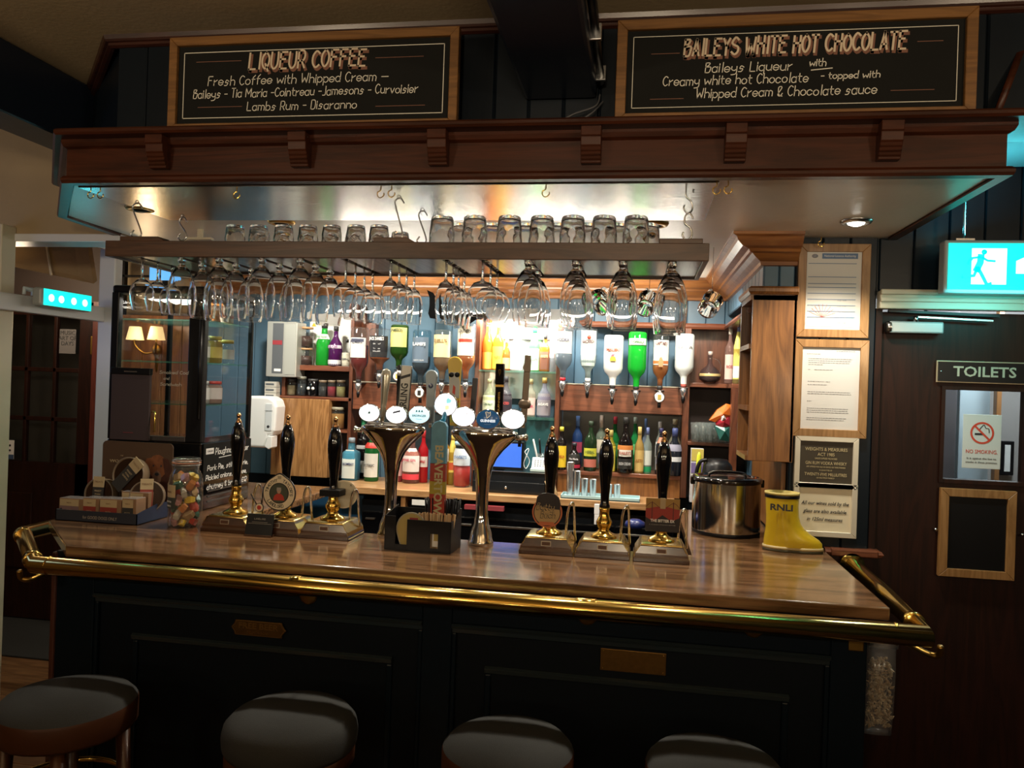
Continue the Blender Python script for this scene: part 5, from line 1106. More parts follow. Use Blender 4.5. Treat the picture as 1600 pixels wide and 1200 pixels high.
# the clip-top jar
q = PZ(281, 824, 1.1); jx, jy = q.x, q.y+.03
r = root('clip_top_jar', 'large clip-top glass jar of wrapped treats between the tray and the pumps', 'jar', (jx, jy, 1.1)); R = .062; H = PY(281, 714, jy).z-1.1
G().lathe([(0, 0), (R*.9, 0), (R, .012), (R, H*.62), (R*.92, H*.74), (R*.74, H*.83), (R*.70, H*.88), (R*.70, H*.93)], 36).obj('glass_body', clear('jar_glass', (.93, .95, .94), 1.5, .02, .04, (.8, .85, .85)), r)
G().lathe([(R*.74, H*.93), (R*.80, H*.94), (R*.80, H*.98), (R*.7, H), (0, H)], 30).obj('glass_lid', MATS['jar_glass'], r)
G().tube([(math.cos(R_(t))*R*.8, math.sin(R_(t))*R*.8, H*.925) for t in range(0, 360, 12)], .003, 6, closed=True).obj('seal', mat('orange_seal', (.45, .2, .12), .5), r)
for z in (.90, .955): G().tube([(math.cos(R_(t))*R*.84, math.sin(R_(t))*R*.84, H*z) for t in range(0, 360, 12)], .0015, 6, closed=True).obj('wire', steel, r)
G().tube(cat([(R*.8, -.01, H*.95), (R*1.05, -.02, H*.93), (R*1.0, -.02, H*.8), (R*.86, -.01, H*.88)], 5), .0015, 6).obj('clasp', steel, r)
g = G(); g.lathe([(R*1.01, H*.28), (R*1.01, H*.60)], 12, a0=-160, a1=-92); g.obj('dark_label', mat('label_green', (.05, .06, .05), .5), r); g = G(); g.lathe([(R*1.015, H*.44), (R*1.015, H*.62)], 12, a0=-160, a1=-92); g.obj('cream_label', pack_c, r)
text('NATURE', .009, paper, r, (-.030, -R*.93, H*.38), rot=(90, 0, -33)); text('TREATS', .009, paper, r, (-.030, -R*.93, H*.32), rot=(90, 0, -33)); text('TREATS', .010, pack_b, r, (-.030, -R*.95, H*.52), rot=(90, 0, -33))
cols = [('red', (.45, .05, .03)), ('yellow', (.65, .42, .03)), ('white', (.6, .58, .52)), ('green', (.05, .12, .08)), ('tan', (.42, .28, .15)), ('orange', (.55, .20, .05)), ('pink', (.5, .25, .25))]
k = 0
for cz in range(7):
    for cy_ in range(5):
        n_, c = cols[(cz*3+cy_*2) % 7]; a = R_(72*cy_+cz*37); rr = R*.58
        x, y, z = jx+math.cos(a)*rr*(.8 if cz > 5 else 1), jy+math.sin(a)*rr*(.8 if cz > 5 else 1), 1.118+cz*H*.108
        g = G(); w_, h_ = .021, .012
        g.loft([[(-w_, -.003, -h_*.7), (-w_, .003, -h_*.7), (-w_, .003, h_*.7), (-w_, -.003, h_*.7)], [(-w_*.5, -.010, -h_), (-w_*.5, .010, -h_), (-w_*.5, .009, h_), (-w_*.5, -.011, h_)], [(w_*.5, -.009, -h_), (w_*.5, .011, -h_), (w_*.5, .010, h_), (w_*.5, -.010, h_)], [(w_, -.002, -h_*.8), (w_, .003, -h_*.6), (w_, .003, h_*.7), (w_, -.003, h_*.8)]])
        g.s = [False]*len(g.s)
        o = g.obj('wrapped_treat', mat('wrap_'+n_, c, .3, coat=.3), None, (x, y, z), (random.uniform(-40, 40), random.uniform(-60, 60), random.uniform(0, 180)))
        tag(o, n_+' wrapped treat inside the clip-top jar', 'treat', 'wrapped treats in the jar')

# ================================================================= DISPLAY FRIDGE
FX0, FX1, FY0, FY1, FZ0, FZ1 = -2.235, -1.80, 3.01, 3.43, 1.10, 2.045
r = root('display_fridge', 'tall black framed glass display fridge standing on the left arm of the bar', 'fridge', (0, 0, 0))
zb = PX(350, 688, FX1).z
G().box(FX0, FX1, FY0, FY1, FZ0, zb).obj('plinth', blackg, r, bev=.006)
G().box(FX0, FX1, FY0, FY1, FZ1-.035, FZ1).obj('top', black, r, bev=.01)
xm = PY(292, 600, FY0).x
for x0, x1, y0, y1 in ((FX0, FX0+.035, FY0, FY0+.03), (xm-.0, FX1, FY0, FY0+.03), (FX0, FX0+.02, FY1-.02, FY1), (FX1-.02, FX1, FY1-.02, FY1)): G().box(x0, x1, y0, y1, zb, FZ1-.03).obj('post', black, r, bev=.004)
G().box(FX0+.035, xm, FY0+.008, FY0+.012, zb+.02, FZ1-.035).obj('door_glass', clear('fridge_glass', (.80, .80, .80), 1.5), r); G().box(FX1-.006, FX1-.002, FY0+.03, FY1-.02, zb, FZ1-.035).obj('side_glass', clear('side_glass', (.96, .97, .97), 1.22), r); G().box(FX0+.002, FX0+.006, FY0+.03, FY1-.02, zb, FZ1-.035).obj('side_glass', MATS['side_glass'], r)
G().box(FX0+.03, xm, FY0, FY0+.02, zb, zb+.022).obj('door_rail', mat('dark_metal', (.10, .09, .09), .3, .6), r, bev=.003)
G().tube([(FX1-.012, FY0-.006, zb+.1), (FX1-.012, FY0-.006, FZ1-.1)], .008, 10).obj('door_handle', black, r)
for z in (.62, .80): 
    zz_ = FZ0+z; G().box(FX0+.02, FX1-.01, FY0+.04, FY1-.03, zz_, zz_+.006).obj('shelf', clear('shelf_glass', (.75, .92, .85), 1.5, .03, .15, (.3, .6, .5)), r)
zz1 = PX(350, 632, FX1).z; G().box(FX0+.02, FX1-.01, FY0+.04, FY1-.03, zz1-.005, zz1).obj('shelf', MATS['shelf_glass'], r)
G().box(FX1-.02, FX1-.008, FY0+.03, FY1, zb, zb+.02).obj('side_rail', mat('dark_metal2', (.05, .05, .055), .3, .6), r)
for k in range(4): z = FZ0+.03+.022*k; G().box(FX1-.001, FX1+.003, FY0+.06, FY1-.02, z, z+.008).obj('vent_slat', mat('vent_grey', (.06, .06, .06), .3), r, bev=.002)
lamp('fridge_light', 'AREA', ((FX0+FX1)/2, FY0+.2, FZ1-.05), 5, (1, .95, .85), .25, to=((FX0+FX1)/2, FY0+.2, 1.2))
FS = (FZ0+.62+.0065, FZ0+.80+.0065, zz1+.0005)
# chalk menu on its side
za, zb2 = PX(350, 770, FX1).z, PX(350, 690, FX1).z
za, zb2 = FZ0+.125, zb-.005
r = root('side_chalkboard', "chalk menu for a ploughman's platter fixed to the side of the display fridge", 'chalkboard', (FX1+.004, FY0+.012, za)); hh_ = zb2-za; ww_ = FY1-FY0-.02
G().box(0, .004, 0, ww_, 0, hh_).obj('board', slate, r); G().box(.004, .0055, .015, .075, hh_-.045, hh_-.02).obj('white_label', paper, r, bev=.001)
text('CHILLED', .011, ink, r, (.0062, .045, hh_-.0325), rot=(90, 0, 90))
cw_ = mat('bright_chalk', (.85, .85, .82), .8); g = G()
for t, x, z, w_, h_ in (('Ploughmans Platter', .09, hh_-.050, ww_-.11, .026), ('Pork Pie, stilton, brie,', .03, hh_-.115, ww_-.05, .021), ('Pickled onions, cheese,', .02, hh_-.155, ww_-.05, .021), ('chutney & bread  £12', .03, hh_-.195, ww_-.06, .021)):
    g.write(t, x, z, h_, .0036, width=w_)
line(g, .12, hh_-.066, .26, hh_-.062, .003); g.obj('chalk_lettering', cw_, r, (.0046, 0, 0), (0, 0, 90), flip=False)
# slate panel leaning on the fridge door
a, b = PY(171, 686, 2.985), PY(235, 584, 2.985)
r = root('menu_board', 'tall dark plum menu board leaning on the front of the display fridge', 'board', (a.x, 2.985, a.z)); w, h = b.x-a.x, b.z-a.z
G().box(0, w, 0, .012, 0, h).obj('board', mat('plum_board', (.045, .030, .032), .55), r, bev=.002); G().box(-.003, w+.003, -.006, .014, h-.006, h+.022).obj('clip_bar', black, r, bev=.003); G().box(w*.35, w*.68, -.0075, -.006, h+.004, h+.009).obj('clip_mark', steel, r); G().box(w*.35, w*.6, -.001, 0, .03, .033).obj('red_print', mat('plum_red', (.16, .03, .04), .5), r)
r = root('window_lettering', 'faint white hand lettering on the display fridge glass', 'lettering', (PY(235, 585, 3.005).x, 3.008, PY(260, 610, 3.005).z))
g = G(); g.write('Smoked Cod', .04, .07, .013, .0022, width=.135); g.write('and', .06, .045, .011, .0022); g.write('Sandwich', .045, .02, .013, .0022, width=.10); g.obj('lettering', mat('faint_chalk', (.35, .33, .28), .8), r, flip=False)
q = PY(238, 648, 3.0); tag(G().tube(cat([(q.x, 2.998, q.z+.012), (q.x+.022, 2.985, q.z+.008), (q.x+.026, 2.98, q.z-.02), (q.x+.026, 2.98, q.z-.07)], 6), .004, 8).obj('door_pull', brass), 'small curved brass pull on the display fridge door', 'handle')

# ================================================================= SOAP DISPENSER, ICE BUCKET, BOOT
q = PY(411, 700, 4.0); a = PY(432, 622, 4.0)
r = root('towel_dispenser', 'white rounded soap dispenser on the wall right of the display fridge', 'dispenser', (PY(409, 660, 4.0).x, 4.0, PY(409, 700, 4.0).z)); W_ = PY(432, 660, 4.0).x-PY(388, 660, 4.0).x; H = PY(409, 619, 4.0).z-PY(409, 700, 4.0).z
G().prism([(-W_/2, .0), (W_*.15, 0), (W_*.25, H*.24), (W_*.36, H*.26), (W_*.46, H*.34), (W_*.5, H*.8), (W_*.42, H*.94), (W_*.2, H), (-W_/2, H)], 'y', 0, .12).obj('case', WHITE, r, bev=.015, seg=3)
G().prism([(W_*.15, H*.03), (W_*.25, H*.24), (W_*.40, H*.24), (W_*.40, H*.02), (W_*.3, -.005)], 'y', -.01, .06).obj('lever', WHITE, r, bev=.004); G().box(W_*.12, W_*.36, -.003, .0, H*.34, H*.86).obj('front_label', mat('label_pale', (.6, .63, .66), .4), r, bev=.004)
G().box(-W_*.3, W_*.2, .11, .31, H*.3, H*.9).obj('wall_mount', WHITE, r)
G().lathe([(0, 0), (.008, 0), (.008, .001), (0, .001)], 14, (W_*.24, -.004, H*.42), axis='y').obj('emblem', ink, r); text('HAND SOAP', .008, ink, r, (W_*.24, -.004, H*.72))
q = PZ(1139, 842, 1.1); R = PY(1192, 800, q.y+.14).x-PY(1085, 800, q.y+.14).x; R /= 2
r = root('ice_bucket', 'round brushed steel ice bucket with black lid on the right arm of the bar', 'ice bucket', (PZ(1139, 842, 1.1).x, q.y+R, 1.1)); H = PY(1135, 757, q.y).z-1.1
bs = mat('bucket_steel', (.66, .66, .64), .15, 1)
G().lathe([(R*.99, .012), (R, .02), (R, H)], 64).obj('body', bs, r); G().lathe([(0, 0), (R*.985, 0), (R*1.0, .004), (R*1.0, .014), (R*.99, .018), (0, .018)], 48).obj('base_ring', black, r)
G().lathe([(R*1.0, H-.004), (R*1.03, H), (R*1.035, H+.010), (R*1.0, H+.018), (R*.90, H+.020), (R*.86, H+.012), (R*.5, H+.012), (0, H+.014)], 56).obj('lid', blackg, r)
G().tube(cat([(-R*.55, -.0, H+.014), (-R*.45, -.0, H+.032), (0, 0, H+.036), (R*.45, 0, H+.032), (R*.55, 0, H+.014)], 6), .006, 8).obj('lid_handle', blackg, r)
for s_ in (-1, 1): G().box(s_*(R+.004)-.006, s_*(R+.004)+.006, -.02, .02, H-.02, H+.012).obj('side_lug', blackg, r, bev=.004)
# the yellow boot
yb = 3.02; x0 = PY(1193, 800, yb).x; x1 = PY(1285, 850, yb).x; L = x1-x0; H = PY(1215, 768, yb).z-1.1
r = root('wellington_boot', 'small yellow rubber boot lettered RNLI, a collecting pot on the bar', 'boot', (x0, yb, 1.1), -6)
yel = mat('boot_yellow', (.52, .36, .015), .3, coat=.2, noise=.12, nscale=14)
def ring(cx_, cz_, rx, ry, tilt=0, n=28): return [(cx_+rx*math.cos(2*math.pi*k/n)*math.cos(R_(tilt)), ry*math.sin(2*math.pi*k/n), cz_+rx*math.cos(2*math.pi*k/n)*math.sin(R_(tilt))) for k in range(n)]
h_ = H/.21
def ring2(z, c, rx, ry, n=32): return [(L*(c+rx*math.cos(t)), ry*math.sin(t)*(1-.16*math.cos(t)*max(0, 1-z/.09)), z*h_) for t in (2*math.pi*k/n for k in range(n))]
G().loft([ring2(*a_) for a_ in ((.018, .50, .485, .041), (.034, .497, .483, .043), (.046, .475, .455, .044), (.056, .44, .415, .044), (.066, .405, .37, .044), (.080, .365, .325, .045), (.098, .335, .29, .046), (.125, .315, .272, .047), (.16, .305, .272, .049), (.21, .30, .285, .05))], cap=False).obj('upper', yel, r)
def sole(sc, z): return [(L*(.5+.5*c*sc), .044*s_*(1-.18*c)*sc*(1.0 if c > .3 or c < -.3 else .86), z) for c, s_ in ((math.cos(2*math.pi*k/40), math.sin(2*math.pi*k/40)) for k in range(40))]
G().loft([sole(1, 0), sole(1.0, .010)]).obj('sole', mat('sole_dark', (.05, .045, .02), .5), r); G().loft([sole(1.01, .010), sole(1.01, .020)]).obj('foxing', mat('sole_cream', (.5, .4, .2), .4), r)
G().lathe([(L*.288, H-.020), (L*.291, H-.018), (L*.291, H-.010), (L*.288, H-.008)], 28, (L*.30, 0, 0), sy=.051/(L*.288)).obj('black_band', black, r); G().lathe([(L*.286, H-.007), (L*.295, H-.005), (L*.295, H+.001), (L*.27, H+.001), (L*.26, H-.02)], 28, (L*.30, 0, 0), sy=.051/(L*.288)).obj('top_rim', mat('rim_yellow', (.55, .45, .15), .4), r)
tt = text('RNLI', .032, ink, r, (L*.28, -.0515, H*.76), width=.078, bold=.001)
# ================================================================= THE BACK BAR
YB = 4.15; YW = 4.31
def Zv(u, v, y=YB): return PY(u, v, y).z
def Xu(u, y=YB, v=600): return PY(u, v, y).x
ZC = 1.12
YCF = 3.86
r = root('back_counter', 'pale oak back counter under the shelves and spirits', 'counter', (0, 0, 0))
G().box(-1.575, .195, YCF, YW, ZC-.035, ZC).obj('top', oakl, r, bev=.004)
# cupboards and coolers below
x0, x1 = Xu(452, 3.9), Xu(566, 3.9)
tag(G().box(-2.2, x1+.0, 3.98, 4.0, .3, ZC-.06).obj('painted_board', mat('flap_blue', (.02, .09, .19), .4), bev=.003), 'blue painted panel under the back counter seen between the left pumps', 'panel')
cool = mat('cooler_black', (.008, .010, .013), .25)
ec = [x1, Xu(637, 3.88), Xu(872, 3.88), .20]
for i in range(3):
    a, b = ec[i]+.014, ec[i+1]-.014
    e = root('bottle_cooler', ('black bottle cooler under the counter behind the left tall tap', 'black bottle cooler under the counter behind the right tall tap', 'black bottle cooler under the counter behind the right hand pumps')[i], 'cooler', (a, 3.90, .1)); w = b-a; h = ZC-.035-.1-.035
    G().box(0, w, .02, .4, 0, h).obj('cabinet', cool, e); G().box(.01, w*.5-.004, 0, .02, .02, h-.06).obj('door', blackg, e, bev=.004); G().box(w*.5+.004, w-.01, 0, .02, .02, h-.06).obj('door', blackg, e, bev=.004)
    for k in (0, 1): G().box((.03, w*.5+.02)[k], (w*.5-.03, w-.03)[k], -.008, 0, h-.10, h-.09).obj('door_handle', steel, e, bev=.002)
for u, lab in ((637, 'narrow oak upright between the left and middle coolers'), (872, 'narrow oak upright between the middle and right coolers')):
    x = Xu(u, 3.88); tag(G().box(x-.012, x+.012, 3.87, 4.2, 0, ZC-.036).obj('upright_post', oakz), lab, 'post')
a = PY(643, 789, 3.84); tag(G().box(a.x, a.x+.078, 3.845, 3.849, a.z, a.z+.027).obj('white_label', paper), 'small white label under the back counter edge beside the straws', 'label')
a = PY(726, 795, 3.85); tag(G().box(a.x, a.x+.2, 3.84, 3.88, a.z, a.z+.022).obj('red_folder', mat('folder_red', (.25, .04, .05), .4)), 'red edged folder on the ledge behind the right tall tap', 'folder')
for k, v in enumerate((796, 812)):
    a = PY(928, v+8, 3.82); tag(G().box(a.x, a.x+.028, 3.83, 3.84, a.z, a.z+.05).obj('socket_plate', WHITE, bev=.002), ('upper white socket plate on the upright behind the right pumps', 'lower white socket plate on the upright behind the right pumps')[k], 'socket')
tag(G().lathe([(0, 0), (.03, .002), (.045, .012), (.04, .03), (.02, .04), (0, .042)], 20, PY(992, 826, 3.4)).obj('blue_bowl', mat('deep_blue', (.01, .02, .12), .25)), 'small upturned deep blue bowl behind the right pumps', 'bowl')
# cupboard unit at left (oak door, open niche)
a = Xu(442); b = Xu(518)
r = root('wall_cupboard', 'oak cupboard with plain door left of the spirits', 'cupboard', (0, 0, 0))
zt, zb_ = Zv(480, 622), ZC
G().box(Xu(427), b, YB, YW, zb_, zt).obj('body', oakz, r, bev=.002); G().box(a, b-.002, YB-.018, YB, zb_+.0, zt-.004).obj('door', oakz, r, bev=.003)
nx = Xu(545)
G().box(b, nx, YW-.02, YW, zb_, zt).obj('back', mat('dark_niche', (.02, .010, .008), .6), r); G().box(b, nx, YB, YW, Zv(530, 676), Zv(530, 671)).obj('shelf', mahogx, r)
# shelf unit above it
r = root('wall_shelves', 'reddish wooden shelves of bottles and jars above the oak cupboard', 'shelves', (0, 0, 0))
sA, sB = Zv(500, 571), Zv(500, 620)
G().box(Xu(440), nx, YB, YW, sA-.03, sA).obj('shelf', mahogx, r, bev=.002); G().box(Xu(418), Xu(550), YB, YW, sB-.02, sB).obj('shelf', mahogx, r, bev=.002)
G().box(nx, nx+.02, YB, YW, ZC, sA+.35).obj('upright', mahogz, r, bev=.002); G().box(Xu(440), Xu(440)+.02, YB, YW, sB, sA-.03).obj('upright', mahogz, r, bev=.002)
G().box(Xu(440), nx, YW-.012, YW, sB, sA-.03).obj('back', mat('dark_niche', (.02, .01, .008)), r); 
o = G().box(Xu(465), Xu(540), YW-.02, YW-.008, sA, sA+.30).obj('wall_sheet', paper); tag(o, 'plain white sheet on the wall behind the green and purple bottles', 'sheet')
q = PY(490, 507, YW-.03); tag(G().prism([(-.014, 0), (.014, 0), (0, .022)], 'y', 0, .002).obj('warning_sticker', mat('sticker_yellow', (.6, .45, .03), .5), None, (q.x, YW-.024, q.z-.01)), 'tiny yellow triangle sticker above the green bottle', 'sticker')
G().box(Xu(548), Xu(574), YW-.05, YW, Zv(560, 597), 2.0).obj('side_panel', mahogz, r, bev=.002)
a, b = PY(415, 588, 4.1), PY(465, 503, 4.1)
r = root('metal_case', 'aluminium framed box with a dark printed strip left of the shelves', 'case', (a.x, 4.1, a.z)); w, h = b.x-a.x, b.z-a.z
G().box(0, w, 0, .12, 0, h).obj('case', mat('aluminium', (.5, .5, .46), .35, .5), r, bev=.004); G().box(w*.2, w*.55, -.002, 0, .02, h-.01).obj('dark_print', mat('print_slate', (.09, .10, .11), .5), r); G().box(w*.2, w*.52, -.003, -.002, h*.58, h*.66).obj('red_print', mat('mat_red', (.28, .03, .04), .6), r); G().box(w*.28, w*.5, -.003, -.002, .03, .045).obj('white_print', paper, r)
G().box(w*.6, w*.96, -.002, 0, .015, h-.015).obj('grey_insert', mat('insert_grey', (.33, .34, .31), .5), r)
e0 = root('paper_box', 'stack of small printed boxes under the aluminium case', 'box', PY(413, 622, 4.1)); w = Xu(431, 4.1)-Xu(413, 4.1)
for k in range(3): G().box(0, w, 0, .05, k*.032, k*.032+.030).obj('carton', mat('carton_cream', (.45, .43, .38), .6), e0, bev=.001); G().box(w*.1, w*.8, -.001, 0, k*.032+.010, k*.032+.02).obj('print', mat('print_slate', (.09, .1, .11)), e0)
# optic rails
def optic_rail(name, label, u0, u1):
    r = root(name, label, 'optic rail', (0, 0, 0)); z0, z1 = Zv((u0+u1)/2, 645 if u0 > 800 else 643), Zv((u0+u1)/2, 603 if u0 > 800 else 600)
    G().box(Xu(u0), Xu(u1), YB, YB+.02, z0, z1).obj('board', mahogx, r, bev=.003); G().box(Xu(u0), Xu(u1), YB-.004, YB+.022, z1, z1+.005).obj('cap_strip', cream, r); return z1
zL = optic_rail('optic_rail', 'red-brown board holding the left row of upturned spirits', 552, 742); zR = optic_rail('optic_rail', 'red-brown board holding the right row of upturned spirits', 876, 1068)
G_ = None
for u, v0, v1, nm, lb in ((745, 495, 700, 0, 'upright at the left of the lit middle shelves'), (872, 495, 760, 0, 'upright at the right of the lit middle shelves')):
    tag(G().box(Xu(u-3.5), Xu(u+3.5), YB-.01, YW, ZC, 2.03).obj('shelf_upright', mahogz, bev=.002), 'narrow mahogany '+lb, 'post')
# middle shelves
zg = Zv(810, 579)
tag(G().box(Xu(749), Xu(868), YB-.02, YW, zg-.010, zg-.002).obj('glass_shelf', MATS['shelf_glass'], bev=.001), 'green edged glass shelf holding the brightly lit bottles', 'shelf')
zm = Zv(840, 652)
tag(G().box(Xu(749), Xu(868), YB-.02, YW, zm-.014, zm).obj('glass_shelf', MATS['shelf_glass'], bev=.001), 'lower glass shelf over the card reader', 'shelf')
o = G().box(Xu(749), Xu(868), YW-.03, YW-.022, 1.6, 2.1).obj('mirror_panel', mat('back_mirror', (.75, .78, .8), .12, .7)); tag(o, 'bright reflective panel behind the lit middle shelves', 'mirror')
tub_ = mat('lit_tube', (1, 1, 1), .3, emit=(1, .97, .9), es=11)
e = root('strip_light', 'short glowing strip light above the middle shelves', 'light', (Xu(812), YW-.05, Zv(812, 530)+.02)); G().tube([(-.13, 0, 0), (.13, 0, 0)], .011, 12).obj('tube', tub_, e); G().box(-.14, .14, .008, .02, -.012, .012).obj('batten', WHITE, e)
q = PY(884, 502, 4.2); e = root('round_light', 'small round glowing lamp above the rightmost spirits group', 'light', q); G().lathe([(0, -.008), (.022, -.006), (.030, 0), (0, .004)], 20, axis='y').obj('lens', mat('lit_lamp', (1, 1, 1), .3, emit=(1, .98, .93), es=8), e); G().lathe([(.030, 0), (.036, 0), (.036, .012), (0, .012)], 20, axis='y').obj('ring', steel, e)
tag(G().box(Xu(822), Xu(868), YB+.08, YB+.09, ZC, zm-.015).obj('teal_board', mat('teal_paint', (.035, .12, .15), .4)), 'plain teal panel behind the card reader', 'panel')
# the black crescent ornament
c_ = PY(712, 520, 4.0); Rb = PY(760, 520, 4.0).x-c_.x
def arcp(cx0, cz0, R0, a0, a1, n=14): return [(cx0+R0*math.cos(R_(a0+(a1-a0)*i/n)), cz0+R0*math.sin(R_(a0+(a1-a0)*i/n))) for i in range(n+1)]
P = arcp(0, 0, Rb*1.42, 128, 30)+arcp(Rb*.20, -Rb*.62, Rb*1.22, 62, 112)[::1]
P = [(-.17, .235), (-.135, .22), (-.10, .185), (-.078, .13), (-.07, .08), (-.03, .10), (.03, .105), (.10, .095), (.16, .075), (.13, .05), (.10, .055), (.06, .045), (.03, .02), (.0, .035), (-.04, .04), (-.10, .03), (-.13, .06), (-.125, .12), (-.14, .18)]
sc_x = .9
oo = root('black_ornament', 'large flat black curved ornament hanging behind the middle glasses', 'ornament', (c_.x+.02, 4.02, c_.z-.03))
a1_ = [(PY(u, v, 4.02).x-oo.location.x, PY(u, v, 4.02).z-oo.location.z) for u, v in ((667, 453), (676, 457), (684, 470), (687, 486), (686, 494), (700, 493), (725, 492), (751, 490), (751, 497), (742, 500), (733, 506), (725, 516), (722, 506), (712, 500), (696, 500), (672, 497), (669, 490), (671, 478), (671, 465))]
G().prism(a1_, 'y', 0, .012).obj('silhouette', mat('matt_black', (.003, .003, .003), 1, spec=0), oo)
G().tube([(0, .006, -.02), (0, .006, 2.27-oo.location.z)], .0012, 6).obj('wire', black, oo)

# ---- bottles
PRF = {'std': [(0, 0), (.92, 0), (1, .02), (1, .60), (.93, .66), (.55, .74), (.36, .80), (.34, .9)], 'slim': [(0, 0), (.9, 0), (1, .02), (1, .56), (.8, .66), (.42, .76), (.36, .9)],
       'sq': [(0, 0), (.92, 0), (1, .02), (1, .66), (.85, .70), (.4, .74), (.36, .9)], 'round': [(0, 0), (.9, 0), (1, .03), (1, .48), (.85, .6), (.5, .7), (.33, .78), (.32, .9)],
       'jar': [(0, 0), (.92, 0), (1, .05), (1, .72), (.85, .82), (.82, .86)], 'flask': [(0, 0), (.5, 0), (.95, .12), (1, .26), (.8, .42), (.32, .56), (.2, .66), (.19, .9)],
       'optic': [(0, 0), (.88, .0), (1, .03), (1, .66), (.86, .74), (.45, .82), (.34, .88), (.32, 1)]}
CM = {}
def cm(col, **k):
    key = 'tone_%02x%02x%02x' % tuple(int(min(1, max(0, c))*255) for c in col); key += 'k' if k else ''
    return mat(key, col, k.get('rough', .4), k.get('metal', 0), k.get('coat', 0))
def glassm(col, body): return liquid('bottle_%02x%02x%02x_%d' % (*[int(c*255) for c in col], int(body*100)), col, body)
def wrap(parent, prof, R, H, z0, z1, m_, arc=75, k=1.012, name='label', sq=0, inv=False, seg=10, c=-90, lab=None):
    """a paper label following the bottle's side between two heights"""
    def rad(t):
        for (ra, ta), (rb, tb) in zip(prof, prof[1:]):
            if ta <= t <= tb and tb > ta: return ra+(rb-ra)*(t-ta)/(tb-ta)
        return prof[-1][0]
    n = 3; pts = []
    for i in range(n+1):
        t = z0+(z1-z0)*i/n; pts.append((rad(1-t if inv else t)*R*k, t*H))
    g = G(); g.lathe(pts, seg, a0=c-arc, a1=c+arc, sq=sq); return g.obj(name, m_, parent, flip=False, label=lab)
def bottle(label, u0, u1, vt, z0, y, kind, gm, labs=(), cap=((.03, .03, .03), .12), cat_='bottle', name='spirit_bottle', group=None, fill=None, vz=None):
    um = (u0+u1)/2; vb = 600
    x = Xu(um, y); R = (Xu(u1, y)-Xu(u0, y))/2; H = PY(um, vt, y).z-z0
    r = root(name, label, cat_, (x, y, z0), group=group); sq = 5 if kind == 'sq' else 0; pf = PRF[kind]
    G().lathe([(a*R, b*H*(.97 if kind != 'jar' else 1)) for a, b in pf], 20, sq=sq).obj('glass', gm, r)
    if fill: c, f = fill; G().lathe([(0, .004)]+[(a*R*.93, max(.004, b*H*.97)) for a, b in pf[1:] if b < f]+[([a for a, b in pf if b <= f][-1]*R*.93, f*H), (0, f*H)], 18, sq=sq).obj('liquid', glassm(c, .75), r)
    cc, ch_ = cap; rt = pf[-1][0]*R*1.12
    if ch_: G().lathe([(0, H*(1-ch_)-.001), (rt, H*(1-ch_)), (rt, H*.995), (rt*.8, H), (0, H)], 16).obj('cap', cm(cc), r)
    for L_ in labs:
        a, b, col = L_[:3]; wrap(r, pf, R, H, a, b, cm(col), arc=L_[5] if len(L_) > 5 else 72, sq=sq, name='paper_label', k=1.012+.008*labs.index(L_))
        if len(L_) > 3 and L_[3]: text(L_[3], min(.021, H*.09), cm(L_[4]), r, (0, -R*1.07, H*(a+b)/2), width=R*1.45, bold=.0005)
    return r
zB = ZC+.001
DG = (.012, .03, .015); DK = (.012, .008, .008)
# shelf A
gA = 'bottles on the upper left shelf'
bottle('bright green gin bottle on the upper left shelf', 493, 516, 505, sA, 4.2, 'slim', glassm((.03, .5, .06), .6), [(.62, .74, (.7, .72, .7), 'Gordons', (.05, .2, .08))], group=gA)
bottle('dark purple bottle beside the green gin bottle', 512, 533, 510, sA, 4.18, 'round', glassm((.12, .02, .14), .6), [(.02, .15, (.6, .6, .62)), (.44, .52, (.6, .55, .62), 'SLOE', (.2, .05, .2))], group=gA)
bottle('small clear bottle with cream triangular label on the upper left shelf', 533, 547, 530, sA, 4.19, 'round', cbottle, [(.02, .5, (.62, .6, .48), 'GIN', (.1, .1, .1))], group=gA)
for k, v in enumerate((512, 545)):
    z = sA if k else sA+.10
    bottle(('copper lidded clip jar stacked on another at the shelf left end', 'lower clip jar of dark contents at the shelf left end')[k], 465, 487, v-1, z, 4.2, 'jar', cbottle, cap=((.45, .25, .12), .1), name='clip_top_jar', cat_='jar', fill=((.08, .03, .02), .55), group='stacked jars')
gJ = 'small jars on the lower left shelf'
for k, (u0, u1, vt, c, l, d) in enumerate(((449, 463, 592, (.5, .4, .22), 'first small jar on the lower left shelf with cream wrappers', (.04, .04, .04)), (464, 479, 588, (.04, .05, .06), 'second small dark jar with grey lid', (.2, .2, .16)), (481, 497, 592, (.02, .02, .02), 'black jar with two white dots', (.05, .05, .05)),
            (498, 511, 594, (.05, .05, .05), 'fourth small clear jar with dark contents', (.2, .15, .1)), (512, 525, 594, (.35, .03, .05), 'small clear jar with pink red contents', (.2, .15, .1)), (526, 540, 594, (.42, .38, .15), 'small clear jar with yellow green contents', (.2, .15, .1)))):
    r = bottle(l, u0, u1, vt, sB, 4.19, 'jar', cbottle if k != 2 else blackg, cap=(d, .14), name='small_jar', cat_='jar', fill=(c, .62) if k != 2 else None, group=gJ)
    if k == 2:
        for s_ in (-1, 1): G().lathe([(0, 0), (.009, 0), (.009, .001), (0, .001)], 12, (s_*.014, -.031, .045), axis='y').obj('white_dot', paper, r)
bottle('round cookie jar with orange biscuits in the niche beside the cupboard', 519, 540, 636, Zv(530, 671), 4.19, 'jar', cbottle, cap=((.3, .28, .2), .14), name='biscuit_jar', cat_='jar', fill=((.5, .25, .06), .7))
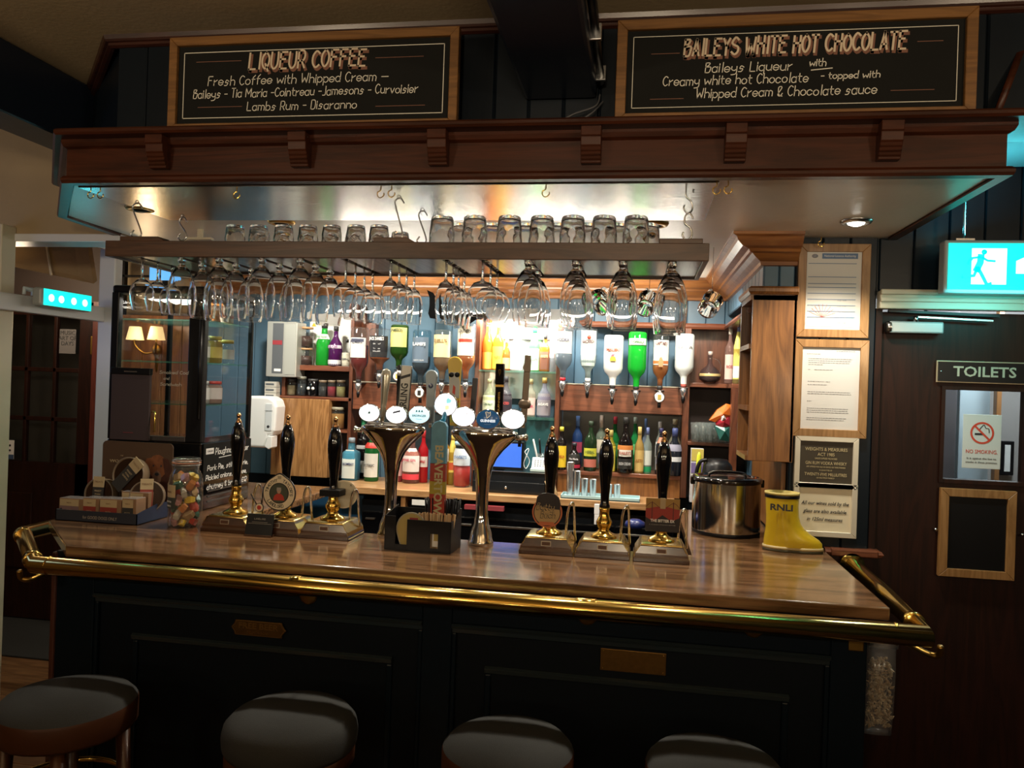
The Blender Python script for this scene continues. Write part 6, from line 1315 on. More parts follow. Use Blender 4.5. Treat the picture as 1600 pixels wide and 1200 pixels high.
# ---- optics
def optic(label, u, hw, vt, vn, kind_col, labs, fill, zt, big=None, y=YB-.055, capc=(.03, .03, .03)):
    x = Xu(u, y); R = (Xu(u+hw, y)-Xu(u-hw, y))/2; zn = PY(u, vn, y).z; H = PY(u, vt, y).z-zn
    r = root('optic_bottle', label, 'bottle', (x, y, zn), group='upturned spirit bottles on optics'); pf = PRF['optic']
    G().lathe([(a*R, (1-b)*H) for a, b in pf], 22).obj('glass', kind_col, r)
    if fill:
        c, f = fill; pts = [(a*R*.94, (1-b)*H) for a, b in pf[1:] if (1-b) < f]
        G().lathe([(0, f*H), (R*.94, f*H)]+pts[(0 if pts and pts[0][1] < f*H else 1):]+[(0, .001)], 20).obj('liquid', glassm(c, .7), r)
    for L_ in labs:
        a, b, col = L_[:3]; wrap(r, pf, R, H, a, b, cm(col), arc=L_[5] if len(L_) > 5 else 65, inv=True, name='paper_label', k=1.012+.008*labs.index(L_))
        if len(L_) > 3 and L_[3]: text(L_[3], .024, cm(L_[4]), r, (0, -R*1.08, H*(a+(b-a)*(L_[6] if len(L_) > 6 else .7))), width=R*1.4, bold=.0007)
    e = root('optic_measure', '', None, (0, 0, 0)); e.parent = r
    zz_ = 0
    G().lathe([(0, .006), (.014, .004), (.015, -.012), (.010, -.016), (0, -.016)], 16).obj('stopper', cm(capc), e)
    G().box(-.024, .024, -.006, .056, -.024, -.018).obj('bracket', black, e, bev=.002)
    if not big:
        G().lathe([(0, -.016), (.013, -.018), (.018, -.030), (.016, -.045), (.010, -.060), (.008, -.066), (0, -.068)], 18).obj('chamber', mat('optic_chrome', (.75, .76, .78), .12, .9), e); G().lathe([(0, -.062), (.008, -.064), (.010, -.08), (.005, -.10), (0, -.10)], 12).obj('plunger', black, e)
    else:
        G().lathe([(0, -.018), (.014, -.02), (.014, -.03), (0, -.03)], 14).obj('chamber', steel, e); G().lathe([(0, -.02), (.026, -.018), (.028, -.014), (.026, -.008), (0, -.008)], 24, (0, 0, -.055), axis='y').obj('round_badge', steel, e); G().lathe([(0, -.0205), (.023, -.0205)], 24, (0, 0, -.055), axis='y', sm=False).obj('badge_face', paper, e)
        G().box(-.009, .009, -.022, -.0206, -.068, -.042).obj('badge_emblem', cm(big), e); G().tube([(0, 0, -.08), (0, 0, -.11)], .009, 10).obj('plunger', black, e)
    return r
Wt = (.62, .62, .60)
optic('upturned clear bottle with white label and dark red spirit, first on the left rail', 560, 13.5, 512, 593, cbottle, [(.42, .80, Wt, 'ADMIRAL', (.05, .05, .08), 60, .8), (.72, .78, (.05, .06, .1), '', Wt, 45)], ((.22, .015, .01), .66), zL)
optic('upturned square black labelled whiskey bottle on the left rail', 592, 16, 514, 578, cbottle, [(.30, .82, (.012, .012, .014), "JACK DANIEL'S", Wt, 62, .86)], ((.35, .09, .02), .3), zL)
r = [o for o in COL.objects if o.name.startswith('optic_bottle')][-1]
text('Old No.7', .011, cm(Wt), r, (0, -.058, .14)); text('Tennessee', .009, cm(Wt), r, (0, -.058, .115)); text('WHISKEY', .010, cm(Wt), r, (0, -.058, .10))
optic('upturned dark green bottle with pale yellow label on the left rail', 622, 13.5, 508, 572, glassm((.04, .12, .02), .55), [(.46, .93, (.62, .55, .18), 'JAMESON', (.08, .1, .05), 68, .86)], None, zL, big=(.5, .4, .1))
optic('upturned rum bottle with dark blue label on the left rail', 657, 14, 516, 598, glassm((.3, .5, .6), .12), [(.38, .86, (.10, .14, .19), "LAMB'S", Wt, 60, .72)], ((.10, .01, .015), .5), zL, big=(.02, .02, .02)); r = [o for o in COL.objects if o.name.startswith('optic_bottle')][-1]; text('NAVY RUM', .011, cm(Wt), r, (0, -.052, .12))
optic('upturned whisky bottle with cream label and amber spirit on the left rail', 690, 14, 516, 592, glassm((.5, .6, .6), .12), [(.44, .90, (.66, .56, .28), "BELL'S", (.2, .12, .05), 64, .72)], ((.55, .20, .02), .5), zL)
optic('upturned bourbon bottle with tall cream label, last on the left rail', 727, 14, 506, 592, cbottle, [(.42, .95, (.66, .62, .48), 'SOUTHERN', (.05, .04, .04), 64, .82), (.66, .72, (.5, .05, .03), '', Wt, 50)], ((.4, .12, .02), .44), zL)
optic('upturned clear vodka bottle, first on the right rail', 879, 14, 512, 590, cbottle, [(.48, .92, (.52, .53, .5), 'VODKA', (.1, .1, .15), 64, .6)], ((.16, .20, .24), .48), zR, capc=(.5, .02, .03))
optic('upturned clear rum bottle with a red dot, second on the right rail', 918, 13, 514, 592, cbottle, [(.26, .96, (.50, .58, .55), 'BACARDI', (.12, .05, .05), 62, .68)], ((.42, .50, .48), .5), zR, capc=(.6, .6, .6)); r = [o for o in COL.objects if o.name.startswith('optic_bottle')][-1]; G().lathe([(0, 0), (.010, 0), (.010, .001), (0, .001)], 16, (.004, -.052, .215), axis='y').obj('red_dot', cm((.45, .06, .03)), r)
optic('upturned opaque white bottle with palm print, third on the right rail', 957, 15, 524, 602, mat('milk_bottle', (.72, .72, .70), .3), [(.68, .72, (.72, .72, .7), 'MALIBU', (.35, .1, .05), 30, .5)], None, zR); r = [o for o in COL.objects if o.name.startswith('optic_bottle')][-1]; G().prism([(-.016, 0), (.016, 0), (.012, .02), (-.004, .026), (-.014, .016)], 'y', -.058, -.054).obj('sun_print', cm((.75, .5, .05)), r); G().prism([(-.012, .02), (.004, .024), (.008, .036), (-.006, .034)], 'y', -.0585, -.0545).obj('palm_print', cm((.3, .12, .15)), r)
for n_ in ('sun_print', 'palm_print'):
    for o in COL.objects:
        if o.name == n_: o.location.z = .125
optic('upturned vivid green gin bottle, fourth on the right rail', 994, 14.5, 519, 604, glassm((.02, .55, .05), .75), [(.76, .88, (.68, .72, .68), "Gordon's", (.08, .2, .08), 64, .5), (.745, .762, (.03, .08, .03), '', Wt, 64)], ((.015, .4, .03), .9), zR)
optic('upturned spiced rum bottle with amber base, fifth on the right rail', 1031, 13, 524, 604, cbottle, [(.42, .90, (.62, .60, .54), 'CAPTAIN', (.12, .05, .05), 62, .86), (.44, .50, (.45, .14, .04), '', Wt, 62)], ((.5, .16, .02), .46), zR, big=(.4, .3, .08)); r = [o for o in COL.objects if o.name.startswith('optic_bottle')][-1]; G().prism([(-.010, .10), (.010, .10), (.013, .125), (.004, .15), (-.006, .148), (-.013, .12)], 'y', -.054, -.0525).obj('figure_print', cm((.5, .22, .1)), r)
optic('upturned frosted white bottle, last on the right rail', 1068, 15, 522, 600, mat('frosted_bottle', (.60, .64, .63), .3), [(.6, .9, (.60, .64, .63), 'U | P', (.35, .3, .35), 30, .5)], None, zR, capc=(.5, .12, .1))
# middle shelves: upper row
gM = 'bottles on the lit glass shelf'
for l, u0, u1, vt, kd, col, bd_, labs, cap in (
    ('tall clear bottle of orange liquid at the left end of the lit shelf', 752, 768, 500, 'slim', (.8, .3, .04), .5, [(.02, .35, (.75, .3, .05))], ((.7, .25, .05), .1)),
    ('clear bottle with orange and yellow label on the lit shelf', 768, 785, 505, 'std', (.8, .5, .05), .4, [(.03, .5, (.78, .55, .05), 'TRIPLE', (.3, .1, .02))], ((.65, .2, .05), .12)),
    ('small amber bottle on the lit shelf behind the harp handle', 783, 797, 530, 'round', (.6, .2, .04), .5, [(.05, .4, (.75, .35, .15))], ((.3, .3, .3), .12)),
    ('clear bottle with round white label in the middle of the lit shelf', 796, 816, 512, 'std', (.8, .8, .78), .3, [(.03, .6, (.75, .75, .72), 'Tequila', (.4, .3, .1))], ((.6, .6, .6), .12)),
    ('pale green bottle right of the middle of the lit shelf', 824, 842, 510, 'slim', (.15, .6, .2), .5, [(.02, .5, (.45, .7, .4), 'MELON', (.05, .3, .1))], ((.03, .4, .1), .14)),
    ('square brown labelled bottle at the right end of the lit shelf', 842, 858, 522, 'sq', (.55, .2, .03), .6, [(.05, .75, (.12, .05, .03), 'AMARETTO', (.7, .45, .2))], ((.03, .03, .03), .14)),
    ('plain clear bottle squeezed against the right upright of the lit shelf', 855, 867, 508, 'slim', (.8, .85, .9), .2, [(.3, .6, (.7, .75, .8))], ((.2, .3, .6), .12))):
    bottle(l, u0, u1, vt, zg, 4.21, kd, glassm(col, bd_), labs, cap, group=gM)
gN = 'bottles on the lower glass shelf'
for l, u0, u1, vt, kd, col, bd_, labs, cap in (
    ('round shouldered clear bottle with pale crest label, lower glass shelf left', 755, 775, 592, 'round', (.8, .8, .6), .25, [(.05, .55, (.62, .66, .48), 'GIN No3', (.1, .15, .1))], ((.5, .4, .25), .12)),
    ('clear bottle with black label and red writing on the lower glass shelf', 781, 801, 588, 'round', (.35, .3, .35), .3, [(.08, .55, (.03, .02, .03), 'SPICED', (.6, .08, .08))], ((.1, .06, .08), .14)),
    ('stubby clear bottle with pink label on the lower glass shelf', 822, 838, 592, 'std', (.8, .7, .6), .3, [(.05, .5, (.62, .42, .38), 'PINK', (.4, .05, .1))], ((.55, .35, .2), .14)),
    ('clear bottle with a dark skull pattern label on the lower glass shelf', 840, 862, 590, 'round', (.6, .55, .7), .3, [(.05, .6, (.25, .22, .25), 'AGAVE', (.75, .72, .7))], ((.6, .3, .1), .14))):
    bottle(l, u0, u1, vt, zm, 4.2, kd, glassm(col, bd_), labs, cap, group=gN)
# ---- left counter bottles
gC = 'bottles standing along the back counter'
BL = [('square pale blue gin bottle at the left end of the back counter', 541, 565, 684, 'sq', (.15, .45, .62), .45, [(.05, .72, (.6, .66, .64), 'BOMBAY', (.08, .1, .2), 42)], ((.25, .3, .35), .12), 4.12, 747),
      ('black bottle with white band behind the blue gin bottle', 562, 579, 655, 'sq', DK, .8, [(.1, .3, (.5, .5, .5)), (.5, .56, (.6, .6, .6), 'DARK RUM', (.6, .6, .6))], ((.02, .2, .09), .25), 4.22, 720),
      ('green vermouth style bottle with white label and red ribbon', 574, 596, 668, 'std', (.02, .22, .05), .6, [(.08, .52, (.6, .6, .56), 'BOTANIC', (.1, .1, .1)), (.62, .72, (.5, .04, .03))], ((.02, .25, .08), .12), 4.12, 750),
      ('red and white labelled clear bottle seen under the left tap arm', 634, 661, 682, 'std', (.6, .3, .25), .25, [(.25, .75, (.66, .6, .58), 'PINK GIN', (.5, .05, .1)), (.08, .2, (.6, .05, .07))], ((.6, .5, .5), .1), 4.14, 752),
      ('pink bottle partly hidden behind the left tap column', 619, 634, 690, 'slim', (.6, .15, .2), .6, [(.15, .5, (.66, .4, .42))], ((.5, .1, .1), .1), 4.16, 748),
      ('yellow green small bottle behind the pink ones', 628, 642, 693, 'slim', (.55, .55, .1), .6, [(.1, .5, (.62, .62, .3))], ((.1, .1, .1), .1), 4.25, 742),
      ('bright red bottle with white band left of the BEAVERTOWN tap', 657, 673, 672, 'std', (.6, .02, .03), .8, [(.3, .5, (.66, .62, .6), 'CAMPARI', (.5, .03, .04))], ((.5, .03, .04), .14), 4.18, 745),
      ('amber bottle with red capsule right of the BEAVERTOWN tap', 689, 706, 666, 'std', (.6, .28, .03), .6, [(.40, .62, (.66, .62, .55), 'HONEY', (.4, .15, .03))], ((.55, .04, .05), .16), 4.14, 758),
      ('yellow labelled bottle right of the amber one', 703, 719, 680, 'std', (.66, .5, .1), .5, [(.25, .9, (.70, .56, .12)), (.3, .45, (.6, .12, .05))], ((.66, .5, .1), .1), 4.16, 755)]
for l, u0, u1, vt, kd, col, bd_, labs, cap, y, vb in BL: bottle(l, u0, u1, vt, zB if vb > 738 else zB, y, kd, glassm(col, bd_), labs, cap, group=gC)
r = bottle('square jar of red sweets with pale label beside the till', 713, 740, 690, zB, 4.1, 'jar', cbottle, [(.48, .85, (.55, .62, .68), 'SWEETS', (.1, .2, .4))], ((.3, .5, .65), .08), name='sweet_jar', cat_='jar', fill=((.6, .05, .04), .45))
# raised shelf with the crowded liqueurs
zs = Zv(970, 737)
x0, x1 = Xu(877.5), Xu(1067)
r = root('bottle_shelf', 'raised wooden ledge carrying the crowded liqueur bottles', 'shelf', (0, 0, 0)); G().box(x0, x1, YB-.06, YW, zs-.022, zs).obj('top', mahogx, r, bev=.003); G().box(x0, x1, YB-.045, YB-.03, ZC, zs-.022).obj('front', cabw, r); G().box(x0, x1, YW-.012, YW-.004, zs, zR-.14).obj('back', mat('mirror_dark', (.12, .12, .11), .15, .6), r)
gL = 'liqueur bottles crowded on the raised ledge'
LQ = [('dark bottle with yellow neck band and tall yellow label, first on the raised ledge', 872, 889, 667, 'std', DK, .8, [(.06, .56, (.72, .50, .03), 'KAHLUA', (.4, .08, .02), 70)], ((.6, .55, .05), .1), 4.11),
      ('blue capped bottle behind the black liqueurs on the raised ledge', 897, 913, 650, 'std', (.04, .10, .3), .6, [(.3, .5, (.35, .05, .1))], ((.12, .25, .6), .2), 4.24),
      ('black bottle with white script and a red heart, second on the raised ledge', 891, 911, 692, 'round', DK, .8, [(.25, .6, (.02, .02, .02), 'Tia Maria', (.6, .58, .6)), (.1, .22, (.35, .02, .05))], ((.02, .02, .03), .12), 4.11),
      ('black bottle with yellow green emblem, third on the raised ledge', 916, 936, 658, 'std', (.02, .05, .02), .8, [(.30, .46, (.50, .50, .05), 'HERBAL', (.05, .1, .03)), (.08, .24, (.4, .12, .09))], ((.03, .05, .03), .1), 4.12),
      ('bottle with white and orange capsule behind the third dark liqueur', 934, 950, 649, 'std', (.4, .5, .4), .4, [(.3, .55, (.55, .5, .4))], ((.66, .55, .48), .28), 4.25),
      ('yellow labelled bottle with a gold seal, partly behind the middle pump handle', 950, 966, 672, 'std', (.5, .42, .05), .6, [(.02, .62, (.72, .62, .08), 'LIMON', (.2, .25, .05))], ((.35, .28, .08), .16), 4.13),
      ('red capped green bottle behind the yellow label', 955, 972, 651, 'round', (.02, .25, .06), .6, [(.25, .5, (.05, .3, .1))], ((.55, .05, .08), .14), 4.25),
      ('broad black bottle with oval cream emblem and orange arc, middle of the ledge', 968, 993, 652, 'round', DK, .85, [(.42, .50, (.55, .20, .05)), (.30, .42, (.66, .62, .55), 'BAILEYS', (.3, .05, .03), 48), (.08, .26, (.02, .02, .02), 'IRISH CREAM', (.4, .4, .4))], ((.02, .02, .02), .12), 4.11),
      ('white capped green bottle right behind the broad black bottle', 987, 1003, 652, 'round', (.03, .35, .1), .6, [(.3, .5, (.1, .4, .15))], ((.5, .6, .55), .12), 4.25),
      ('slim bottle wrapped wholly in gold foil on the raised ledge', 995, 1010, 667, 'slim', (.5, .33, .1), .95, [(.05, .5, (.55, .38, .13), 'ASTI', (.3, .12, .03))], ((.6, .45, .15), .18), 4.12),
      ('pale clear bottle with blue cap and green foot on the raised ledge', 1008, 1022, 668, 'std', (.6, .7, .66), .35, [(.18, .5, (.6, .64, .6)), (.0, .15, (.02, .3, .12))], ((.12, .16, .35), .16), 4.14),
      ('blue necked clear bottle behind the pale one', 1006, 1017, 654, 'slim', (.4, .5, .7), .4, [(.3, .5, (.4, .45, .6))], ((.12, .22, .5), .22), 4.26),
      ('white capped bottle just behind the right pump handle', 1027, 1040, 659, 'slim', (.7, .75, .7), .3, [(.3, .6, (.6, .6, .58))], ((.7, .7, .7), .14), 4.24),
      ('cream topped bulbous bottle behind the dark sparkling one', 1046, 1068, 655, 'round', (.5, .48, .35), .4, [(.3, .5, (.5, .46, .3))], ((.62, .56, .4), .1), 4.25),
      ('dark sparkling wine bottle with a white band, last on the raised ledge', 1046, 1069, 669, 'slim', (.02, .025, .04), .85, [(.30, .40, (.62, .64, .68)), (.52, .66, (.3, .3, .4))], ((.05, .07, .2), .18), 4.10),
      ('dark bottle with copper neck seal behind the right pump handle', 1028, 1044, 669, 'std', (.03, .03, .04), .8, [(.1, .4, (.3, .28, .3)), (.68, .8, (.55, .2, .12))], ((.03, .03, .1), .12), 4.12)]
for l, u0, u1, vt, kd, col, bd_, labs, cap, y in LQ: bottle(l, u0, u1, vt, zs, y, kd, glassm(col, bd_), labs, cap, group=gL)
# spirit measures on a blue tray
a, b = PZ(880, 779, ZC+.012), PZ(1008, 786, ZC+.012)
tr_ = root('measure_tray', 'pale blue plastic tray of metal measures on the back counter', 'tray', (Xu(882, 3.88), 3.875, ZC)); w = Xu(1006, 3.88)-Xu(882, 3.88)
G().box(0, w, 0, .13, 0, .006).obj('floor_tray', mat('tray_pale_blue', (.35, .52, .55), .4), tr_)
for a_ in ((0, w, 0, .004), (0, w, .126, .13), (0, .004, 0, .13), (w-.004, w, 0, .13)): G().box(*a_, 0, .018).obj('lip', MATS['tray_pale_blue'], tr_, bev=.001)
m0 = None; mst = mat('measure_steel', (.62, .62, .64), .25, .9)
for u, vt, lab in ((896, 722, 'tall steel measure stack at the left end of the blue tray'), (907, 736, 'second tallest steel measure on the blue tray'), (919, 748, 'short steel measure left of the middle pump'), (932, 749, 'short steel measure beside the middle pump handle'), (957, 757, 'small steel thimble right of the middle pump handle'), (970, 757, 'small steel thimble with a ball top, last on the tray')):
    y = 3.95; z0 = ZC+.0065; h = PY(u, vt, y).z-z0; rr = .0185
    o = G().lathe([(rr*.8, 0), (rr*.85, .004), (rr, h*.98), (rr*1.05, h), (rr*.95, h), (rr*.7, .01), (0, .01)], 18, mod=lambda a, z: 1+.03*math.cos(z*500)).obj('spirit_measure', mst, None, (Xu(u, y), y, z0)); tag(o, lab, 'measure', 'steel spirit measures')
o = G().lathe([(0, 0), (.018, 0), (.02, .04), (.024, .09), (.0, .09)], 16).obj('wooden_muddler', mat('pale_wood', (.5, .36, .2), .5), None, (Xu(873, 3.92), 3.92, ZC), (0, -22, 0)); tag(o, 'pale wooden muddler leaning behind the orange pump badge', 'muddler')
# till: black cash drawer, screen, card reader
a, b = PY(737, 771, 3.93), PY(853, 771, 3.93)
r = root('cash_drawer', 'black cash drawer under the blue till screen', 'cash drawer', (a.x, 3.93, ZC)); w = b.x-a.x; h = PY(800, 738, 3.93).z-ZC
G().box(0, w, .004, .30, 0, h).obj('case', cool, r, bev=.003); G().box(.006, w-.006, 0, .006, .006, h*.55).obj('front', cool, r, bev=.002); G().lathe([(0, -.008), (.006, -.007), (.008, 0), (0, .002)], 16, (w*.46, -.0, h*.28), axis='y').obj('lock', steel, r); G().box(0, w, -.002, .02, h, h+.003).obj('top_strip', steel, r)
a, b = PY(771, 735, 3.98), PY(819, 690, 3.98)
r = root('till_screen', 'till monitor with a blue screen behind the right tall tap', 'screen', (PY(740, 735, 3.98).x, 3.98, ZC+h+.006)); w = b.x-r.location.x; hh2 = PY(800, 690, 3.98).z-r.location.z
G().box(0, w, .0, .02, 0, hh2).obj('bezel', black, r, bev=.003); G().box(.012, w-.012, -.002, 0, .014, hh2-.01).obj('display', mat('blue_display', (.02, .08, .4), .3, emit=(.06, .16, .62), es=1.0, noise=.3), r); G().box(w*.4, w*.6, .02, .05, -.004, hh2*.5).obj('stand', black, r)
q = PY(842, 733, 4.0); r = root('card_reader', 'white card reader on a stand right of the till screen', 'card reader', (PY(828, 735, 3.96).x, 3.96, ZC+h+.004)); w = PY(856, 735, 3.96).x-r.location.x
G().box(0, w, 0, .1, 0, .018).obj('base', mat('pale_mint', (.5, .62, .6), .4), r, bev=.004); G().box(w*.06, w*.94, -.006, .006, .016, .085).obj('reader', WHITE, r, rot=(-35, 0, 0), bev=.004)
g = G()
for i in range(4):
    for j in range(4): g.box(w*(.2+.155*i), w*(.2+.155*i)+.009, -.0085, -.006, .030+.011*j, .037+.011*j)
g.obj('keypad', mat('key_grey', (.2, .22, .24), .5), r, rot=(-35, 0, 0))
q = PY(824, 715, 3.97); tag(G().tube(cat([(q.x, 3.97, q.z+.045), (q.x-.012, 3.96, q.z+.03), (q.x, 3.96, q.z+.01), (q.x+.012, 3.97, q.z-.02), (q.x-.004, 3.96, q.z-.055), (q.x-.016, 3.96, q.z-.03), (q.x-.004, 3.96, q.z+.008), (q.x+.006, 3.97, q.z+.04), (q.x, 3.97, q.z+.048)], 5), .0018, 6).obj('white_cable', WHITE), 'loop of thin white cable between the till screen and card reader', 'cable')
q = PY(847, 712, 4.02); pot = root('pen_pot', 'clear pot of white and black pens behind the card reader', 'pot', (q.x, 4.05, ZC+h+.003)); G().lathe([(0, 0), (.026, 0), (.03, .09), (.028, .09), (.024, .004), (0, .004)], 18).obj('pot', MATS['jar_glass'], pot)
for k, (dx_, tl, m_, lab) in enumerate(((-.014, 14, WHITE, 'white pen leaning left in the pen pot'), (-.004, 6, black, 'black capped pen standing in the pen pot'), (.010, -8, WHITE, 'white pen leaning right in the pen pot'), (.018, -14, mat('pencil_yellow', (.55, .35, .05), .5), 'yellow pencil at the right of the pen pot'))):
    o = G().lathe([(0, 0), (.005, .006), (.005, .15), (.003, .16), (0, .16)], 8).obj('pen', m_, None, (q.x+dx_, 4.05, ZC+h+.01), (0, -tl, 0)); tag(o, lab, 'pen', 'pens in the pot')
# ---- right corner unit
r = root('corner_shelves', 'dark red wooden corner shelving right of the spirits', 'shelves', (0, 0, 0))
ya = 4.14
G().box(Xu(1068, ya), Xu(1078, ya), ya, YW, ZC, 2.0).obj('upright', mahogz, r, bev=.002)
z1_, z2_ = Zv(1112, 599, ya), Zv(1110, 691, ya); xe = .56
G().box(Xu(1076, ya), xe, ya, YW, z1_-.022, z1_).obj('shelf', mahogx, r, bev=.002); G().box(Xu(1076, ya), xe, ya, YW, z2_-.020, z2_).obj('shelf', mahogx, r, bev=.002)
G().box(Xu(1144, 3.95), Xu(1155, 3.95), 3.95, 4.0, ZC, z1_-.022).obj('upright', mahogz, r, bev=.002); G().box(Xu(1144, 3.95)-.0, xe, 3.95, ya, z1_-.022, z1_).obj('shelf', mahogx, r, bev=.002)
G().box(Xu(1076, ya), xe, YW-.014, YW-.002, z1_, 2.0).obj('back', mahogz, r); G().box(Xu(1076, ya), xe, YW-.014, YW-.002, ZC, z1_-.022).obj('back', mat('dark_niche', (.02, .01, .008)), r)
e = bottle('round flask of dark liqueur with gold band on the top corner shelf', 1091, 1126, 549, z1_, 4.16, 'flask', glassm((.5, .4, .4), .12), [(.22, .30, (.55, .42, .18))], ((.6, .5, .45), .12), name='liqueur_flask', fill=((.05, .008, .012), .24))
G().tube(cat([(.012, 0, .13), (.04, 0, .12), (.055, 0, .09), (.05, 0, .06)], 5), .003, 6).obj('handle', cbottle, e)
bottle('clear bottle with pale pink label on the top corner shelf', 1131, 1147, 512, z1_, 4.10, 'std', glassm((.6, .4, .35), .3), [(.08, .52, (.62, .45, .40), 'ROSE', (.4, .1, .1))], ((.62, .58, .5), .12))
bottle('bottle with yellow leaf label at the right of the top corner shelf', 1144, 1160, 508, z1_, 4.0, 'std', glassm((.6, .5, .2), .3), [(.08, .9, (.60, .56, .12)), (.1, .3, (.6, .6, .62))], ((.15, .18, .35), .14))
w0 = None
for k, u in enumerate((1083, 1090, 1098, 1105, 1112)):
    for dep in (0, 1):
        y = 4.12+.07*dep
        if w0 is None: w0 = o = G().lathe([(0, .0), (.020, 0), (.024, .05), (.027, .10), (.0255, .10), (.022, .01), (0, .006)], 18).obj('straight_glass', clear('thin_glass', (.93, .96, .95), 1.5, .02, .10, (.8, .85, .85)))
        else: o = w0.copy(); COL.objects.link(o)
        o.location = (Xu(u, 4.12)+.012*dep+.01*0, y, z2_); o.location.x = Xu(1080, 4.12)+.03+.056*(k % 5)*.62+.028*dep
        tag(o, ('first', 'second', 'third', 'fourth', 'fifth')[k]+' straight clear glass from left in the '+('front', 'back')[dep]+' row on the lower corner shelf', 'glass', 'straight glasses on the lower corner shelf')
        if k % 2 == 1 and dep == 0: pass
    if k == 4: break
q = PY(1128, 660, 4.0); r = root('snack_packet', 'bright orange crumpled packet with red and green parts on the lower corner shelf', 'packet', (PY(1112, 690, 4.02).x, 4.02, z2_))
def P3(u, v): p_ = PY(u, v, 4.0); return (p_.x-r.location.x, -.02, p_.z-r.location.z)
om = mat('packet_orange', (.72, .16, .02), .25, coat=.4)
def lump(pts, m_, nm, off=0):
    pts = [P3(*p_) for p_ in pts]; cx0 = sum(p_[0] for p_ in pts)/len(pts); cz0 = sum(p_[2] for p_ in pts)/len(pts); n = len(pts)
    vs = [(a_, .01+off, c_2) for a_, b__, c_2 in pts]+[(a_, .05+off, c_2) for a_, b__, c_2 in pts]+[(cx0, -.018+off, cz0)]
    G().add(vs, [[i, (i+1) % n, 2*n] for i in range(n)]+[[i, i+n, (i+1) % n+n, (i+1) % n] for i in range(n)]+[list(range(n, 2*n))], 0).obj(nm, m_, r)
lump([(1109, 657), (1122, 640), (1136, 631), (1145, 633), (1145, 650), (1132, 656), (1118, 660)], om, 'orange_film'); lump([(1118, 656), (1132, 648), (1145, 648), (1145, 668), (1130, 672), (1120, 664)], mat('packet_red', (.45, .03, .05), .3), 'red_film', .006); lump([(1118, 666), (1132, 662), (1145, 664), (1145, 692), (1126, 688)], mat('packet_green', (.03, .14, .12), .3), 'green_film', .010); lump([(1126, 650), (1132, 645), (1136, 656), (1128, 660)], WHITE, 'white_print', -.008)
a, b = PY(1078, 775, 4.0), PY(1100, 702, 4.0)
r = root('paper_carton', 'yellow topped purple and white carton beside the ice bucket', 'carton', (a.x, 4.0, ZC)); w = b.x-a.x; h = b.z-ZC
G().box(0, w, 0, .06, 0, h).obj('carton', mat('carton_white', (.55, .55, .58), .5), r, bev=.001); G().box(.001, w-.001, -.002, 0, h*.78, h).obj('yellow_print', mat('carton_yellow', (.55, .45, .1), .5), r); G().box(.001, w-.001, -.002, 0, h*.55, h*.74).obj('purple_print', mat('carton_purple', (.16, .12, .3), .5), r)
q = PY(1091, 745, 3.9); tag(G().loft([[(q.x+.012*s_*math.cos(2*math.pi*k/14)+t*.004, 3.9+.009*s_*math.sin(2*math.pi*k/14), q.z-.06+t) for k in range(14)] for t, s_ in ((0, .7), (.04, .9), (.08, 1.1), (.13, 1.05), (.165, .8), (.18, .3))]).obj('yellow_handle', mat('lime_plastic', (.62, .68, .04), .35)), 'lime yellow plastic knife handle standing behind the ice bucket', 'handle')
q = PY(1122, 745, 3.95); r = root('electric_kettle', 'black electric kettle behind the ice bucket', 'kettle', (Xu(1125, 3.9), 3.88, ZC)); hk_ = PY(1122, 716, 3.88).z-ZC
G().lathe([(0, 0), (.075, 0), (.08, .01), (.078, hk_*.5), (.068, hk_*.85), (.045, hk_*.98), (0, hk_)], 28).obj('body', black, r); G().tube(cat([(-.05, -.01, hk_*.96), (-.085, -.01, hk_*.9), (-.10, -.01, hk_*.6), (-.08, -.01, hk_*.3)], 6), .009, 8).obj('handle', black, r)
# right hand open cabinet
cx0, cx1, cy0, cy1 = .398, .565, 3.02, 3.30; cz0, cz1 = 1.425, 2.045
r = root('open_cabinet', 'warm brown wooden wall cabinet with open shelves facing the bar', 'cabinet', (0, 0, 0))
G().box(cx0+.008, cx1, cy0, cy0+.018, cz0, cz1).obj('side_panel', cabw, r, bev=.002); G().box(cx0, cx1, cy1-.018, cy1, cz0, cz1).obj('side_panel', cabw, r); G().box(cx1-.01, cx1, cy0, cy1, cz0, cz1).obj('back', cabw, r)
for z in (cz0, PX(1160, 640, cx0).z, PX(1160, 548, cx0).z): G().box(cx0, cx1-.01, cy0+.018, cy1-.018, z, z+.018).obj('shelf', cabw, r)
G().box(cx0, cx1, cy0, cy1, cz1-.02, cz1).obj('top', cabw, r)
G().sweep([(cx0+.01, cy1), (cx0+.01, cy0), (cx1, cy0)], [(0, cz1), (-.014, cz1), (-.022, cz1+.010), (-.022, cz1+.022), (-.012, cz1+.030), (0, cz1+.032)]).obj('top_moulding', cabw, r); G().box(cx0+.005, cx1, cy0, cy1, cz1, cz1+.028).obj('top_cap', cabw, r)
tag(G().box(.545, .562, 3.12, 3.9, ZC, cz0-.01).obj('wall_board', cabw), 'plain brown panel on the wall below the open cabinet', 'panel')

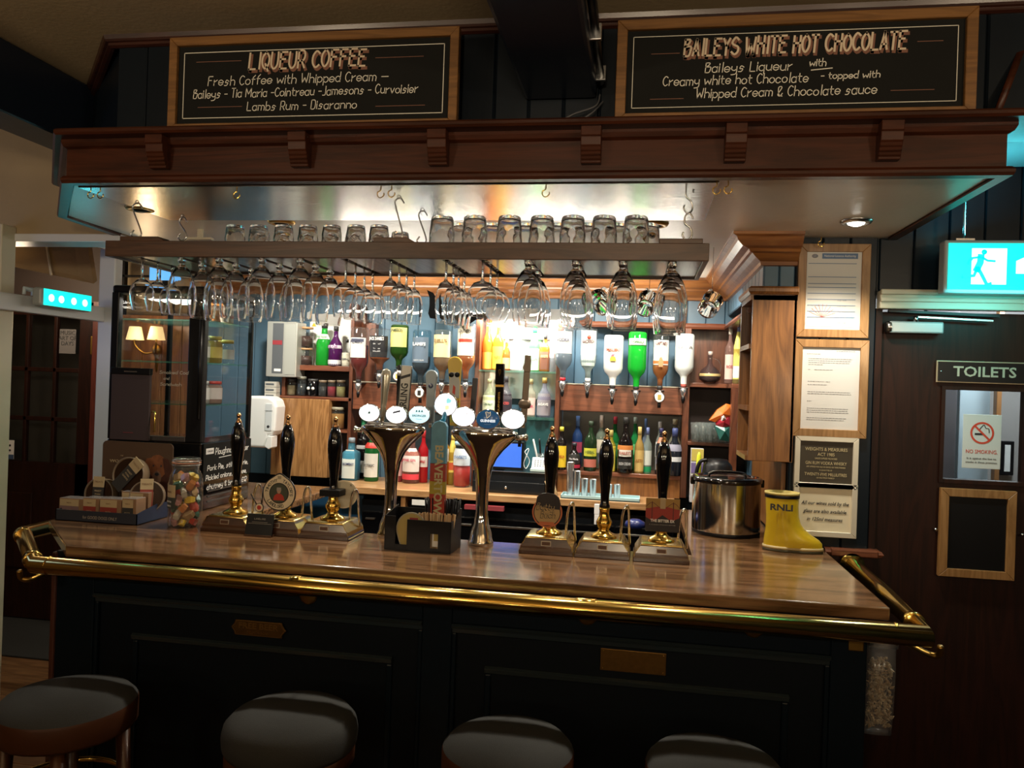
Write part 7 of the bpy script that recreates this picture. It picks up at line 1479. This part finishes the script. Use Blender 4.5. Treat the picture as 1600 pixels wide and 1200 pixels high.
# ---- things inside the display fridge
gF = 'bottles and jars inside the display fridge'
fx = lambda t: FX0+.05+(FX1-FX0-.1)*t
def fitem(label, t, y, zi, R, H, kind, gm, labs, cap, cat_='bottle', nm='chilled_bottle'):
    r = root(nm, label, cat_, (fx(t), y, FS[zi]), group=gF); pf = PRF[kind]
    G().lathe([(a*R, b*H*.97) for a, b in pf], 16).obj('glass', gm, r); G().lathe([(0, H*.86), (pf[-1][0]*R*1.1, H*.86), (pf[-1][0]*R*1.1, H), (0, H)], 12).obj('cap', cm(cap), r)
    for a, b, c in labs: wrap(r, pf, R, H, a, b, cm(c), arc=180, name='paper_label', seg=16)
for k, (lab, t, y, zi, R, H, kd, gm, labs, cap) in enumerate((
    ('white labelled bottle with green print on the top fridge shelf', .93, 3.12, 1, .028, .135, 'std', glassm((.5, .6, .5), .4), [(.05, .6, (.62, .64, .58)), (.3, .45, (.05, .35, .1))], (.05, .3, .1)),
    ('orange labelled bottle on the top fridge shelf', .93, 3.21, 1, .028, .125, 'std', glassm((.6, .3, .1), .4), [(.05, .6, (.6, .22, .06))], (.5, .1, .05)),
    ('pale bottle with red band at the back of the top fridge shelf', .93, 3.31, 1, .03, .135, 'std', glassm((.6, .5, .4), .4), [(.05, .6, (.6, .55, .45)), (.2, .3, (.5, .06, .04))], (.5, .4, .2)),
    ('jar of pale pickles at the front of the middle fridge shelf', .9, 3.12, 0, .04, .115, 'jar', glassm((.5, .5, .4), .5), [(.2, .6, (.6, .6, .55))], (.4, .4, .4)),
    ('jar with gold lid beside the pickles in the fridge', .9, 3.225, 0, .038, .12, 'jar', glassm((.5, .35, .1), .5), [(.2, .6, (.55, .42, .1))], (.5, .38, .1)),
    ('clear jar at the back of the middle fridge shelf', .9, 3.33, 0, .038, .11, 'jar', cbottle, [(.2, .6, (.5, .5, .5))], (.5, .38, .1)),
    ('wrapped white packet jar at the front of the low fridge shelf', .88, 3.13, 2, .045, .10, 'jar', glassm((.6, .6, .6), .6), [(.2, .7, (.62, .62, .62))], (.5, .5, .5)),
    ('jar with red lid in the middle of the low fridge shelf', .88, 3.24, 2, .042, .10, 'jar', glassm((.6, .4, .35), .5), [(.2, .7, (.55, .5, .5))], (.45, .05, .05)))):
    fitem(lab, t, y, zi, R, H, kd, gm, labs, cap, 'jar' if kd == 'jar' else 'bottle', 'chilled_jar' if kd == 'jar' else 'chilled_bottle')
bake_text()
